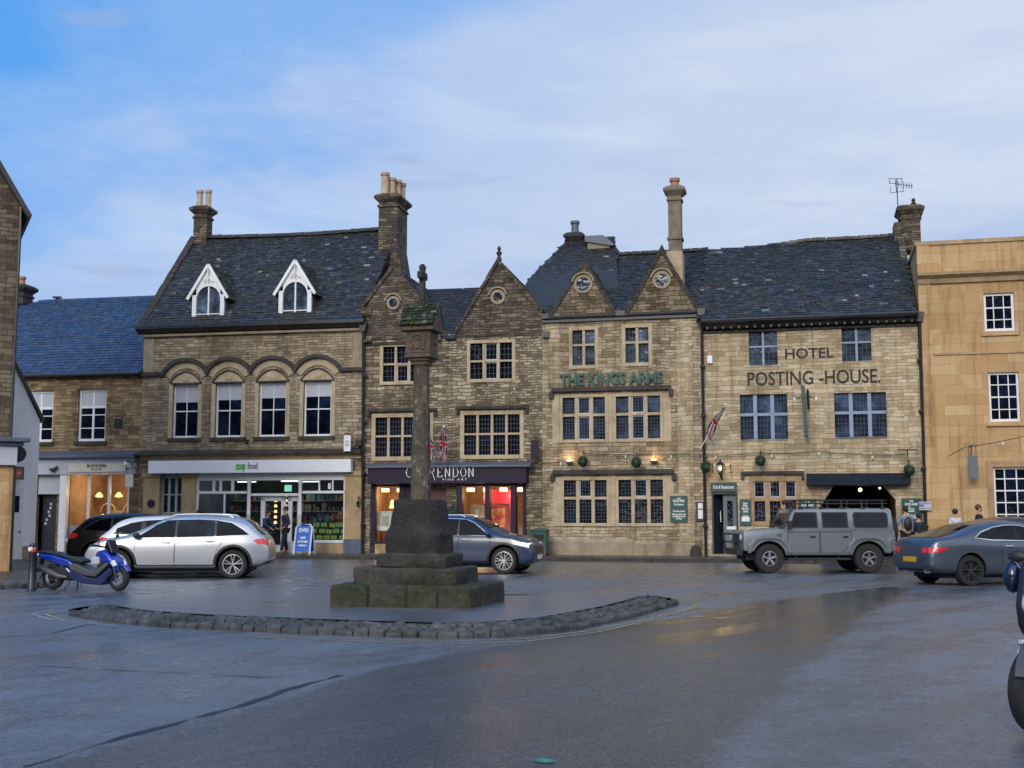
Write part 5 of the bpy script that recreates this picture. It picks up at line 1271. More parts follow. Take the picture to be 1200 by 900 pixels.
text_obj('lettering', 'Permit', .09, plain('sign_blue_ink', (.01, .05, .3), .4), t, (.07, -.037, .24), width=.2)
text_obj('lettering', 'holders only', .07, M['dkgrey'], t, (.0, -.037, .07), width=.34)
# vertical projecting sign with spot lamps
a, z0_ = F.at(944.5, 512, -.5); _, z1_ = F.at(944.5, 452, -.5); o = (a, -.5, z0_)
t = fthing(F, 'projecting_inn_sign', 'tall narrow green projecting inn sign with two small spot lamps between the middle windows', 'sign', *o)
mb = MB(o); mb.obox((a, -.5, z0_ + .02), (a - .09, -.5, z1_), .5, .13, up=(0, 1, 0)) if False else mb.prism([(a - .06, z0_), (a + .08, z0_), (a + .0, z1_), (a - .12, z1_ - .0)], -.75, -.2); mb.build('sign_board', M['green'], t, bevel=.01)
mb = MB(o); zz = zc(F, 944, 467, -.5); mb.tube([(a - .05, 0, zz), (a - .05, -.85, zz)], .02, 6); mb.tube([(a - .33, -.5, zz + .02), (a - .15, -.5, zz + .06), (a + .15, -.5, zz + .06), (a + .36, -.5, zz - .0)], .018, 6); mb.tube([(a + .1, -.15, z1_ - .1), (a + .12, -.15, zz - .35)], .045, 6); mb.build('bracket', M['iron'], t)
for x in (a - .36, a + .38): mb = MB(o); mb.lathe([(.02, .1), (.07, .0), (.07, -.02), (.01, -.02)], (x, -.5, zz - .04), 8); mb.build('spot_lamp', M['clearlamp'], t)
# leafy balls on brackets
proto = None
for px, py, lab in ((683, 541, 'round green leaf ball hanging near the left wall lamp of the inn'), (745.5, 542, 'round green leaf ball hanging between the two wall lamps'), (827.5, 547, 'round green leaf ball hanging in front of the drainpipe beside the lantern'), (891, 540, 'round green leaf ball hanging above the brown window'), (1065.5, 551, 'round green leaf ball hanging at the right end of the dark canopy')):
    a, z = F.at(px, py, -.5); 
    if proto is None:
        proto = fthing(F, 'topiary_ball', lab, 'topiary', a, -.5, z, group='round topiary balls hung along the inn'); mb = MB()
        mb.blob((0, 0, 0), .17, 2, 0, .05); leafy(mb, (0, 0, 0), .2, 420, .03, hollow=.9); mb.build('foliage', lf, proto, recalc=False)
        mb = MB(); mb.tube([(0, 0, .18), (0, 0, .36)], .008, 5); mb.tube([(0, .5, .36), (0, -.06, .36)], .014, 5); mb.tube([(0, .49, .1), (0, .2, .34)], .01, 5); mb.build('bracket', M['iron'], proto)
        q = proto
    else: q = copy_tree(proto); q.location = F.w(a, -.5, z)
    q['label'] = lab
# wall lamps (lit)
for px, py, lab in ((667, 539, 'lit brass up-light lamp at the left end of the inn front'), (766, 538, 'lit brass up-light lamp right of the middle leaf ball')):
    a, z = F.at(px, py, -.2); o = (a, 0, z); t = fthing(F, 'wall_lamp', lab, 'lamp', *o, group='wall lamps on the inn')
    mb = MB(o); mb.box(a - .12, a + .12, -.22, -.08, z - .14, z - .04); mb.box(a - .04, a + .04, -.1, 0, z - .14, z - .08); mb.build('lamp_body', M['iron'], t, bevel=.01)
    mb = MB(o); mb.box(a - .09, a + .09, -.2, -.1, z - .038, z - .0); mb.build('lamp_glass', M['glow'], t)
    lamp_pt(F, a, -.22, z + .1, 4, (1, .6, .25), .05, 'wall_lamp_light')
# lantern
a, z = F.at(844, 549, -.4); o = (a, 0, z); t = fthing(F, 'wall_lantern', 'black lit carriage lantern on the wall above the grey door', 'lantern', *o)
mb = MB(o); mb.lathe([(.03, z + .34), (.03, z + .27), (.17, z + .14), (.17, z + .12), (.13, z + .12)], (a, -.35, 0), 6); mb.lathe([(.09, z - .17), (.1, z - .14), (.05, z - .22), (.02, z - .26)], (a, -.35, 0), 6)
for k in range(6): t_ = k * pi / 3; mb.tube([(a + .15 * cos(t_), -.35 + .15 * sin(t_), z + .13), (a + .095 * cos(t_), -.35 + .095 * sin(t_), z - .15)], .01, 4)
mb.tube([(a, 0, z - .2), (a, -.2, z - .34), (a, -.35, z - .24)], .018, 6); mb.tube([(a + .02, 0, z + .0), (a + .02, 0, z - .4)], .03, 6); mb.build('lantern_frame', M['iron'], t)
mb = MB(o); mb.blob((a, -.35, z), .07, 1); mb.build('lantern_bulb', M['glow'], t); lamp_pt(F, a, -.5, z, 7, (1, .65, .3), .06, 'lantern_light')
for px, py, lab in ((835, 548, 'small iron wall hook left of the lantern'), (856, 549, 'small iron wall hook right of the lantern')):
    a, z = F.at(px, py, -.1); mb = MB((a, 0, z)); mb.tube([(a, 0, z + .15), (a, -.1, z + .12), (a, -.12, z - .1), (a, 0, z - .14)], .022, 6); ftop(F, mb, 'wall_hook', M['iron'], lab, 'hook')
a, b, c, d = rect(F, 829, 835, 417, 426, 0); mb = MB(((a + b) / 2, 0, c)); mb.box(a, b, -.1, -.002, c, d); mb.box(a + .02, b - .02, -.11, -.101, c + .05, c + .12); ftop(F, mb, 'alarm_box', M['white'], 'white alarm box high beside the drainpipe left of the blue grey windows', 'alarm box', bevel=.01)
# flag by the drainpipe
a, z = F.at(820, 527, -.1); b, z2 = F.at(850.5, 474, -1.2)
flag(F, 'union_flag', 'furled union flag on the long pole leaning out by the inn drainpipe', (a, -.1, z), (b, -1.2, z2), (-.62, .35, -1.0), 1.25, .27, 'union flags on the inn', .12)
# festoons
H = lambda px, py, v=-.12: (F.at(px, py, v)[0], v, F.at(px, py, v)[1])
bulbs_string(F, 'festoon_string', 'thin black cable with small bulbs along the inn front below the first floor windows', [H(682, 531), H(746, 532), H(800, 532), H(891, 531), H(960, 529), H(1060, 533)], 'festoon cables', .12)
bulbs_string(F, 'festoon_string', 'short festoon cable crossing the stone at the end of the twin gabled shop', [H(622, 543, -.4), H(640, 543, -.3), H(663, 540, -.2)], 'festoon cables', .05, 1.0)
bulbs_string(F, 'festoon_string', 'festoon cable rising to the right across the honey ashlar house', [H(1110, 535, -.3), H(1131, 524, -.6), H(1205, 510, -.5), H(1290, 500, -.5)], 'festoon cables', .1)
bracket_sign(F, 'hanging_sign', 'dark slate hanging sign on a scrolled bracket on the honey ashlar house', 'sign', 1134.5, 1146, 534, 561, -.6, 'greydoor', 1136, 523)
a, z = F.at(1064, 527, -.3); mb = MB((a, 0, z)); mb.tube([(a - .35, -.3, z), (a + .3, -.3, z)], .02, 6); mb.tube([(a - .02, -.3, z), (a - .02, -.3, z - .3)], .02, 6); mb.tube([(a - .02, -.3, z), (a - .02, 0, z)], .02, 6); ftop(F, mb, 'iron_bracket', M['iron'], 'T shaped iron bracket above the right hand leaf ball', 'bracket')
# stone guard at the foot of the wall
a, z = F.at(815, 646, -.15); mb = MB((a, -.12, GZ)); mb.lathe([(.2, GZ - .02), (.19, GZ + .2), (.12, GZ + .36), (.03, GZ + .4)], (a, -.12, 0), 10); ftop(F, mb, 'guard_stone', M['darkst'], 'low dark guard stone at the foot of the wall below the menu case', 'guard stone', smooth=True)
# ================================================================ GROUND
def sheet(name, pts, z, mat, kind='structure', thick=None):
    mb = MB()
    if thick: mb.prism([(p[0], p[1]) for p in pts], z - thick, z, 0, 'z')
    else: mb.add([(p[0], p[1], z) for p in pts], [list(range(len(pts)))])
    o = mb.build(name, mat, recalc=bool(thick))
    if not thick and o.data.polygons[0].normal.z < 0: o.data.flip_normals()
    return tag(o, kind=kind)
def asphalt(name, base, r0, r1, puddle=.0, bump=.25, tint=1.0, sc=.35, streak=None, brown=.0):
    k = NT(name); o = k.obj()
    big = k.noise(o, sc, 6, .6, sc=streak or (1, 1, 1)); med = k.noise(o, 2.2, 5, .65); fine = k.noise(o, 60, 3, .7); grit = k.noise(o, 160, 2, .6)
    c0 = tuple(x * .65 for x in base); c1 = tuple(x * 1.4 for x in base)
    col = k.ramp(k.math('ADD', k.math('MULTIPLY', big, .6), k.math('MULTIPLY', med, .4)), [(.36, c0), (.64, c1)])
    col = k.mix(k.ramp(grit, [(.62, (0, 0, 0)), (.7, (.5, .5, .5))]), col, (.14, .13, .12))
    if brown: col = k.mix(k.ramp(k.noise(o, .5, 5, .6, sc=streak or (1, 1, 1)), [(.5, (0, 0, 0)), (.65, (brown,) * 3)]), col, (.075, .055, .04))
    wet = k.ramp(k.math('ADD', k.math('MULTIPLY', big, .65), k.math('MULTIPLY', med, .35)), [(.38, (r0,) * 3), (.62, (r1,) * 3)])
    k.l(col, k.b.inputs['Base Color']); k.l(wet, k.b.inputs['Roughness'])
    k.b.inputs['IOR'].default_value = 1.5; k.b.inputs['Coat Weight'].default_value = .7; k.b.inputs['Coat Roughness'].default_value = .3
    h = k.math('ADD', k.math('MULTIPLY', fine, .6), k.math('MULTIPLY', grit, .5))
    k.bump(h, bump, .006)
    k.l(k.math('MULTIPLY', wet, 1), k.b.inputs['Roughness'])
    return k.mat
M['asph'] = asphalt('wet_asphalt', (.075, .082, .1), .2, .46, bump=.6)
M['asph_band'] = asphalt('smooth_wet_asphalt', (.035, .035, .037), .16, .5, bump=.4, streak=(.5, 1.4, 1), brown=.5)
M['asph_right'] = asphalt('rough_asphalt', (.07, .07, .077), .4, .6, bump=.8)
M['paving'] = stone('wet_paving', [(.05, .048, .046), (.075, .07, .066), (.1, .093, .086), (.13, .12, .11)], (.03, .03, .03), .7, .5, mort=.01, warp=.0, stain_amt=.4, rough=.4, bumpd=.006)
sheet('ground', [(-400, -60), (400, -60), (400, 600), (-400, 600)], 0, M['asph'])
def gp(l): return [G(x, y) for x, y in l]
band_l = [(30, 905), (120, 878), (200, 856), (330, 822), (400, 797), (450, 783), (560, 762), (640, 750), (720, 736), (800, 724), (880, 708), (960, 697), (1040, 688)]
band_r = [(1068, 690), (1040, 706), (1010, 722), (985, 742), (962, 762), (930, 792), (900, 820), (860, 858), (822, 900), (790, 940)]
def seg_d(p, P):
    best = 1e9
    for a, b in zip(P[:-1], P[1:]):
        ab = b - a; t = max(0, min(1, (p - a).dot(ab) / ab.dot(ab))); best = min(best, (p - a - ab * t).length)
    return best
def road_surface():
    """the near carriageway: one sheet whose smooth worn lane blends into the rougher surfaces beside it"""
    BL = [Vector(g[:2]) for g in gp(band_l)]; BR = [Vector(g[:2]) for g in gp(band_r)]
    poly = [tuple(p) for p in BL] + [tuple(p) for p in BR] + [tuple(G(700, 1300)[:2]), tuple(G(-300, 1300)[:2]), tuple(G(-150, 960)[:2])]
    x0, x1, y0, y1, st = -15.0, 17.0, 2.5, 33.0, .25; nx = int((x1 - x0) / st); ny = int((y1 - y0) / st)
    mb = MB(); vs = []; A = []; Bv = []; Pd = []
    for i in range(nx + 1):
        for j in range(ny + 1):
            p = Vector((x0 + i * st, y0 + j * st)); vs.append((p.x, p.y, .004)); ins = pin(tuple(p), poly)
            dl, dr = seg_d(p, BL), seg_d(p, BR); d = min(dl, dr * .6); m = .5 + (.5 if ins else -.5) * min(1, d / .35)
            A.append(m); Pd.append(max(.0, min(1, (p.y - 8.5) / 8)) * (1 if ins else max(0, 1 - d / 1.2))); Bv.append(1.0 if (not ins and dr < dl) else 0.0)
    fs = [(i * (ny + 1) + j, (i + 1) * (ny + 1) + j, (i + 1) * (ny + 1) + j + 1, i * (ny + 1) + j + 1) for i in range(nx) for j in range(ny)]
    mb.add(vs, fs); k = NT('worn_road_surface'); o = k.obj()
    at = k.n('ShaderNodeAttribute', attribute_name='lane').outputs['Fac']; pud = k.n('ShaderNodeAttribute', attribute_name='standing_water').outputs['Fac']
    big = k.noise(o, .33, 6, .6); med = k.noise(o, 1.9, 6, .65); fine = k.noise(o, 26, 5, .8); grit = k.noise(o, 75, 3, .75)
    rq = k.n('ShaderNodeMapping'); rq.inputs['Rotation'].default_value = (0, 0, radians(-52)); k.l(o, rq.inputs[0]); mp = k.noise(rq.outputs[0], .45, 6, .62, sc=(.25, 1.5, 1)); mot = k.noise(o, 9, 5, .7)
    lane = k.ramp(k.math('ADD', at, k.math('MULTIPLY', k.math('SUBTRACT', med, .5), .9)), [(.38, (0, 0, 0)), (.6, (1, 1, 1))])
    base_r = k.ramp(k.math('ADD', k.math('MULTIPLY', big, .5), k.math('MULTIPLY', med, .5)), [(.38, (.07, .078, .098)), (.62, (.155, .168, .198))])
    base_s = k.ramp(k.math('ADD', k.math('MULTIPLY', mp, .6), k.math('MULTIPLY', med, .4)), [(.38, (.014, .014, .016)), (.62, (.05, .048, .048))])
    col = k.mix(lane, base_r, base_s)
    col = k.mix(1.0, col, k.ramp(mot, [(.32, (.6, .6, .6)), (.68, (1.4, 1.4, 1.4))]), 'MULTIPLY')
    col = k.mix(k.ramp(grit, [(.56, (0, 0, 0)), (.62, (.8, .8, .8))]), col, (.24, .235, .23))
    col = k.mix(k.ramp(fine, [(.36, (.85, .85, .85)), (.44, (0, 0, 0))]), col, (.012, .012, .013))
    k.l(col, k.b.inputs['Base Color'])
    rm_ = k.n('ShaderNodeMapping'); rm_.inputs['Rotation'].default_value = (0, 0, radians(-52)); k.l(o, rm_.inputs[0]); ov = rm_.outputs[0]
    film = k.ramp(k.math('ADD', k.math('MULTIPLY', k.noise(ov, .7, 7, .68, sc=(.22, 1.3, 1)), .75), k.math('MULTIPLY', k.noise(o, 4.5, 5, .7), .25)), [(.46, (0, 0, 0)), (.56, (1, 1, 1))])
    rr = k.ramp(k.math('ADD', k.math('MULTIPLY', big, .55), k.math('MULTIPLY', med, .45)), [(.36, (.26,) * 3), (.5, (.42,) * 3), (.64, (.55,) * 3)])
    rs = k.ramp(k.math('ADD', k.math('MULTIPLY', mp, .65), k.math('MULTIPLY', med, .35)), [(.38, (.2,) * 3), (.52, (.32,) * 3), (.64, (.48,) * 3)])
    pw = k.ramp(k.math('ADD', k.math('MULTIPLY', pud, .28), k.math('ADD', k.math('MULTIPLY', mp, .75), k.math('MULTIPLY', med, .25))), [(.655, (0, 0, 0)), (.8, (1, 1, 1))]); rs = k.mix(pw, rs, (.07, .07, .07))
    ro = k.mix(k.math('MULTIPLY', film, .75), k.mix(lane, rr, rs), (.15, .15, .15)); k.l(ro, k.b.inputs['Roughness']); k.l(k.math('MULTIPLY', ro, .85), k.b.inputs['Coat Roughness']); k.b.inputs['IOR'].default_value = 1.5; k.b.inputs['Coat Weight'].default_value = .85; k.b.inputs['Coat IOR'].default_value = 1.45
    sheen = k.math('MAXIMUM', k.math('MULTIPLY', pw, lane), k.math('MULTIPLY', film, .3))
    k.l(k.mix(sheen, col, (.022, .023, .026)), k.b.inputs['Base Color'])
    gr = k.ramp(k.math('ADD', k.math('MULTIPLY', fine, .5), k.math('MULTIPLY', k.noise(o, 48, 4, .8), .5)), [(.42, (.12,) * 3), (.56, (1,) * 3)])
    k.l(k.math('MULTIPLY', gr, .95), k.b.inputs['Coat Weight']); k.l(k.math('MULTIPLY_ADD', gr, .45, .12), k.b.inputs['Specular IOR Level'])
    h = k.math('ADD', k.math('MULTIPLY', fine, .7), k.math('MULTIPLY', grit, .6)); bn = k.n('ShaderNodeBump'); bn.inputs['Distance'].default_value = .012
    k.l(k.math('MULTIPLY_ADD', sheen, -.9, 1.0), bn.inputs['Strength']); k.l(h, bn.inputs['Height']); k.l(bn.outputs[0], k.b.inputs['Normal']); k.l(bn.outputs[0], k.b.inputs['Coat Normal'])
    o_ = mb.build('road_surface', k.mat, recalc=False); me = o_.data
    if me.polygons[0].normal.z < 0: me.flip_normals()
    for nm, V_ in (('lane', A), ('standing_water', Pd)):
        at_ = me.attributes.new(nm, 'FLOAT', 'POINT'); at_.data.foreach_set('value', V_)
    return tag(o_, kind='structure')
road_surface()
def strip(name, pts, w, z, mat, ragged=0.0, kind='structure'):
    mb = MB(); L = []
    P = [G(*p) for p in pts]; Q = []
    for a, b in zip(P[:-1], P[1:]):
        n = max(1, int((b - a).length / .25))
        Q += [a.lerp(b, i / n) for i in range(n)]
    Q.append(P[-1]); vs = []
    for i, p in enumerate(Q):
        d = (Q[min(i + 1, len(Q) - 1)] - Q[max(i - 1, 0)]).normalized(); s = Vector((-d.y, d.x, 0)); k = w / 2 * (1 + random.uniform(-ragged, ragged)); j = s * random.uniform(-ragged, ragged) * w * .4
        vs += [p + s * k + j, p - s * k + j]
    vs = [(v.x, v.y, z) for v in vs]
    mb.add(vs, [(2 * i, 2 * i + 1, 2 * i + 3, 2 * i + 2) for i in range(len(Q) - 1)])
    o = mb.build(name, mat, recalc=False)
    if o.data.polygons[0].normal.z < 0: o.data.flip_normals()
    return tag(o, kind=kind)
M['tar'] = plain('tar_seam', (.012, .011, .011), .5, var=.5, nscale=12)
M['line_w'] = plain('worn_white_line', (.3, .31, .33), .5, var=.4, nscale=9)
M['line_y'] = plain('worn_yellow_line', (.34, .29, .14), .5, var=.4, nscale=9)
strip('road_seam', [(28, 900), (120, 872), (200, 850), (290, 826), (345, 806), (400, 792)], .045, .009, M['tar'], 1.0)
strip('road_seam', [(45, 781), (110, 785), (200, 789), (300, 794), (370, 798)], .022, .0085, M['tar'], 1.0)
strip('road_seam', [(0, 747), (60, 743), (100, 733), (140, 729)], .03, .0085, M['tar'], .9)
strip('road_seam', [(110, 709), (150, 706), (215, 705), (260, 702)], .05, .0085, M['tar'], .9)
for pts, w in (([(150, 696), (168, 695), (190, 697)], .1), ([(190, 697), (260, 697), (320, 694), (345, 691)], .05), ([(292, 671), (320, 669), (335, 667)], .06), ([(350, 678), (363, 678)], .22), ([(352, 685), (364, 685)], .2), ([(340, 671), (350, 673)], .12), ([(60, 700), (85, 701)], .1), ([(344, 691), (350, 689)], .18)):
    strip('road_marking', pts, w, .008, M['line_w'], .5)
# traffic island: asphalt bed falling to the road at the back, cobbled front kerb
front = [(80, 722), (125, 730), (200, 736), (300, 741), (420, 746), (520, 749), (600, 747), (680, 738), (745, 724), (795, 709)]
back = [(78, 716), (130, 700), (240, 694), (360, 690), (480, 692), (610, 694), (720, 697), (790, 703)]
ZI = .15
fp = []; _k = [G(x, y) for x, y in front]
for i, p in enumerate(_k):
    d_ = (_k[min(i + 1, len(_k) - 1)] - _k[max(i - 1, 0)]).normalized(); fp.append(p + Vector((-d_.y, d_.x, 0)) * .6)
bp = [G(x, y) for x, y in back]
mb = MB(); n = 24
def along(P, t):
    L = [0]; 
    for a, b in zip(P[:-1], P[1:]): L.append(L[-1] + (b - a).length)
    d = t * L[-1]
    for i in range(len(P) - 1):
        if d <= L[i + 1] + 1e-9: return P[i].lerp(P[i + 1], (d - L[i]) / (L[i + 1] - L[i]))
    return P[-1].copy()
vs = []; m_ = 6
for i in range(n + 1):
    a = along(fp, i / n); b = along(bp, i / n)
    for j in range(m_ + 1):
        q = a.lerp(b, j / m_); q.z = ZI * (1 - j / m_) ** .7 + .006 if j < m_ else .003
        vs.append(q)
fs = [(i * (m_ + 1) + j, (i + 1) * (m_ + 1) + j, (i + 1) * (m_ + 1) + j + 1, i * (m_ + 1) + j + 1) for i in range(n) for j in range(m_)]
mb.add(vs, fs); o = mb.build('traffic_island', asphalt('island_asphalt', (.09, .095, .11), .24, .5, bump=.6), smooth=True); tag(o, kind='structure')
if o.data.polygons[0].normal.z < 0: o.data.flip_normals()
M['sett'] = dress('granite_sett', (.075, .076, .08), .6, rough=.4, st=(.35, .4, .3), lo=.45, bump=.02, sc=5)
def cobbles(name, P, rows):
    mb = MB(); mm = MB()
    Ls = sum((b - a).length for a, b in zip(P[:-1], P[1:]))
    for off, wd, z, ln, hh in rows:
        d = 0.0
        while d < Ls - .05:
            L = ln * random.uniform(.85, 1.2); a = along(P, d / Ls); b = along(P, min(1, (d + L - .015) / Ls)); t = (b - a); 
            if t.length < .03: d += L; continue
            t.normalize(); s = Vector((-t.y, t.x, 0)); s = s if s.y > 0 else -s
            o0 = off + random.uniform(-.012, .012); zz = z + random.uniform(-.02, .02); e = .03
            q = []
            for (k, hz, ins) in ((0, z - hh, 0), (0, zz - e * 1.1, 0), (0, zz, e)):
                q += [a + s * (o0 + ins) + t * ins, b + s * (o0 + ins) - t * ins, b + s * (o0 + wd - ins) - t * ins, a + s * (o0 + wd - ins) + t * ins]
                for v in q[-4:]: v.z = hz + (random.uniform(-.008, .008) if hz > 0 else 0)
            mb.add(q, [(8, 9, 10, 11)] + [(r * 4 + c, r * 4 + (c + 1) % 4, r * 4 + 4 + (c + 1) % 4, r * 4 + 4 + c) for r in (0, 1) for c in range(4)], 0)
            d += L
    o = mb.build(name, M['sett'], smooth=False, bevel=0); b = o.modifiers.new('b', 'BEVEL'); b.width = .022; b.segments = 2
    return tag(o, kind='structure')
kp = [G(x, y) for x, y in front]
cobbles('cobbled_kerb', kp, ((0, .16, .1, .24, .13), (.2, .1, .13, .17, .12), (.32, .1, .155, .18, .12), (.44, .1, .16, .18, .1)))
# mossy grout between the setts
mb = MB(); n = 60; vs = []
for i in range(n + 1):
    a = along(kp, i / n); b = along(kp, min(1, i / n + .001)); t = (along(kp, min(1, i / n + .01)) - along(kp, max(0, i / n - .01))).normalized(); s = Vector((-t.y, t.x, 0)); s = s if s.y > 0 else -s
    for off, z in ((.04, .0), (.04, .055), (.2, .08), (.34, .11), (.74, .142)): q = a + s * off; q.z = z + random.uniform(-.004, .004); vs.append(q)
mb.add(vs, [(i * 5 + j, i * 5 + 5 + j, i * 5 + 6 + j, i * 5 + 1 + j) for i in range(n) for j in range(4)])
gm = NT('mossy_grout'); gm.l(gm.ramp(gm.noise(gm.obj(), 1.5, 5, .6), [(.45, (.035, .035, .035)), (.6, (.04, .07, .015))]), gm.b.inputs['Base Color']); gm.b.inputs['Roughness'].default_value = .9
tag(mb.build('kerb_bedding', gm.mat), kind='structure')
for i in range(2):
    strip('yellow_line', [(118 - i * 3, 712), (60 + i * 3, 715), (38 + i * 9, 720 + i * .5), (60 + i * 4, 727 - i * 2), (140, 734 - i * 1.5)] if i == 0 else [(110, 714), (70, 716.5), (52, 720), (70, 726), (140, 731)], .06, .0082, M['line_y' if i else 'line_w'])
    strip('yellow_line', [(300, 747.5 - i * 2.5), (420, 752 - i * 2.5), (530, 755.5 - i * 3), (620, 752 - i * 3), (700, 741.5 - i * 3), (760, 728 - i * 2.5), (812 - i * 3, 713.5 - i * .6), (821 - i * 6, 709.5), (805 - i * 2, 706.5 + i * .6), (760, 705.5 + i * .5)], .05, .0098, M['line_y'])
# far pavement along the facades with a kerb
def far_pave(F, ua, ub, vk, name='pavement'):
    q = [F.w(ua, vk), F.w(ub, vk), F.w(ub, 1.0), F.w(ua, 1.0)]
    sheet(name, q, GZ, M['paving'], thick=.12)
    mb = MB(); n = int((ub - ua) / .9)
    for i in range(n):
        a = ua + (ub - ua) * i / n; b = ua + (ub - ua) * (i + 1) / n - .012
        pa, pb, pc, pd = F.w(a, vk - .14), F.w(b, vk - .14), F.w(b, vk - .002), F.w(a, vk - .002)
        mb.prism([(p.x, p.y) for p in (pa, pb, pc, pd)], -.02, GZ + .002 + random.uniform(-.004, .004), 0, 'z')
    tag(mb.build('kerb', M['dress_grey'] if False else M['darkst'], bevel=.012), kind='structure')
far_pave(FL, -30, -.25, -2.4); far_pave(FR, -.1, 18, -2.4)
# near pavement at the left, under the brown building
np_ = [G(-200, 692), G(34, 689), G(46, 683), G(50, 674), G(60, 662), G(64, 655), G(-200, 655)]
sheet('pavement', np_, .11, M['paving'], thick=.1)
cobbles('cobbled_kerb', [G(-60, 693), G(33, 690), G(47, 684), G(52, 674)], ((0, .16, .13, .34, .14), (.18, .1, .125, .3, .1)))
# small litter and paint specks on the road
def speck(px, py, r, mat, label, cat, name):
    p = G(px, py); mb = MB(); pts = [(p.x + r * random.uniform(.6, 1.2) * cos(t), p.y + r * .8 * random.uniform(.6, 1.2) * sin(t)) for t in [2 * pi * i / 9 for i in range(9)]]
    mb.prism(pts, .008, .0115, 0, 'z'); o = mb.build(name, mat); tag(o, kind='structure')
pm = plain('turquoise_paint', (.04, .2, .17), .5, var=.5, nscale=12)
speck(640, 893, .085, pm, '', '', 'paint_mark')
for px, py, r in ((208, 779, .03), (166, 764, .03), (820, 723, .09), (1180, 751, .07), (340, 682, .08), (1036, 736, .02)): speck(px, py, r, M['line_w'], '', '', 'paint_fleck')
# ================================================================ VEHICLES
def lerp_list(L, x):
    if x <= L[0][0]: return L[0][1]
    for a, b in zip(L[:-1], L[1:]):
        if x <= b[0]: t = (x - a[0]) / (b[0] - a[0]); return a[1] + (b[1] - a[1]) * t
    return L[-1][1]
def car_body(sp):
    """closed loft; +x is the front, wheels cut out of it"""
    L, W = sp['L'], sp['W']; h = L / 2; n = 40; vs = []; fs = []
    xs = [-h + L * i / n for i in range(n + 1)]; xs = [-h + .0] + [-h + .05] + xs[1:-1] + [h - .05] + [h]
    xs = sorted(set(round(x, 4) for x in xs)); K = 18
    for x in xs:
        zt, zb, zs = lerp_list(sp['top'], x), lerp_list(sp['belt'], x), lerp_list(sp['sill'], x)
        e = max(0, (abs(x) - (h - .75)) / .75); w = W / 2 * (1 - sp.get('taper', .2) * e ** 2.6); 
        if x < 0: w = W / 2 * (1 - sp.get('rtaper', .16) * e ** 2.6)
        zb = min(zb, zt - .03); hh = max(0, zt - zb)
        tum = sp.get('tumble', .36)
        y6 = w * .965 - tum * max(0, hh - .12); zc_ = zt - min(.11, hh * .45)
        mid = zs + (zb - zs) * .5
        half = [(0, zs), (w * .8, zs), (w * .955, zs + .05), (w * .99, zs + .22 * (zb - zs)), (w, mid), (w * .985, zb - .1 * (zb - zs)), (w * .955, zb), (y6, zc_), (y6 * .82, zt - .012 - .02 * min(1, hh)), (0, zt + .012)]
        ring_ = half + [(-y, z) for y, z in half[-2:0:-1]]
        vs += [(x, y, z) for y, z in ring_]
    K = 18; N = len(xs)
    for i in range(N - 1):
        for k in range(K): fs.append((i * K + k, (i + 1) * K + k, (i + 1) * K + (k + 1) % K, i * K + (k + 1) % K))
    fs.append(tuple(range(K))); fs.append(tuple(range((N - 1) * K, N * K))[::-1])
    mb = MB(); mb.add(vs, fs)
    o = mb.build('body', sp['paint'], sub=1); bake(o)
    return o
def cut_wheels(o, sp):
    cut = MB()
    for x in (sp['xf'], sp['xr']):
        for s in (-1, 1):
            cut.lathe([(sp['ra'], s * (sp['W'] / 2 - .36)), (sp['ra'], s * (sp['W'] / 2 + .2))], (x, 0, sp['rw'] + .02), 28, ax='y')
    c = cut.build('cutter', M['black']); 
    b = o.modifiers.new('cut', 'BOOLEAN'); b.operation = 'DIFFERENCE'; b.object = c; b.solver = 'EXACT'
    o.data.materials.append(M['black']) if len(o.data.materials) < 2 else None
    bake(o); bpy.data.objects.remove(c)
    me = o.data
    for p in me.polygons:
        p.use_smooth = True
        if p.material_index > 0: pass
    me.set_sharp_from_angle(angle=radians(38))
    return o
def bvh(o):
    bm = bmesh.new(); bm.from_mesh(o.data); t = BVHTree.FromBMesh(bm); bm.free(); return t
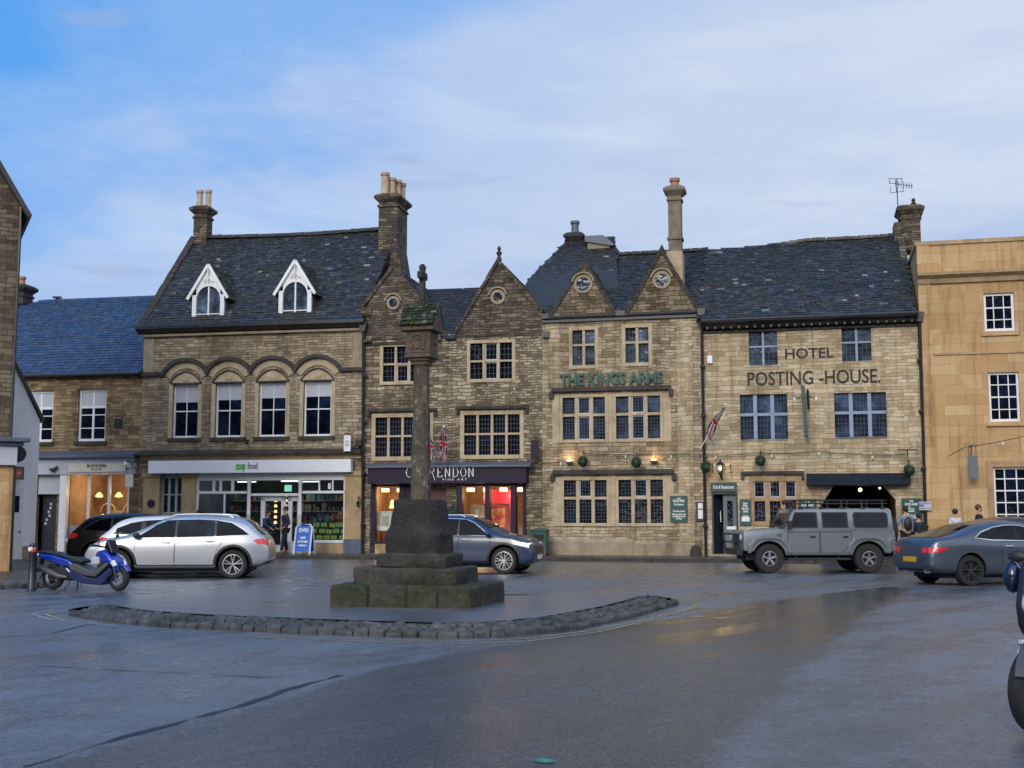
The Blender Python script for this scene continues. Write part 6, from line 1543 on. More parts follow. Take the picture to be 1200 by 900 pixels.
def decal(tree, name, poly, ax, mat, par, off=.006, inset=.03, grid=.09):
    """a thin fitted panel: the outline poly is laid on the body from side ('L','R'), front 'F', rear 'B' or top 'T'"""
    bm = bmesh.new(); V3 = {'L': lambda a, b: Vector((a, 3, b)), 'R': lambda a, b: Vector((a, -3, b)), 'F': lambda a, b: Vector((5, a, b)), 'B': lambda a, b: Vector((-5, a, b)), 'T': lambda a, b: Vector((a, b, 4))}[ax]
    D = {'L': Vector((0, -1, 0)), 'R': Vector((0, 1, 0)), 'F': Vector((-1, 0, 0)), 'B': Vector((1, 0, 0)), 'T': Vector((0, 0, -1))}[ax]
    f = bm.faces.new([bm.verts.new(V3(*p)) for p in poly])
    A = [p[0] for p in poly]; B = [p[1] for p in poly]
    ia, ib = {'L': (0, 2), 'R': (0, 2), 'F': (1, 2), 'B': (1, 2), 'T': (0, 1)}[ax]
    for i_, lo, hi in ((ia, min(A), max(A)), (ib, min(B), max(B))):
        g = lo + grid
        while g < hi:
            co = Vector((0, 0, 0)); co[i_] = g; no = Vector((0, 0, 0)); no[i_] = 1
            bmesh.ops.bisect_plane(bm, geom=bm.verts[:] + bm.edges[:] + bm.faces[:], plane_co=co, plane_no=no); g += grid
    for v in bm.verts:
        hit, nrm, _, _ = tree.ray_cast(v.co, D)
        if hit is None or (hit - v.co).length > 4.6:
            hit, nrm, _, _ = tree.find_nearest(v.co + D * 2.2)
        if nrm.dot(D) > 0: nrm = -nrm
        v.co = hit + nrm * off
    ed = [e for e in bm.edges if e.is_boundary]
    r = bmesh.ops.extrude_edge_only(bm, edges=ed)
    for v in [g for g in r['geom'] if isinstance(g, bmesh.types.BMVert)]: v.co += D * inset
    bmesh.ops.recalc_face_normals(bm, faces=bm.faces)
    me = bpy.data.meshes.new(name); bm.to_mesh(me); bm.free()
    me.materials.append(mat)
    for p in me.polygons: p.use_smooth = True
    me.set_sharp_from_angle(angle=radians(45))
    o = bpy.data.objects.new(name, me); COL.objects.link(o); o.parent = par
    return o
def wheel(par, x, y, r, wd, s, style='twin5', rimk=.68, z=None, dark=False):
    """s = +1 when the outer face looks to +y"""
    z = r if z is None else z; c = (0, 0, 0)
    hub = MB(); hub.lathe([(.0, -s * wd * .3), (r * rimk * .96, -s * wd * .3), (r * rimk * .96, s * wd * .02), (r * rimk * .55, s * wd * .03), (0, s * wd * .03)], c, 20, ax='y')
    w = hub.build('wheel', M['black'], par); w.location = (x, y, z)
    k = r * rimk; t = MB()
    t.lathe([(k, -wd / 2), (r * .94, -wd / 2), (r * .995, -wd * .36), (r, 0), (r * .995, wd * .36), (r * .94, wd / 2), (r * .82, wd * .52), (k, wd / 2 * .9)], c, 36, ax='y', close=True); t.build('tyre', M['tyre'], w, smooth=True)
    q = MB(); o_ = s * wd * .44
    q.lathe([(k * 1.0, o_ * .2), (k * 1.01, o_ * 1.02), (k * .93, o_ * 1.04), (k * .9, o_ * .6), (k * .88, o_ * .2)], c, 32, ax='y', close=True)
    q.lathe([(0, o_ * .9), (k * .16, o_ * .9), (k * .22, o_ * .6), (k * .2, o_ * .3), (0, o_ * .3)], c, 14, ax='y')
    nsp = 5 if style != 'multi' else 7
    for i in range(nsp):
        a = 2 * pi * i / nsp + .31
        if style == 'twin5':
            for d in (-.2, .2): q.obox((k * .15 * cos(a), o_ * .82, k * .15 * sin(a)), (k * .94 * cos(a + d), o_ * .94, k * .94 * sin(a + d)), k * .085, k * .12, up=(0, 1, 0))
        elif style == 'fat5': q.obox((k * .1 * cos(a), o_ * .8, k * .1 * sin(a)), (k * .93 * cos(a), o_ * .92, k * .93 * sin(a)), k * .27, k * .12, up=(0, 1, 0))
        else:
            for d in (-.12, .12): q.obox((k * .15 * cos(a), o_ * .82, k * .15 * sin(a)), (k * .94 * cos(a + d * 1.7), o_ * .94, k * .94 * sin(a + d * 1.7)), k * .06, k * .1, up=(0, 1, 0))
    q.build('rim', M['alloy_dark' if dark else 'alloy'], w, smooth=True)
    return w
def mirror_part(par, x, y, z, s, mat):
    mb = MB(); mb.blob((x, y + s * .12, z + .02), .12, 2, 0, 0, (.75, 1.0, .62)); mb.obox((x + .03, y - s * .03, z - .06), (x, y + s * .08, z - .02), .07, .04)
    return mb.build('wing_mirror', mat, par, smooth=True)
def grow(poly, k):
    n = len(poly); A = sum(poly[i][0] * poly[(i + 1) % n][1] - poly[(i + 1) % n][0] * poly[i][1] for i in range(n)); sg = 1 if A > 0 else -1; out = []
    for i in range(n):
        p0, p1, p2 = Vector(poly[i - 1]), Vector(poly[i]), Vector(poly[(i + 1) % n]); a = (p1 - p0).normalized(); b = (p2 - p1).normalized()
        na = Vector((a.y, -a.x)) * sg; nb = Vector((b.y, -b.x)) * sg; m = (na + nb); m = m / max(.35, m.dot(m)) * 2 if m.length > .1 else na
        out.append(tuple(p1 + m * k * .5 if False else p1 + (na + nb) * k / max(.6, 1 + na.dot(nb))))
    return out
def build_car(name, label, sp, loc, rz, group=None, cat='car'):
    t = thing(name, label, cat, (loc.x, loc.y, 0), rz, group)
    raw = car_body(sp); tree = bvh(raw); body = cut_wheels(raw, sp); body.parent = t
    for sd in ('L', 'R'):
        s = 1 if sd == 'L' else -1
        for pl in sp['trim']: decal(tree, 'window_trim', grow(pl, .014), sd, M[sp.get('trimmat', 'chrome')], t, .003); decal(tree, 'window_surround', grow(pl, -.006), sd, M['plastic'], t, .0055)
        for pl in sp['windows']: decal(tree, 'side_window', pl, sd, M['glass_car'], t, .009)
        for pl in sp['doors']:
            decal(tree, 'door_seam', grow(pl, .011), sd, M['black'], body, .0015)
            d = decal(tree, 'door', pl, sd, sp['paint'], t, .004)
        for (x, z) in sp['handles']:
            hit = tree.ray_cast(Vector((x, 3 * s, z)), Vector((0, -s, 0)))[0]
            mb = MB(); mb.tube([(x - .1, hit.y + s * .01, z), (x - .08, hit.y + s * .035, z), (x + .08, hit.y + s * .035, z), (x + .1, hit.y + s * .01, z)], .014, 6); mb.build('door_handle', sp['hmat'], t, smooth=True)
        for pl in sp.get('clad', []): decal(tree, 'sill_trim', pl, sd, M['plastic'], t, .006)
        for x in (sp['xf'], sp['xr']):
            if sp.get('arch'):
                ra = sp['ra']; a0, a1 = radians(-12), radians(192); n = 16; zc0 = sp['rw'] + .02
                pl = [(x + (ra + .055) * cos(a0 + (a1 - a0) * i / n), zc0 + (ra + .055) * sin(a0 + (a1 - a0) * i / n)) for i in range(n + 1)] + [(x + (ra - .004) * cos(a1 - (a1 - a0) * i / n), zc0 + (ra - .004) * sin(a1 - (a1 - a0) * i / n)) for i in range(n + 1)]
                decal(tree, 'arch_trim', pl, sd, M[sp['arch']], t, .012, .05)
            wheel(t, x, s * (sp['W'] / 2 - sp['ww'] / 2 - .02), sp['rw'], sp['ww'], s, sp['wstyle'], sp.get('rimk', .7), dark=sp.get('wdark', False))
        m = sp['mirror']; hit = tree.ray_cast(Vector((m[0], 3 * s, m[1] - .03)), Vector((0, -s, 0)))[0]; mirror_part(t, m[0], hit.y, m[1], s, sp['mmat'])
        for pl in sp['tail']: decal(tree, 'tail_light', pl, sd, M['redlamp'], t, .01)
        for pl in sp['head']: decal(tree, 'headlight', pl, sd, M[sp.get('hlm', 'clearlamp')], t, .01)
    for pl, ax, mt, nm in sp['ends']: decal(tree, nm, pl, ax, mt, t, .009)
    if sp.get('rails'):
        for s in (-1, 1):
            a, b, z0, yy = sp['rails']
            mb = MB(); P = [(a, s * yy, z0(a)), (a + .1, s * yy, z0(a) + .05)] + [(a + .1 + (b - a - .2) * i / 5, s * yy, z0(a + .1 + (b - a - .2) * i / 5) + .055) for i in range(1, 5)] + [(b - .1, s * yy, z0(b) + .05), (b, s * yy, z0(b))]
            mb.tube(P, .02, 6); mb.build('roof_rail', M['chrome'], t, smooth=True)
    mb = MB(); L, W = sp['L'], sp['W']; mb.box(-L / 2 + .5, L / 2 - .5, -W / 2 + .3, W / 2 - .3, .17, .36); mb.build('underbody', M['black'], t)
    return t, tree
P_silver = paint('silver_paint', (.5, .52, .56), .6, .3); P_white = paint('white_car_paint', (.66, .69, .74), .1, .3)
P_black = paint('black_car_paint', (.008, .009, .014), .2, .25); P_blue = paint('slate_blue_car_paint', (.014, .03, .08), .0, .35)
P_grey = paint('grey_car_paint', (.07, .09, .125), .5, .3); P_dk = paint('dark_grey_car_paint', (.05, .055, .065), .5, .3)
def suv_spec(pt, L=4.66, H=1.64, **k):
    h = L / 2; q = L / 4.66; Z = H / 1.64
    S_ = dict(L=L, W=1.9, paint=pt, xf=1.46 * q, xr=-1.41 * q, rw=.365, ra=.43, ww=.25, wstyle='twin5', rimk=.7,
        top=[(-h, .72 * Z), (-h + .03, .92 * Z), (-h + .09, 1.08 * Z), (-h + .3, 1.2 * Z), (-h + .42, 1.36 * Z), (-h + .62, 1.52 * Z), (-h + .95, 1.6 * Z), (-.5 * q, 1.64 * Z), (.1 * q, 1.62 * Z), (.45 * q, 1.53 * Z), (.85 * q, 1.34 * Z), (1.25 * q, 1.14 * Z), (1.35 * q, 1.1 * Z), (1.75 * q, 1.05 * Z), (2.08 * q, .95 * Z), (h - .1, .84 * Z), (h, .62 * Z)],
        belt=[(-h, .62), (-h + .15, .98 * Z), (-1.4 * q, 1.04 * Z), (0, 1.0 * Z), (1.2 * q, .98 * Z), (1.8 * q, .92 * Z), (h - .15, .78 * Z), (h, .5)],
        sill=[(-h, .42), (-h + .2, .3), (-1, .24), (1, .24), (h - .3, .22), (h, .34)],
        windows=[[(.98 * q, 1.06 * Z), (.06 * q, 1.06 * Z), (.06 * q, 1.49 * Z), (.22 * q, 1.475 * Z), (.5 * q, 1.37 * Z)], [(0 * q, 1.06 * Z), (-.92 * q, 1.08 * Z), (-.92 * q, 1.48 * Z), (-.5 * q, 1.505 * Z), (0 * q, 1.5 * Z)], [(-.98 * q, 1.085 * Z), (-1.78 * q, 1.13 * Z), (-1.62 * q, 1.25 * Z), (-1.35 * q, 1.41 * Z), (-.98 * q, 1.475 * Z)]],
        trim=[[(1.03 * q, 1.045 * Z), (-1.82 * q, 1.115 * Z), (-1.62 * q, 1.27 * Z), (-1.35 * q, 1.43 * Z), (-.95 * q, 1.495 * Z), (-.5 * q, 1.52 * Z), (.1 * q, 1.505 * Z), (.26 * q, 1.49 * Z), (.52 * q, 1.385 * Z)]],
        doors=[[(.06 * q, 1.02 * Z), (.06 * q, .36), (.95 * q, .36), (1.03 * q, .62), (1.02 * q, 1.0 * Z)], [(.03 * q, 1.02 * Z), (.03 * q, .36), (-.9 * q, .36), (-.98 * q, .7), (-1.12 * q, .9), (-1.14 * q, 1.04 * Z)]],
        handles=[(.26 * q, .93 * Z), (-.83 * q, .96 * Z)], hmat=pt, mirror=(.98 * q, 1.09 * Z), mmat=pt,
        clad=[[(-.93 * q, .36), (.98 * q, .36), (.98 * q, .25), (-.93 * q, .25)]], arch='plastic',
        tail=[[(-h + .02, .86 * Z), (-h + .02, 1.02 * Z), (-h + .3, 1.02 * Z), (-h + .42, .98 * Z), (-h + .3, .88 * Z)]],
        head=[[(h - .12, .72 * Z), (h - .12, .84 * Z), (h - .6, .93 * Z), (h - .5, .82 * Z)]],
        ends=[([(-.68, 1.12 * Z), (.68, 1.12 * Z), (.56, 1.48 * Z), (-.56, 1.48 * Z)], 'B', M['glass_car'], 'rear_window'), ([(-.26, .6), (.26, .6), (.26, .71), (-.26, .71)], 'B', M['plate_y'], 'number_plate'), ([(-.85, .3), (.85, .3), (.8, .45), (-.8, .45)], 'B', M['plastic'], 'bumper_trim'),
              ([(.98 * q, -.68), (.98 * q, .68), (.42 * q, .58), (.42 * q, -.58)], 'T', M['glass_car'], 'windscreen'), ([(-.26, .4), (.26, .4), (.26, .51), (-.26, .51)], 'F', M['plate_w'], 'number_plate'), ([(-.45, .56), (.45, .56), (.5, .76), (-.5, .76)], 'F', M['plastic'], 'grille')])
    S_.update(k); return S_
def at_wheel(px, py, wx, rz, dy):
    """ground point of the car's origin when its wheel (wx, dy) stands at pixel (px, py)"""
    p = G(px, py); r = Matrix.Rotation(rz, 3, 'Z') @ Vector((wx, dy, 0)); return Vector((p.x - r.x, p.y - r.y, 0))
# silver estate in front, facing left
sp = suv_spec(P_silver, H=1.62, rails=(-1.35, .2, lambda x: 1.545 + .03 * (1 - (x + .5) ** 2), .6), wstyle='twin5', wdark=False)
sp['mmat'] = M['plastic']
rz = pi + radians(5)
build_car('parked_car', 'silver sport utility car parked facing left behind the blue scooter', sp, at_wheel(272, 678.5, sp['xr'], rz, .95), rz, 'cars parked in the square')
# white car behind it, facing right
sp = suv_spec(P_white, L=4.5, H=1.6, trimmat='white'); rz = radians(4)
sp['windows'] = sp['windows'][:2] + [[(-1.0, 1.085), (-1.68, 1.13), (-1.66, 1.24), (-1.35, 1.36), (-1.0, 1.42)]]
build_car('parked_car', 'white car half hidden behind the silver car, its rear towards the scooter', sp, G(200, 671) + Vector((.35, 0, 0)), rz, 'cars parked in the square')
sp = suv_spec(P_black, L=4.7, H=1.68, trimmat='plastic'); rz = radians(3)
build_car('parked_car', 'black car parked beyond the white car with a red tail light showing', sp, G(168, 664) + Vector((.1, .2, 0)), rz, 'cars parked in the square')
# slate blue car, facing right, half behind the cross
sp = suv_spec(P_blue, L=4.3, H=1.63, hlm='headlamp_on', wstyle='multi', rails=(-1.25, .15, lambda x: 1.55, .58), wdark=False); sp['mmat'] = P_blue
sp['hmat'] = M['chrome']
rz = radians(-15)
build_car('parked_car', 'slate blue car facing right, half hidden behind the stone cross steps', sp, at_wheel(590, 673, sp['xf'], rz, -.93), rz, 'cars parked in the square')
# grey coupe, facing right
h = 2.35
sp = dict(L=4.7, W=1.82, paint=P_grey, xf=1.5, xr=-1.34, rw=.335, ra=.375, ww=.24, wstyle='twin5', rimk=.74, wdark=True, taper=.24, rtaper=.2, tumble=.5,
    top=[(-h, .62), (-h + .03, .86), (-h + .1, .99), (-2.0, 1.05), (-1.7, 1.1), (-1.3, 1.22), (-.9, 1.335), (-.4, 1.395), (0, 1.4), (.35, 1.36), (.75, 1.2), (1.15, 1.01), (1.25, .97), (1.7, .9), (2.1, .8), (h - .08, .68), (h, .5)],
    belt=[(-h, .55), (-h + .15, .9), (-1.4, .965), (-.6, .93), (.4, .9), (1.2, .88), (1.8, .8), (h - .15, .65), (h, .42)],
    sill=[(-h, .38), (-h + .2, .26), (-1, .2), (1, .2), (h - .3, .2), (h, .3)],
    windows=[[(.95, .955), (-.02, .965), (-.02, 1.27), (.2, 1.25), (.55, 1.13)], [(-.05, .965), (-.75, .99), (-1.12, 1.03), (-.95, 1.12), (-.6, 1.215), (-.3, 1.26), (-.05, 1.27)]],
    trim=[[(.99, .94), (-.75, .975), (-1.17, 1.02), (-.97, 1.135), (-.62, 1.232), (-.3, 1.277), (0, 1.287), (.2, 1.268), (.56, 1.145)]],
    doors=[[(1.0, .9), (.98, .34), (.2, .3), (-.45, .34), (-.52, .62), (-.5, .93)]], handles=[(-.3, .84)], hmat=M['chrome'], mirror=(.86, .98), mmat=P_grey, clad=[], arch=None,
    tail=[[(-h + .02, .7), (-h + .02, .82), (-h + .2, .83), (-h + .46, .79), (-h + .2, .72)]], head=[[(h - .2, .58), (h - .15, .68), (h - .6, .76), (h - .5, .66)]],
    ends=[([(-.6, 1.02), (.6, 1.02), (.46, 1.28), (-.46, 1.28)], 'B', M['glass_car'], 'rear_window'), ([(-.26, .5), (.26, .5), (.26, .61), (-.26, .61)], 'B', M['plate_y'], 'number_plate'), ([(-.82, .7), (-.45, .71), (-.45, .8), (-.82, .82)], 'B', M['redlamp'], 'tail_light'), ([(.82, .7), (.45, .71), (.45, .8), (.82, .82)], 'B', M['redlamp'], 'tail_light'), ([(-.7, .24), (.7, .24), (.65, .34), (-.65, .34)], 'B', M['plastic'], 'diffuser'),
          ([(1.05, -.6), (1.05, .6), (.45, .5), (.45, -.5)], 'T', M['glass_car'], 'windscreen'), ([(-.5, .4), (.5, .4), (.5, .58), (-.5, .58)], 'F', M['plastic'], 'grille')])
kz = 1.07
for q_ in ('top', 'belt', 'sill'): sp[q_] = [(x, z * kz) for x, z in sp[q_]]
for q_ in ('windows', 'trim', 'doors', 'tail', 'head'): sp[q_] = [[(x, z * kz) for x, z in pl] for pl in sp[q_]]
sp['handles'] = [(x, z * kz) for x, z in sp['handles']]; sp['mirror'] = (.86, 1.05); sp['rw'] = .35; sp['ra'] = .39
sp['ends'] = [([(x, z * kz) for x, z in pl] if ax != 'T' else pl, ax, m_, nm) for pl, ax, m_, nm in sp['ends']]
rz = radians(15)
cp, tr = build_car('parked_car', 'grey coupe at the right with chrome window line and lit red tail light', sp, at_wheel(1140, 687, sp['xr'], rz, -.91), rz, 'cars parked in the square')
mb = MB()
for s in (-1, 1): mb.tube([(-2.32, s * .55, .33), (-2.2, s * .55, .33)], .05, 8)
mb.build('exhaust', M['chrome'], cp)
sp2 = dict(sp); sp2['paint'] = P_dk; sp2['hmat'] = P_dk; sp2['mmat'] = P_dk; sp2['trimmat'] = 'plastic'; sp2['top'] = [(x, z * 1.05) for x, z in sp['top']]
p = G(1200, 674); build_car('parked_car', 'dark grey car beyond the grey coupe, only its roof and windows showing', sp2, Vector((p.x - .1, p.y + .3, 0)), radians(4), 'cars parked in the square')
# ---------------------------------------------------------------- long wheelbase off-roader, facing left
def offroader(loc, rz):
    t = thing('off_road_car', 'boxy silver grey off-roader with roof rack parked facing left before the carriage arch', 'car', (loc.x, loc.y, 0), rz, 'cars parked in the square')
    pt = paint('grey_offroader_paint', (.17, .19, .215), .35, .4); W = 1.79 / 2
    mb = MB()
    mb.prism([(2.02, .62), (2.02, 1.12), (1.98, 1.16), (.88, 1.22), (.86, 1.19), (-2.2, 1.19), (-2.24, 1.1), (-2.24, .66), (-2.1, .56), (-1.0, .5), (.9, .5), (1.1, .55)], -W, W)
    raw = mb.build('body', pt, bevel=.035); bake(raw); tree = bvh(raw)
    sp = dict(W=W * 2, xf=1.3, xr=-1.49, rw=.405, ra=.47)
    body = cut_wheels(raw, sp); body.parent = t
    mb = MB(); Wt = W - .13
    # upper cabin with leaning sides and raked windscreen
    pr = [(.86, 1.19), (.62, 1.72), (.56, 1.78), (-2.14, 1.8), (-2.19, 1.74), (-2.22, 1.19)]
    wy = [W - .03, Wt, Wt - .05, Wt - .05, Wt, W - .03]
    vs = [(p[0], w, p[1]) for p, w in zip(pr, wy)] + [(p[0], -w, p[1]) for p, w in zip(pr, wy)]
    mb.add(vs, [tuple(range(6)), tuple(range(11, 5, -1))] + [(i, i + 6, (i + 1) % 6 + 6, (i + 1) % 6) for i in range(6)])
    raw2 = mb.build('cabin', pt, t, bevel=.03); bake(raw2); tr2 = bvh(raw2)
    for p_ in raw2.data.polygons: p_.use_smooth = True
    raw2.data.set_sharp_from_angle(angle=radians(35))
    for sd in ('L', 'R'):
        s = 1 if sd == 'L' else -1
        for pl in ([(.68, 1.27), (-.06, 1.27), (-.06, 1.66), (.52, 1.66)], [(-.24, 1.27), (-.92, 1.27), (-.92, 1.66), (-.24, 1.66)], [(-1.12, 1.31), (-1.16, 1.27), (-2.0, 1.27), (-2.05, 1.31), (-2.05, 1.62), (-2.0, 1.66), (-1.16, 1.66), (-1.12, 1.62)]):
            decal(tr2, 'window_seal', grow(pl, .03), sd, M['plastic'], t, .003); decal(tr2, 'side_window', pl, sd, M['glass_car'], t, .008)
        for pl in ([(.78, 1.13), (.78, .56), (-.1, .56), (-.1, 1.13)], [(-.14, 1.13), (-.14, .56), (-.72, .56), (-1.0, .86), (-1.0, 1.13)]):
            decal(tree, 'door_seam', grow(pl, .015), sd, M['black'], body, .002); d = decal(tree, 'door', pl, sd, pt, t, .006)
        for x in (.08, -.84): mb = MB(); mb.box(x - .07, x + .07, s * (W + .005), s * (W + .035), .98, 1.03); mb.build('door_handle', M['plastic'], t, bevel=.008)
        mb = MB(); mb.box(-2.2, .86, s * (W - .01), s * (W + .012), 1.155, 1.195); mb.build('waist_strip', M['alloy'], t)
        for x in (sp['xf'], sp['xr']):
            n = 8; prf = [(-.66, .56), (-.62, .76), (-.42, .98), (-.2, 1.03), (.2, 1.03), (.42, .98), (.62, .76), (.66, .56)]; inn = [(-.56, .56), (-.52, .74), (-.36, .9), (-.18, .95), (.18, .95), (.36, .9), (.52, .74), (.56, .56)]
            mb = MB()
            for i in range(7):
                q = [prf[i], prf[i + 1], inn[i + 1], inn[i]]; mb.prism([(x + a * .93, b) for a, b in q], s * (W - .02), s * (W + .055))
            mb.build('wheel_arch', pt, t, bevel=.006)
            wheel(t, x, s * (W - .1), .405, .26, s, 'fat5', .5)
        mb = MB(); mb.box(-.95, .78, s * (W - .12), s * (W + .02), .36, .42); mb.box(.5, .56, s * (W - .2), s * (W - .1), .42, .55); mb.box(-.7, -.64, s * (W - .2), s * (W - .1), .42, .55); mb.build('side_step', M['plastic'], t, bevel=.01)
        mb = MB(); mb.box(.72, .8, s * (W + .06), s * (W + .22), 1.22, 1.45); mb.tube([(.78, s * W, 1.2), (.76, s * (W + .08), 1.26)], .014, 5); mb.build('wing_mirror', M['plastic'], t, bevel=.02)
        mb = MB(); mb.lathe([(0, 0), (.09, 0), (.09, .03), (0, .04)], (2.03, s * .62, .98), 14, ax='x'); mb.build('headlight', M['clearlamp'], t, smooth=True)
        mb = MB(); mb.lathe([(0, 0), (.04, 0), (.04, -.03), (0, -.03)], (-2.25, s * .78, .95), 10, ax='x'); mb.lathe([(0, 0), (.04, 0), (.04, -.03), (0, -.03)], (-2.25, s * .78, .84), 10, ax='x'); mb.build('tail_light', M['redlamp'], t)
        mb = MB()
        for k in range(5): mb.box(.95 + k * .03, .96 + k * .03, s * (W + .001), s * (W + .01), .95, 1.08)
        mb.build('side_vent', M['plastic'], t)
    decal(tr2, 'windscreen', [(-.68, 1.27), (.68, 1.27), (.62, 1.66), (-.62, 1.66)], 'F', M['glass_car'], t, .008)
    mb = MB(); mb.prism([(.9, 1.2), (.9, 1.24), (1.9, 1.18), (2.0, 1.1), (1.98, 1.08)], -.55, .55); mb.build('bonnet', pt, t, bevel=.02)
    mb = MB(); mb.box(2.01, 2.06, -.38, .38, .74, 1.08); mb.build('grille', M['plastic'], t, bevel=.01)
    mb = MB(); mb.box(2.05, 2.2, -.88, .88, .5, .66); mb.tube([(2.22, -.62, .6), (2.27, -.62, 1.08), (2.27, .62, 1.08), (2.22, .62, .6)], .03, 8); mb.tube([(2.25, -.62, .85), (2.25, .62, .85)], .025, 8); mb.build('bull_bar', M['plastic'], t, bevel=.01)
    mb = MB(); mb.box(-2.38, -2.22, -.85, .85, .48, .62); mb.build('rear_bumper', M['plastic'], t, bevel=.01)
    w = wheel(t, -2.42, -.1, .4, .25, 1, 'fat5', .5, z=1.15); w.rotation_euler = (0, 0, pi / 2); w.name = 'spare_wheel'
    mb = MB(); z = 1.93; y = .68
    for zz in (z, z + .09):
        mb.tube([(.5, -y, zz), (.5, y, zz), (-2.1, y, zz), (-2.1, -y, zz), (.5, -y, zz)], .016, 6)
    for i in range(9): x = .4 - i * .3; mb.tube([(x, -y, z), (x, y, z)], .013, 5)
    for s in (-1, 1):
        for i in range(5): x = .35 - i * .58; mb.tube([(x, s * y, z + .09), (x, s * y, z), (x, s * (y + .03), 1.79)], .022, 6); mb.box(x - .06, x + .06, s * y - .02, s * y + .06, 1.78, 1.84)
    mb.build('roof_rack', M['plastic'], t, smooth=True)
    mb = MB()
    for y_ in (-.45, -.15, .15, .45): mb.lathe([(0, 0), (.07, 0), (.07, .05), (0, .06)], (.52, y_, 1.97), 12, ax='x')
    mb.build('spot_lamp', M['plastic'], t)
    mb = MB(); mb.tube([(1.0, W - .02, 1.25), (.86, W - .02, 1.32), (.62, W - .06, 1.85)], .035, 8); mb.box(.52, .64, W - .12, W + .0, 1.84, 1.95); mb.build('snorkel', M['plastic'], t)
    mb = MB(); mb.box(-2.0, 1.9, -.6, .6, .35, .55); mb.tube([(1.3, -.7, .4), (1.3, .7, .4)], .05); mb.tube([(-1.49, -.7, .4), (-1.49, .7, .4)], .06); mb.build('chassis', M['black'], t)
    return t
rz = pi + radians(1.5)
offroader(at_wheel(1018, 671.5, -1.49, rz, .8), rz)
# ---------------------------------------------------------------- blue scooter, facing right
def prof(mb, pts, y0, y1, m=0): mb.prism(pts, y0, y1, m)
def bike_wheel(par, x, r, wd, name, rim, nsp=5, rot=0, k=.62):
    hub = MB(); hub.lathe([(0, -wd * .5), (.05, -wd * .5), (.05, wd * .5), (0, wd * .5)], (0, 0, 0), 10, ax='y'); hub.lathe([(.09, -wd * .55), (.15, -wd * .55), (.15, -wd * .5), (.09, -wd * .5)], (0, 0, 0), 20, ax='y', close=True)
    w = hub.build(name, M['chrome'], par); w.location = (x, 0, r); w.rotation_euler = (0, 0, rot)
    t = MB(); R = r; kk = r * k; t.lathe([(kk, -wd * .35), (R * .8, -wd * .5), (R * .96, -wd * .32), (R, 0), (R * .96, wd * .32), (R * .8, wd * .5), (kk, wd * .35)], (0, 0, 0), 32, ax='y', close=True); t.build('tyre', M['tyre'], w, smooth=True)
    q = MB(); q.lathe([(kk * .9, -wd * .35), (kk * 1.03, -wd * .38), (kk * 1.03, wd * .38), (kk * .9, wd * .35)], (0, 0, 0), 28, ax='y', close=True)
    for i in range(nsp):
        a = 2 * pi * i / nsp
        for d in (-.12, .12): q.obox((.04 * cos(a), 0, .04 * sin(a)), (kk * .95 * cos(a + d), 0, kk * .95 * sin(a + d)), .018, .03, up=(0, 1, 0))
    q.build('rim', rim, w)
    return w
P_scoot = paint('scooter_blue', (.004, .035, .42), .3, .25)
pa, pb = G(62, 691), G(139, 693); mid = (pa + pb) / 2; rzs = math.atan2(pb.y - pa.y, pb.x - pa.x)
t = thing('motor_scooter', 'bright blue and grey motor scooter on its stand beside the black bollard', 'scooter', (mid.x, mid.y, 0), rzs)
wb = (pb - pa).length / 2
k_ = wb / .67
T = lambda pts: [(a * k_, b) for a, b in pts]
bike_wheel(t, -wb, .28, .13, 'rear_wheel', M['dkgrey'], rot=0); fw = bike_wheel(t, wb, .275, .11, 'front_wheel', M['dkgrey'], rot=radians(-8))
mb = MB(); mb.prism(T([(-.95, .72), (-.88, .78), (-.6, .75), (-.3, .66), (-.18, .58), (-.22, .52), (-.36, .5), (-.55, .56), (-.8, .66)]), -.16, .16); mb.build('tail_fairing', P_scoot, t, bevel=.035, smooth=True)
mb = MB(); mb.prism(T([(-.98, .8), (-.9, .84), (-.6, .81), (-.42, .73), (-.1, .7), (.02, .64), (0, .58), (-.2, .6), (-.34, .67), (-.6, .755), (-.85, .785)]), -.14, .14); mb.build('seat', M['plastic'], t, bevel=.03, smooth=True)
mb = MB(); mb.prism(T([(-.28, .56), (-.12, .58), (.12, .46), (.25, .42), (.42, .55), (.5, .62), (.56, .58), (.4, .4), (.3, .3), (.1, .32), (-.2, .44)]), -.19, .19); mb.build('footboard_trim', M['dkgrey'], t, bevel=.025, smooth=True)
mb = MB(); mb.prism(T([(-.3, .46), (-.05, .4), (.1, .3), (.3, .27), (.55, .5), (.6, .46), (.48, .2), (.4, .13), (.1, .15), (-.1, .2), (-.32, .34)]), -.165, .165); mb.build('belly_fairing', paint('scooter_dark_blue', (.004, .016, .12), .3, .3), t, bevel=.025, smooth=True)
mb = MB(); mb.prism(T([(.3, .8), (.4, .88), (.52, .82), (.66, .66), (.7, .58), (.64, .56), (.52, .58), (.4, .64)]), -.2, .2); mb.build('front_fairing', P_scoot, t, bevel=.05, smooth=True)
mb = MB(); mb.prism(T([(.42, .92), (.47, 1.08), (.5, 1.08), (.6, .8), (.52, .82)]), -.13, .13); mb.build('windshield', M['glass_car'], t, bevel=.02)
mb = MB(); mb.prism(T([(.2, .6), (.28, .84), (.38, .86), (.44, .64), (.4, .52)]), -.13, .13); mb.build('leg_shield', M['plastic'], t, bevel=.03)
mb = MB(); mb.box(.2 * k_, .36 * k_, -.17, .17, .56, .73); mb.build('locking_bag', M['palegrey'], t, bevel=.03)
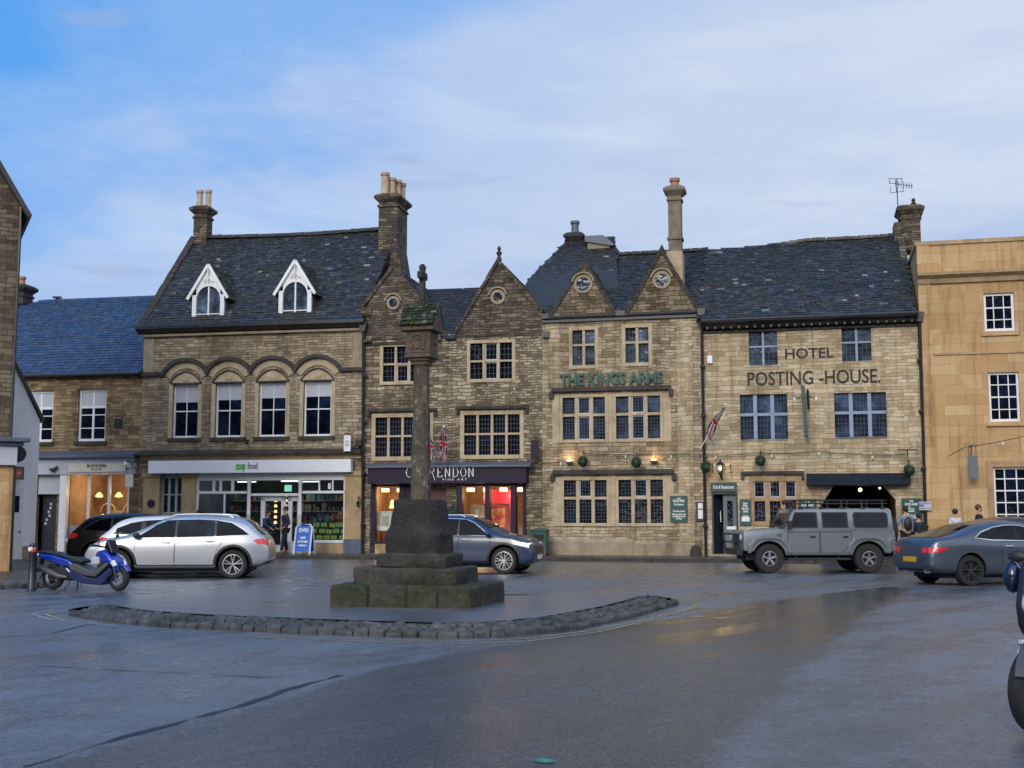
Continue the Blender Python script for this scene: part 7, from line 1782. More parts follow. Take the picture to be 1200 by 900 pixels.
for s in (-1, 1):
    mb = MB(); mb.prism(T([(.58, .62), (.66, .67), (.72, .55), (.66, .52)]), s * .13, s * .2); mb.build('headlight', M['clearlamp'], t, bevel=.015)
    mb = MB(); mb.tube([(.38 * k_, s * .05, .93), (.33 * k_, s * .3, .97)], .018, 8); mb.tube([(.36 * k_, s * .2, .96), (.28 * k_, s * .36, .97)], .024, 8); mb.build('handlebar', M['plastic'], t)
    mb = MB(); mb.tube([(.38 * k_, s * .22, .97), (.42 * k_, s * .3, 1.12)], .01, 5); mb.blob((.42 * k_, s * .31, 1.16), .06, 1, 0, 0, (.4, 1.1, .7)); mb.build('mirror', M['plastic'], t)
    mb = MB(); mb.tube([(wb, s * .085, .275), (.56 * k_, s * .085, .66)], .026, 8); mb.build('fork_leg', M['plastic'], t)
    mb = MB(); mb.obox((-.3 * k_, s * .165, .47), (-.22 * k_, s * .18, .4), .02, .025); mb.build('side_reflector', M['white'], t)
mb = MB(); 
mb.prism([(wb + (.3) * cos(a), .275 + .31 * sin(a)) for a in [radians(30 + 13 * i) for i in range(10)]] + [(wb + .285 * cos(a), .275 + .285 * sin(a)) for a in [radians(147 - 13 * i) for i in range(10)]], -.07, .07); mb.prism([(wb - .1, .5), (wb + .02, .62), (wb + .06, .5), (wb + .05, .4)], -.1, .1); mb.build('front_mudguard', P_scoot, t, bevel=.01)
mb = MB(); mb.tube([(-.98 * k_, -.14, .5), (-.9 * k_, -.15, .5), (-.45 * k_, -.15, .3), (-.3 * k_, -.12, .28)], [.06, .075, .06, .03], 10); mb.build('exhaust', M['dkgrey'], t, smooth=True)
mb = MB(); mb.prism(T([(-.72, .26), (-.3, .2), (-.1, .3), (-.2, .48), (-.5, .5), (-.7, .4)]), -.1, .1); mb.build('engine', M['plastic'], t, bevel=.03)
mb = MB(); mb.obox((-.9 * k_, 0, .68), (-1.0 * k_, 0, .38), .14, .02); mb.build('rear_mudguard', M['plastic'], t)
mb = MB(); mb.box(-.97 * k_, -.93 * k_, -.1, .1, .72, .78); mb.build('tail_light', M['clearlamp'], t, bevel=.01)
mb = MB(); mb.tube([(-.24 * k_, -.13, .2), (-.3 * k_, -.2, .01), (-.36 * k_, -.2, .01)], .015, 6); mb.tube([(-.24 * k_, .13, .2), (-.3 * k_, .2, .01)], .015, 6); mb.tube([(.0, -.14, .18), (.0, -.17, .1)], .012, 5); mb.build('stand', M['plastic'], t)
# ---------------------------------------------------------------- motorcycle cut off by the right edge
pc = G(1222, 863); t = thing('motorcycle', 'dark motorcycle with rounded blue fairing, mostly cut off by the right edge', 'motorcycle', (pc.x, pc.y, 0), radians(50))
# local x forward is towards -x of the wheel; machine runs away to the right
bw = bike_wheel(t, 0, .335, .15, 'front_wheel', M['alloy_dark'], 5, radians(-18), .76)
for s in (-1, 1):
    mb = MB(); mb.tube([(0, s * .11, .33), (.2, s * .11, .8), (.27, s * .11, 1.0)], [.035, .03, .028], 10); mb.build('fork_leg', M['dkgrey'], t, smooth=True)
    mb = MB(); mb.lathe([(.042, -.02), (.042, .02)], (0, 0, 0), 10, ax='y'); 
    mb = MB(); mb.tube([(.09, s * .145, .57), (.1, s * .145, .6)], .04, 8); mb.tube([(.12, s * .145, .64), (.13, s * .145, .67)], .04, 8); mb.build('reflector_band', M['palegrey'], t)
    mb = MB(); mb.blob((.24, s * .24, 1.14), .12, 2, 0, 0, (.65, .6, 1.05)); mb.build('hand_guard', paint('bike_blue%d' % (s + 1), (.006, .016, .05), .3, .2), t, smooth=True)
    mb = MB(); mb.tube([(.3, s * .1, 1.1), (.26, s * .16, 1.24)], .012, 6); mb.blob((.26, s * .2, 1.3), .07, 1, 0, 0, (.5, 1.2, .7)); mb.build('mirror', M['plastic'], t, smooth=True)
    mb = MB(); mb.tube([(.3, s * .05, 1.04), (.32, s * .2, 1.08), (.36, s * .3, 1.06)], .018, 8); mb.build('handlebar', M['plastic'], t)
mb = MB(); mb.prism([(.355 * cos(a), .335 + .36 * sin(a)) for a in [radians(20 + 14 * i) for i in range(11)]] + [(.345 * cos(a), .335 + .345 * sin(a)) for a in [radians(160 - 14 * i) for i in range(11)]], -.08, .08); mb.build('front_mudguard', M['dkgrey'], t, bevel=.01, smooth=True)
mb = MB(); mb.prism([(.05, .75), (.0, .95), (.15, 1.25), (.3, 1.3), (.45, 1.05), (.7, .95), (.75, .6), (.4, .55)], -.17, .17); mb.build('fairing', M['plastic'], t, bevel=.06, smooth=True)
mb = MB(); mb.blob((.05, 0, .95), .13, 2, 0, 0, (.7, 1, .9)); mb.build('headlight', M['clearlamp'], t, smooth=True)
mb = MB(); mb.prism([(.5, .95), (.8, 1.05), (1.1, .9), (1.6, .92), (1.75, 1.0), (1.7, .85), (1.1, .72), (.6, .7)], -.15, .15); mb.build('tank_and_seat', M['plastic'], t, bevel=.06, smooth=True)
mb = MB(); mb.prism([(.4, .3), (1.1, .28), (1.15, .7), (.45, .72)], -.18, .18); mb.build('engine', M['dkgrey'], t, bevel=.05)
bike_wheel(t, 1.5, .33, .18, 'rear_wheel', M['alloy_dark'], 5, 0, .7)
mb = MB(); mb.tube([(1.0, .12, .4), (1.5, .12, .33)], .03); mb.tube([(1.0, -.12, .4), (1.5, -.12, .33)], .03); mb.tube([(1.0, -.2, .3), (1.6, -.22, .5)], .06); mb.build('swing_arm', M['dkgrey'], t)
mb = MB(); mb.tube([(.9, .12, .3), (.95, .32, .02)], .018, 6); mb.build('stand', M['plastic'], t)
# ================================================================ MARKET CROSS
mk = NT('mossy_weathered_stone'); o_ = mk.obj(); gn = mk.n('ShaderNodeNewGeometry'); spn = mk.n('ShaderNodeSeparateXYZ'); mk.l(gn.outputs['Normal'], spn.inputs[0]); spo = mk.n('ShaderNodeSeparateXYZ'); mk.l(o_, spo.inputs[0])
def cross_mat(name, c0, c1, c2, moss, lich, mossy=(.032, .042, .012)):
    k = NT(name); o = k.obj(); n = k.noise(o, 2.4, 8, .7); n2 = k.noise(o, 14, 6, .7)
    col = k.ramp(k.math('ADD', k.math('MULTIPLY', n, .6), k.math('MULTIPLY', n2, .4)), [(.34, c0), (.5, c1), (.66, c2)])
    mo = k.ramp(k.noise(o, 1.7, 7, .75), [(moss, (0, 0, 0)), (moss + .1, (.85, .85, .85))])
    col = k.mix(mo, col, k.ramp(n2, [(.35, tuple(x * .45 for x in mossy)), (.65, tuple(x * 1.3 for x in mossy))]))
    li = k.ramp(k.noise(o, 9, 7, .8, sc=(1, 1, .6)), [(lich, (0, 0, 0)), (lich + .05, (.8, .8, .8))])
    col = k.mix(li, col, (.33, .31, .23)); k.l(col, k.b.inputs['Base Color']); k.b.inputs['Roughness'].default_value = .75; k.b.inputs['Specular IOR Level'].default_value = .35
    k.bump(k.math('ADD', n, k.math('MULTIPLY', n2, .6)), 1, .06); return k.mat
M['cross_block'] = cross_mat('cross_block_stone', (.013, .013, .012), (.027, .026, .023), (.06, .055, .044), .6, .66, (.03, .042, .014))
M['cross_step'] = cross_mat('cross_step_stone', (.018, .018, .017), (.045, .043, .038), (.09, .083, .068), .52, .68)
M['cross_step_moss'] = cross_mat('mossy_step_stone', (.025, .024, .02), (.05, .045, .035), (.09, .08, .06), .46, .7)
M['cross_shaft'] = cross_mat('cross_shaft_stone', (.045, .038, .028), (.08, .067, .048), (.15, .125, .092), .6, .56, (.07, .08, .03))
M['cross_head'] = cross_mat('cross_head_stone', (.055, .042, .03), (.11, .085, .06), (.18, .14, .1), .6, .68)
zb = .1
c0 = G(551, 714, .12); W0 = 2.42; ex = Vector((cos(radians(-15)), sin(radians(-15)), 0)); cL = c0 - ex * W0; ey = Vector((-ex.y, ex.x, 0)); side = 2.05
ctr = c0 - ex * (W0 / 2) + ey * (side / 2); ang = math.atan2(ex.y, ex.x)
t = thing('market_cross', 'old mossy stone market cross with stepped base, tall lichened shaft and gabled lantern head', 'monument', (ctr.x, ctr.y, 0), ang)
def cz(py, v=0.0):  # height of a pixel row at the cross front
    d = ray(520, py); k = (ctr.y - .4) / d.y; return CZ + d.z * k
def worn(mb, x0, x1, y0, y1, z0, z1, ch=.04, j=.015, nx=6, nz=2):
    """weathered block with chipped edges"""
    bm = bmesh.new(); bmesh.ops.create_cube(bm, size=1)
    for v in bm.verts: v.co = Vector((x0 + (v.co.x + .5) * (x1 - x0), y0 + (v.co.y + .5) * (y1 - y0), z0 + (v.co.z + .5) * (z1 - z0)))
    bmesh.ops.bevel(bm, geom=bm.edges[:], offset=ch * .6, segments=1, affect='EDGES')
    for ax_, lo, hi, st in ((0, x0, x1, .22), (1, y0, y1, .22), (2, z0, z1, .14)):
        g = lo + ch + st
        while g < hi - ch: 
            co = Vector((0, 0, 0)); co[ax_] = g; no = Vector((0, 0, 0)); no[ax_] = 1
            bmesh.ops.bisect_plane(bm, geom=bm.verts[:] + bm.edges[:] + bm.faces[:], plane_co=co, plane_no=no); g += st
    from mathutils import noise as mn
    for v in bm.verts:
        p = v.co * 1.9 + Vector((x0 * 3, 0, z0 * 5)); v.co += Vector((mn.noise(p), mn.noise(p + Vector((9, 0, 0))), mn.noise(p + Vector((0, 9, 0))) * .6)) * j * 2.2 + Vector([random.uniform(-j, j) * .3 for _ in range(3)])
    bm.verts.index_update(); vs = [tuple(v.co) for v in bm.verts]; fs = [[v.index for v in f.verts] for f in bm.faces]; bm.free(); mb.add(vs, fs)
    return mb
hx = W0 / 2; hy = side / 2
z1 = .47; z2 = cz(664) - .0; z2 = .82; z3 = .97; z4 = 1.87
# lowest step of separate big stones
xs = [-hx, -hx * .45, .1 * hx, hx * .55, hx]
for a, b in zip(xs[:-1], xs[1:]):
    mb = MB(); worn(mb, a + .006, b - .006, -hy, -hy + .62, .02, z1 + random.uniform(-.015, .015), .05); mb.build('lowest_step', M['cross_step_moss'], t, smooth=True)
for s_, (a, b) in ((1, (-hy + .63, hy)), (-1, (-hy + .63, hy))):
    mb = MB(); worn(mb, s_ * hx - (.6 if s_ > 0 else 0), s_ * hx + (.6 if s_ < 0 else 0), a, b, .02, z1, .05); mb.build('lowest_step', M['cross_step'], t, smooth=True)
mb = MB(); worn(mb, -hx + .6, hx - .6, -hy + .6, hy, .02, z1 - .02, .03); mb.build('lowest_step', M['cross_step'], t, smooth=True)
mb = MB(); worn(mb, -hx * .74, hx * .7, -hy * .7, hy * .7, z1 - .04, z2 - .08, .06, .022); mb.build('middle_step', M['cross_step'], t, smooth=True)
mb = MB(); worn(mb, -hx * .5, hx * .5, -hy * .5, hy * .5, z2 - .1, z3, .06, .025); mb.build('upper_step', M['cross_step'], t, smooth=True)
# socket block: square below, chamfered and narrowing above
mb = MB(); secs = []
bw = .48
for z, w, cch in ((z3 - .04, .47, .05), (z3 + .3, .475, .07), (z3 + .47, .42, .14), (z4 - .07, .4, .12), (z4 - .01, .38, .12), (z4, .33, .1)):
    secs.append([(w, -w + cch, z), (w, w - cch, z), (w - cch, w, z), (-w + cch, w, z), (-w, w - cch, z), (-w, -w + cch, z), (-w + cch, -w, z), (w - cch, -w, z)])
vs = [Vector(p) for s_ in secs for p in s_]; fs = [(i * 8 + k, i * 8 + (k + 1) % 8, i * 8 + 8 + (k + 1) % 8, i * 8 + 8 + k) for i in range(len(secs) - 1) for k in range(8)] + [tuple(range(8))[::-1], tuple(range((len(secs) - 1) * 8, len(secs) * 8))]
mb.add(vs, fs); so_ = mb.build('socket_block', M['cross_block'], t)
bm = bmesh.new(); bm.from_mesh(so_.data); bmesh.ops.subdivide_edges(bm, edges=bm.edges[:], cuts=5, use_grid_fill=True)
from mathutils import noise as mnz
for v in bm.verts: v.co += Vector((mnz.noise(v.co * 3), mnz.noise(v.co * 3 + Vector((7, 0, 0))), 0)) * .04 + Vector((mnz.noise(v.co * 11), mnz.noise(v.co * 11 + Vector((5, 0, 0))), mnz.noise(v.co * 9))) * .022
bm.to_mesh(so_.data); bm.free()
for p in so_.data.polygons: p.use_smooth = True
so_.data.set_sharp_from_angle(angle=radians(24))
# shaft (octagonal, tapering, scarred by lichen)
zh0 = cz(424); mb = MB(); vs = []; fs = []; n = 26
for i in range(n + 1):
    f = i / n; z = z4 - .02 + (zh0 - z4 + .02) * f; w = (.165 - .04 * min(1, f * 1.3)) ; c_ = w * .42
    for x, y in ((w, -w + c_), (w, w - c_), (w - c_, w), (-w + c_, w), (-w, w - c_), (-w, -w + c_), (-w + c_, -w), (w - c_, -w)):
        d = mnz.noise(Vector((x * 6, y * 6, z * 3.3))) * .016; vs.append((x + (d if x > 0 else -d), y + (d if y > 0 else -d), z))
for i in range(n):
    for k in range(8): fs.append((i * 8 + k, i * 8 + (k + 1) % 8, i * 8 + 8 + (k + 1) % 8, i * 8 + 8 + k))
fs += [tuple(range(8))[::-1], tuple(range(n * 8, n * 8 + 8))]
mb.add(vs, fs); mb.build('shaft', M['cross_shaft'], t, smooth=True)
# capital, carved head and little gabled roof
zh1 = cz(412); zh2 = cz(385); zr1 = cz(358)
mb = MB()
for k, (w, a, b) in enumerate(((.15, zh0 - .02, zh0 + .05), (.19, zh0 + .05, zh0 + .1), (.24, zh0 + .1, zh1))): mb.box(-w, w, -w, w, a, b - .001)
mb.build('capital', M['cross_head'], t, bevel=.015)
w = .225; mb = MB(); mb.box(-w, w, -w, w, zh1, zh2); hd = mb.build('lantern_head', M['cross_head'], t, bevel=.015)
mb = MB()
for s_ in (-1, 1):
    ring(mb, 0, zh1 + .2, .11, .15, s_ * w - .02, s_ * w + .02, 12, 0, pi)
    mb.box(-.05, .05, s_ * w - .02, s_ * w + .02, zh1 + .08, zh1 + .22); mb.blob((.0, s_ * w, zh1 + .25), .05, 1)
    for x in (-.1, .1): mb.box(x - .025, x + .025, s_ * w - .018, s_ * w + .018, zh1 + .06, zh1 + .18)
    q = s_ * w; 
    mb.add([], []); mb.box(q - .015, q + .015, -.1, -.06, zh1 + .06, zh2 - .06); mb.box(q - .015, q + .015, .06, .1, zh1 + .06, zh2 - .06); mb.blob((q, 0, zh1 + .2), .05, 1)
mb.build('carved_relief', M['cross_head'], hd)
mb = MB(); e = .3; zrr = zr1 + .02
mb.prism([(-e, zh2 + .0), (e, zh2 + .0), (e, zh2 + .06), (0, zrr + .06), (-e, zh2 + .06)], -e * 1.02, e * 1.02, 0, 'x'); rfo = mb.build('roof', M['cross_head'], t)
mb = MB(); B = Vector((0, e, zrr - zh2)).normalized()
for s_ in (-1, 1): slates(mb, (-e * 1.05, s_ * -(e + .02), zh2 + .07), (1, 0, 0), (0, s_ * e, zrr - zh2 + .0), [(0, 0), (2.1 * e, 0), (2.1 * e, .42), (0, .42)], ch=.1, cw=.14, t=.03)
mb.build('roof_slate', M['slate_moss'], rfo, recalc=False)
mb = MB(); random.seed(5)
for _ in range(220):
    x = random.uniform(-e, e); f = random.uniform(0, .95); s_ = random.choice((-1, -1, 1)); mb.blob((x, s_ * -(e * (1 - f)), zh2 + .1 + (zrr - zh2) * f), random.uniform(.018, .042), 1, 0, .3, (1, 1, .5))
mb.build('moss_tuft', M['moss'], rfo)
zt = cz(304); zb_ = zrr - .02
mb = MB(); mb.prism([(-.055, zb_), (.055, zb_), (.042, zt - .1), (-.042, zt - .1)], -.055, .055); mb.box(-.052, .052, -.052, .052, zt - .1, zt - .03); mb.box(-.035, .035, -.035, .035, zt - .029, zt)
za = cz(318); mb.box(-.045, .045, -.16, .16, za - .06, za + .06); mb.box(-.075, .075, -.045, .045, za - .04, za + .05); mb.build('cross', M['cross_step'], t, bevel=.012)
# ================================================================ PEOPLE
def skin_mesh(name, chains, mat, parent=None, sub=1, extra=None):
    """chains: list of [(x,y,z,r),...]; joints closer than 1 mm are welded, giving one continuous surface"""
    bm = bmesh.new(); ly = bm.verts.layers.skin.verify(); seen = {}
    def V(p):
        k = tuple(round(c, 3) for c in p[:3])
        if k not in seen:
            v = bm.verts.new(p[:3]); r = p[3]; v[ly].radius = (r, r * (p[4] if len(p) > 4 else 1)); v[ly].use_root = len(seen) == 0; seen[k] = v
        return seen[k]
    for c in chains:
        for a, b in zip(c[:-1], c[1:]):
            va, vb = V(a), V(b)
            if not bm.edges.get((va, vb)): bm.edges.new((va, vb))
    me = bpy.data.meshes.new(name); bm.to_mesh(me); bm.free(); me.materials.append(mat)
    o = bpy.data.objects.new(name, me); COL.objects.link(o)
    s = o.modifiers.new('skin', 'SKIN'); s.use_smooth_shade = True
    b = o.modifiers.new('sub', 'SUBSURF'); b.levels = sub; b.render_levels = sub
    bake(o); o.data.materials.clear(); o.data.materials.append(mat)
    for p in o.data.polygons: p.use_smooth = True
    if parent: o.parent = parent
    return o
def person(label, loc, rz, hgt, top, legs, arms, legpose, shoe=None, hairc=None, group=None, hood=False, beard=False, lean=0.0, long_coat=False):
    """the figure faces -y; arms: per side (elbow, hand) offsets from the shoulder; legpose: per side foot (x,y)"""
    k = hgt / 1.76; t = thing('person', label, 'person', loc, rz, group); t.scale = (k, k, k)
    hp = [(-.09, 0, .93), (.09, 0, .93)]; B = []
    sh = 1.44; ly = -lean
    spine = [(0, 0, .96, .135, .8), (0, ly * .3, 1.1, .125, .8), (0, ly * .7, 1.28, .15, .75), (0, ly, sh - .02, .13, .75), (0, ly * 1.1, 1.51, .055), (0, ly * 1.2 - .01, 1.57, .06), (0, ly * 1.3 - .02, 1.64, .088), (0, ly * 1.3 - .015, 1.71, .082), (0, ly * 1.3 - .01, 1.75, .05)]
    body = [spine]; jk = [[tuple(p[:3]) + (p[3] + .02, .85) for p in spine[:4]] + [(0, ly * 1.05, 1.49, .08)]]; tr = []
    for i, s in enumerate((-1, 1)):
        fx, fy = legpose[i]; kn = (s * .1 + fx * .4, fy * .45 - .03, .5); ft = (s * .1 + fx, fy, .09); toe = (s * .11 + fx, fy - .17, .045)
        lg = [spine[0][:3] + (.135,), (s * .095, 0, .88, .09), kn + (.062,), ((kn[0] + ft[0]) / 2, (kn[1] + ft[1]) / 2 + .015, .33, .055), ft + (.038,), toe + (.035,)]
        body.append(lg); tr.append([(0, 0, .98, .15)] + [(p[0], p[1], p[2], p[3] + .02) for p in lg[1:4]] + [(ft[0], ft[1], ft[2] + .02, .06)])
        S0 = (s * .175, ly, sh - .03); e, h_ = arms[i]; E = (S0[0] + e[0], S0[1] + e[1], S0[2] + e[2]); H = (S0[0] + h_[0], S0[1] + h_[1], S0[2] + h_[2])
        d = (Vector(H) - Vector(E)).normalized(); P = Vector(H) + d * .07
        body.append([spine[3][:3] + (.13,), S0 + (.062,), E + (.043,), H + (.028,), tuple(P) + (.034,)])
        jk.append([jk[0][3][:3] + (.15,), S0 + (.082,), E + (.062,), (H[0] - d.x * .03, H[1] - d.y * .03, H[2] - d.z * .03, .05)])
        side = d.cross(Vector((0, 1, 0))); side = side.normalized() if side.length > .2 else Vector((0, 1, 0))
        for f in range(4):
            b0 = P + side * ((f - 1.5) * .02) + d * .02; ln = (.032, .038, .036, .028)[f]; cu = Vector((0, -1, 0)).cross(side) * 0 + Vector((-s * .35, -.2, 0))
            body.append([tuple(P) + (.034,), tuple(b0) + (.0095,), tuple(b0 + d * ln + cu * .012) + (.009,), tuple(b0 + d * ln * 1.8 + cu * .035) + (.008,)])
        th = Vector(H) + d * .03; body.append([H + (.028,), tuple(th + Vector((0, -.035, 0))) + (.011,), tuple(th + d * .04 + Vector((0, -.05, 0))) + (.009,)])
    b = skin_mesh('body', body, M['skin'], t, 2)
    # face: nose, eyes, ears are grown into the same mesh
    fx = MB(); y0 = ly * 1.3 - .105; fx.blob((0, y0 - .005, 1.645), .017, 1, 0, 0, (.8, 1.2, 1.4)); fx.blob((-.09, ly * 1.3 - .01, 1.65), .022, 1, 0, 0, (.4, .8, 1.3)); fx.blob((.09, ly * 1.3 - .01, 1.65), .022, 1, 0, 0, (.4, .8, 1.3)); fx.blob((0, y0 + .008, 1.6), .018, 1, 0, 0, (1.4, .5, .35))
    for s in (-1, 1): fx.blob((s * .033, y0 + .012, 1.672), .011, 1, 1, 0, (1.2, .5, .7))
    q = fx.build('face', [M['skin'], M['hair']], t, smooth=True)
    skin_mesh('jacket', jk, top, t, 2)
    skin_mesh('trousers', tr, legs, t, 2)
    for i, s in enumerate((-1, 1)):
        x, y = s * .1 + legpose[i][0], legpose[i][1]; mb = MB(); mb.prism([(y + .07, 0), (y - .2, 0), (y - .21, .05), (y - .13, .075), (y - .03, .12), (y + .07, .12)], x - .048, x + .048, 0, 'x'); mb.build('shoe', shoe or M['plastic'], t, bevel=.015)
    if hood:
        mb = MB(); mb.blob((0, ly * 1.3 + .02, 1.67), .125, 2, 0, .02, (.92, 1, 1.1)); mb.blob((0, ly + .07, 1.5), .12, 2, 0, .02, (1, .8, .6)); mb.build('hood', top, t, smooth=True)
    else:
        mb = MB(); mb.blob((0, ly * 1.3 + .015, 1.695), .112, 2, 0, .03, (.9, .98, .95)); mb.build('hair', hairc or M['hair'], t, smooth=True)
    if beard: mb = MB(); mb.blob((0, y0 + .035, 1.585), .05, 1, 0, .08, (1.1, .8, .8)); mb.build('beard', hairc or M['hair'], t, smooth=True)
    return t
dark_jacket = plain('dark_plum_jacket', (.03, .022, .04), .7, var=.3); jeans = plain('dark_trousers', (.012, .014, .022), .8, var=.3)
greyj = plain('grey_blue_hoodie', (.17, .2, .27), .8, var=.15); whitej = plain('white_puffer', (.5, .52, .56), .7, var=.1); navy = plain('navy_coat', (.01, .012, .024), .8, var=.2); bluej = plain('blue_coat', (.012, .03, .09), .7, var=.2)
brown = plain('tan_boots', (.22, .12, .07), .6)
dn = ((-.04, .03, -.28), (-.03, -.02, -.54)); dn2 = ((.04, .03, -.28), (.03, -.02, -.54)); pocket = ((-.07, .08, -.26), (.02, -.1, -.42)); pocket2 = ((.07, .08, -.26), (-.02, -.1, -.42))
def gpt(F, px, v, z=GZ):
    u = F.at(px, 600, v)[0]; return F.w(u, v, z)
person('person in a dark plum jacket and black trousers standing by the blue board', gpt(FL, 334.5, -1.0), radians(-60), 1.78, dark_jacket, jeans, (pocket, pocket2), ((0, .12), (.02, -.18)), brown)
bent = ((-.05, -.12, -.24), (-.0, -.35, -.36)); bent2 = ((.05, -.12, -.24), (.0, -.35, -.36))
person('person in a blue coat bending at the food store door behind the silver car', gpt(FL, 310.5, -.7), radians(60), 1.62, bluej, jeans, (bent, bent2), ((0, .05), (0, -.05)), lean=.14)
pk = person('person with a grey hoodie and black backpack walking towards the carriage arch', gpt(FR, 1061, -1.6), radians(190), 1.74, greyj, jeans, (dn, ((.12, -.02, -.24), (.16, -.22, -.36))), ((0, .16), (0, -.16)))
mb = MB(); mb.blob((.02, .2, 1.2), .19, 2, 0, .03, (.8, .5, 1.25)); mb.build('backpack', M['plastic'], pk, smooth=True)
person('person in a dark coat standing close under the Eat Drink Sleep board', gpt(FR, 1076, -1.2), radians(170), 1.5, navy, jeans, (dn, dn2), ((0, 0), (0, 0)))
person('person in a white jacket with dark bun seen from behind near the ashlar house', gpt(FR, 1119, -1.0), radians(185), 1.66, whitej, jeans, (dn, dn2), ((0, .1), (0, -.1)))
person('bearded person in a navy coat walking right past the ashlar house window', gpt(FR, 1147, -1.1), radians(75), 1.8, navy, jeans, (dn, dn2), ((0, .15), (0, -.15)), beard=True, hairc=plain('brown_hair', (.06, .035, .02), .6))
person('person with reddish hair and black coat behind the bonnet of the off-roader', gpt(FR, 915, -1.3), radians(30), 1.68, navy, jeans, (pocket, pocket2), ((0, .05), (0, -.05)), hairc=plain('red_hair', (.16, .05, .03), .6))
person('person with dark hair just showing over the roof of the silver car', gpt(FL, 233, -1.2), radians(-80), 1.66, dark_jacket, jeans, (dn, dn2), ((0, .1), (0, -.1)))
# ================================================================ BOLLARD, BIN, KERB CLUTTER
p = G(37, 692); t = thing('bollard', 'black bollard with a red and white band beside the scooter', 'bollard', (p.x, p.y, 0))
mb = MB(); mb.lathe([(.1, 0), (.1, .06), (.085, .08), (.08, .8), (.085, .82)], (0, 0, 0), 16); mb.build('post', M['iron'], t, smooth=True)
mb = MB(); mb.lathe([(.083, .82), (.083, .93)], (0, 0, 0), 16); mb.build('reflective_band', plain('red_band', (.4, .03, .04), .4), t, smooth=True)
mb = MB(); mb.lathe([(.084, .86), (.0845, .93)], (-.004, -.003, 0), 8); mb.box(-.08, -.04, -.075, -.05, .84, .92); mb.build('white_band', M['white'], t)
mb = MB(); mb.lathe([(.088, .93), (.095, .95), (.08, .99), (.03, 1.01)], (0, 0, 0), 16); mb.build('cap', M['iron'], t, smooth=True)
# litter bin
F = FL
a, b, c, d = rect(FR, 623, 642, 619, 654, -.9); o = ((a + b) / 2, -.9, GZ); t = fthing(FR, 'litter_bin', 'dark green litter bin against the wall between the two stone buildings', 'bin', *o)
mb = MB(o); mb.box(a, b, -1.15, -.65, GZ + .05, d - .12); mb.build('bin_body', M['green'], t, bevel=.02)
mb = MB(o); mb.prism([(a - .02, d - .12), (b + .02, d - .12), (b + .02, d - .06), ((a + b) / 2 + .1, d), ((a + b) / 2 - .1, d), (a - .02, d - .06)], -1.17, -.63); mb.build('lid', M['green'], t, bevel=.015)
mb = MB(o); mb.box(a + .1, b - .1, -1.158, -1.152, d - .42, d - .22); mb.build('slot', M['black'], t)
mb = MB(o); mb.box(a + .02, b - .02, -1.12, -.68, GZ, GZ + .05); mb.build('foot', M['black'], t)
mb = MB(o); mb.box(a + .14, a + .4, -1.157, -1.152, d - .62, d - .5); mb.build('bin_label', M['cream'], t)
a, b, c, d = rect(FR, 614, 622, 620, 634, -1.3)
# granite drain cover slabs beside the cross base
mb = MB(); p0 = G(610, 699, .05); mb.box(p0.x - .55, p0.x + .15, p0.y - .25, p0.y + .3, .03, .075); tag(mb.build('stone_slab', M['cross_step'], bevel=.01), kind='structure')
# row of little kerb stones at the foot of the lowest step
mb = MB()
for i in range(12):
    q = cL.lerp(c0, .08 + i * .072) - ey * .11; a_ = ang; w_ = W0 * .031; cx_, sx_ = cos(a_), sin(a_); pts = [(q.x + cx_ * i1 * w_ - sx_ * j1 * .07, q.y + sx_ * i1 * w_ + cx_ * j1 * .07) for i1, j1 in ((-1, -1), (1, -1), (1, 1), (-1, 1))]
    mb.prism(pts, .03, .108 + random.uniform(-.006, .006), 0, 'z')
tag(mb.build('sett_edging', M['sett'], bevel=.01), kind='structure')
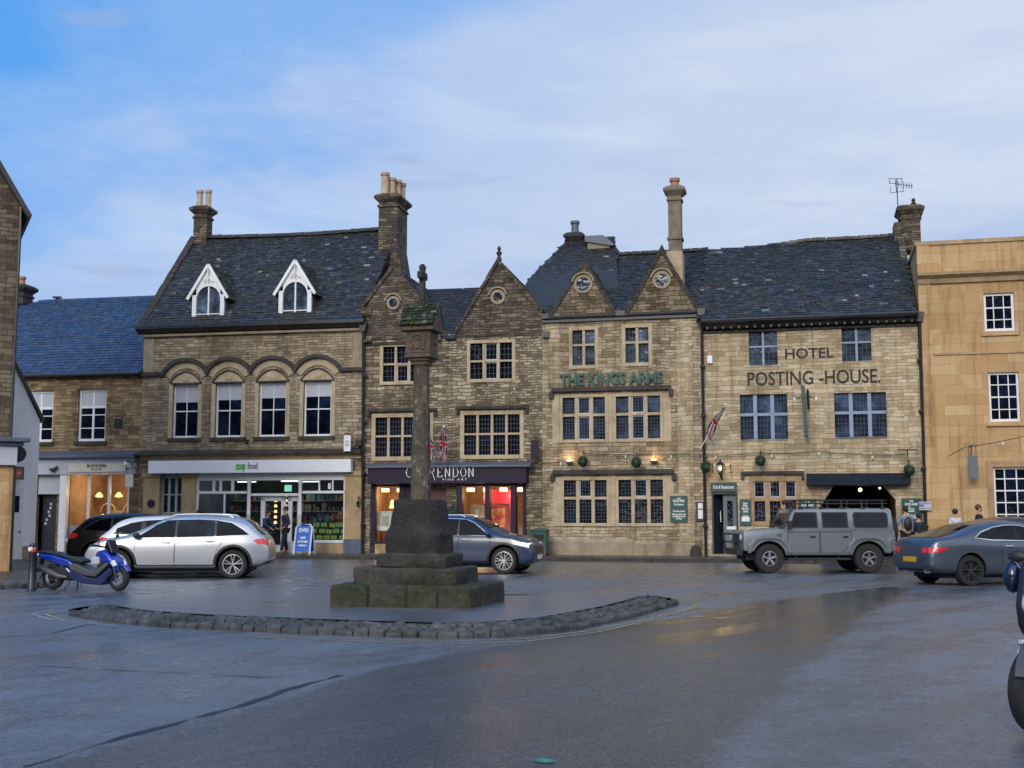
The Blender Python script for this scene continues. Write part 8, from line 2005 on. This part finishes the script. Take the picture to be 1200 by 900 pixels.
# ================================================================ LIGHT, SKY, CAMERA
def world():
    w = bpy.data.worlds.new('World'); S.world = w; w.use_nodes = True; t = w.node_tree
    bg = t.nodes['Background']; N = t.nodes.new; Lk = t.links.new
    sky = N('ShaderNodeTexSky'); sky.sky_type = 'NISHITA'; sky.sun_disc = False
    sky.sun_elevation = radians(24); sky.sun_rotation = radians(200); sky.altitude = 200; sky.air_density = 1.0; sky.dust_density = .6; sky.ozone_density = 2.2
    tc = N('ShaderNodeTexCoord'); sp = N('ShaderNodeSeparateXYZ'); Lk(tc.outputs['Generated'], sp.inputs[0])
    def math(op, a, b=None):
        n = N('ShaderNodeMath'); n.operation = op
        for i, x in enumerate((a, b)):
            if x is None: continue
            if isinstance(x, (int, float)): n.inputs[i].default_value = x
            else: Lk(x, n.inputs[i])
        return n.outputs[0]
    def noise(sc, det, rough, scale, loc=(0, 0, 0)):
        mp = N('ShaderNodeMapping'); mp.inputs['Scale'].default_value = scale; mp.inputs['Location'].default_value = loc; Lk(tc.outputs['Generated'], mp.inputs[0])
        n = N('ShaderNodeTexNoise'); n.inputs['Scale'].default_value = sc; n.inputs['Detail'].default_value = det; n.inputs['Roughness'].default_value = rough; n.inputs['Distortion'].default_value = .3
        Lk(mp.outputs[0], n.inputs['Vector']); return n.outputs['Fac']
    def ramp(f, stops):
        r = N('ShaderNodeValToRGB'); e = r.color_ramp.elements; r.color_ramp.interpolation = 'EASE'
        e[0].position, e[0].color = stops[0][0], tuple(stops[0][1]) + (1,); e[1].position, e[1].color = stops[-1][0], tuple(stops[-1][1]) + (1,)
        for p, c in stops[1:-1]:
            q = e.new(p); q.color = tuple(c) + (1,)
        Lk(f, r.inputs[0]); return r.outputs[0]
    def mix(f, a, b, mode='MIX'):
        m = N('ShaderNodeMix'); m.data_type = 'RGBA'; m.blend_type = mode
        for i, x in ((0, f), (6, a), (7, b)):
            if isinstance(x, (int, float)): m.inputs[i].default_value = x
            elif isinstance(x, tuple): m.inputs[i].default_value = x + (1,)
            else: Lk(x, m.inputs[i])
        return m.outputs[2]
    K = 1 / WB
    # blue part of the sky: Nishita, its hue deepened as the camera saw it
    blue = mix(.8, sky.outputs[0], (BLUE[0] * K, BLUE[1] * K, BLUE[2] * K))
    # thin cloud veil, denser to the right and towards the horizon
    n1 = noise(2.2, 8, .6, (1, 1, 2.6), (3.1, .4, 1.7)); n2 = noise(6, 6, .6, (1, 1, 3.2), (1.3, 5, 2))
    cov = math('ADD', math('MULTIPLY', sp.outputs[0], .85), math('ADD', math('MULTIPLY', n1, .75), math('MULTIPLY', n2, .18)))
    cov = math('ADD', cov, math('MULTIPLY', math('SUBTRACT', .40, sp.outputs[2]), 1.35))
    back = math('MULTIPLY', math('LESS_THAN', sp.outputs[1], 0), .0)
    veil = ramp(cov, [(.16, (0, 0, 0)), (.34, (.3, .3, .3)), (.52, (.8, .8, .8)), (.75, (1, 1, 1))])
    cl = ramp(noise(3.0, 8, .58, (1, 1, 4.5), (7, 2, 3)), [(.34, CL0), (.5, CL1), (.66, CL2)])
    clk = mix(1.0, cl, (K, K, K), 'MULTIPLY')
    c = mix(veil, blue, clk)
    # small grey cloud wisps low on the right
    wf = noise(5.5, 4, .5, (1, 1, 7), (2.2, 0, 4.4)); wm = ramp(wf, [(.63, (0, 0, 0)), (.72, (.38, .38, .38))])
    c = mix(wm, c, (.3 * K, .38 * K, .6 * K))
    # unseen sky behind the camera, made brighter and whiter to light the facades
    bk = ramp(math('MULTIPLY', sp.outputs[1], -1.0), [(.0, (0, 0, 0)), (.6, (1, 1, 1))])
    c = mix(bk, c, (BACK[0] * K, BACK[1] * K, BACK[2] * K))
    # dark skyline of roofs and trees round the other side of the square
    el = math('ADD', sp.outputs[2], math('MULTIPLY', math('SUBTRACT', noise(4, 5, .6, (1, 1, 0)), .5), .12))
    sk = mix(1.0, ramp(el, [(.2, (1, 1, 1)), (.25, (0, 0, 0))]), ramp(math('MULTIPLY', sp.outputs[1], -1.0), [(.05, (0, 0, 0)), (.15, (1, 1, 1))]), 'MULTIPLY')
    c = mix(sk, c, (.07 * K, .065 * K, .06 * K))
    Lk(c, bg.inputs['Color']); bg.inputs['Strength'].default_value = WB
WB = .1
BLUE = (.08, .34, .84); CL0 = (.4, .5, .71); CL1 = (.47, .56, .73); CL2 = (.54, .62, .76); BACK = (1.1, 1.15, 1.32)
world()
sun = bpy.data.lights.new('sun', 'SUN'); sun.energy = 1.5; sun.angle = radians(25); sun.color = (1, .93, .82)
so = bpy.data.objects.new('sun', sun); COL.objects.link(so)
d = Vector((.34, .94, -.445)); so.rotation_euler = (-d).to_track_quat('Z', 'Y').to_euler(); so.location = (0, -20, 30)
cam = bpy.data.cameras.new('camera'); co = bpy.data.objects.new('camera', cam); COL.objects.link(co)
co.location = (0, 0, CZ); co.rotation_euler = (pi / 2 + PIT, 0, 0)
cam.sensor_fit = 'HORIZONTAL'; cam.sensor_width = 36; cam.lens = 42; cam.clip_start = .05; cam.clip_end = 2000
S.camera = co
S.render.engine = 'CYCLES'
vs = S.view_settings; vs.view_transform = 'Standard'; vs.look = 'None'; vs.exposure = .22; vs.gamma = 1; vs.use_curve_mapping = False
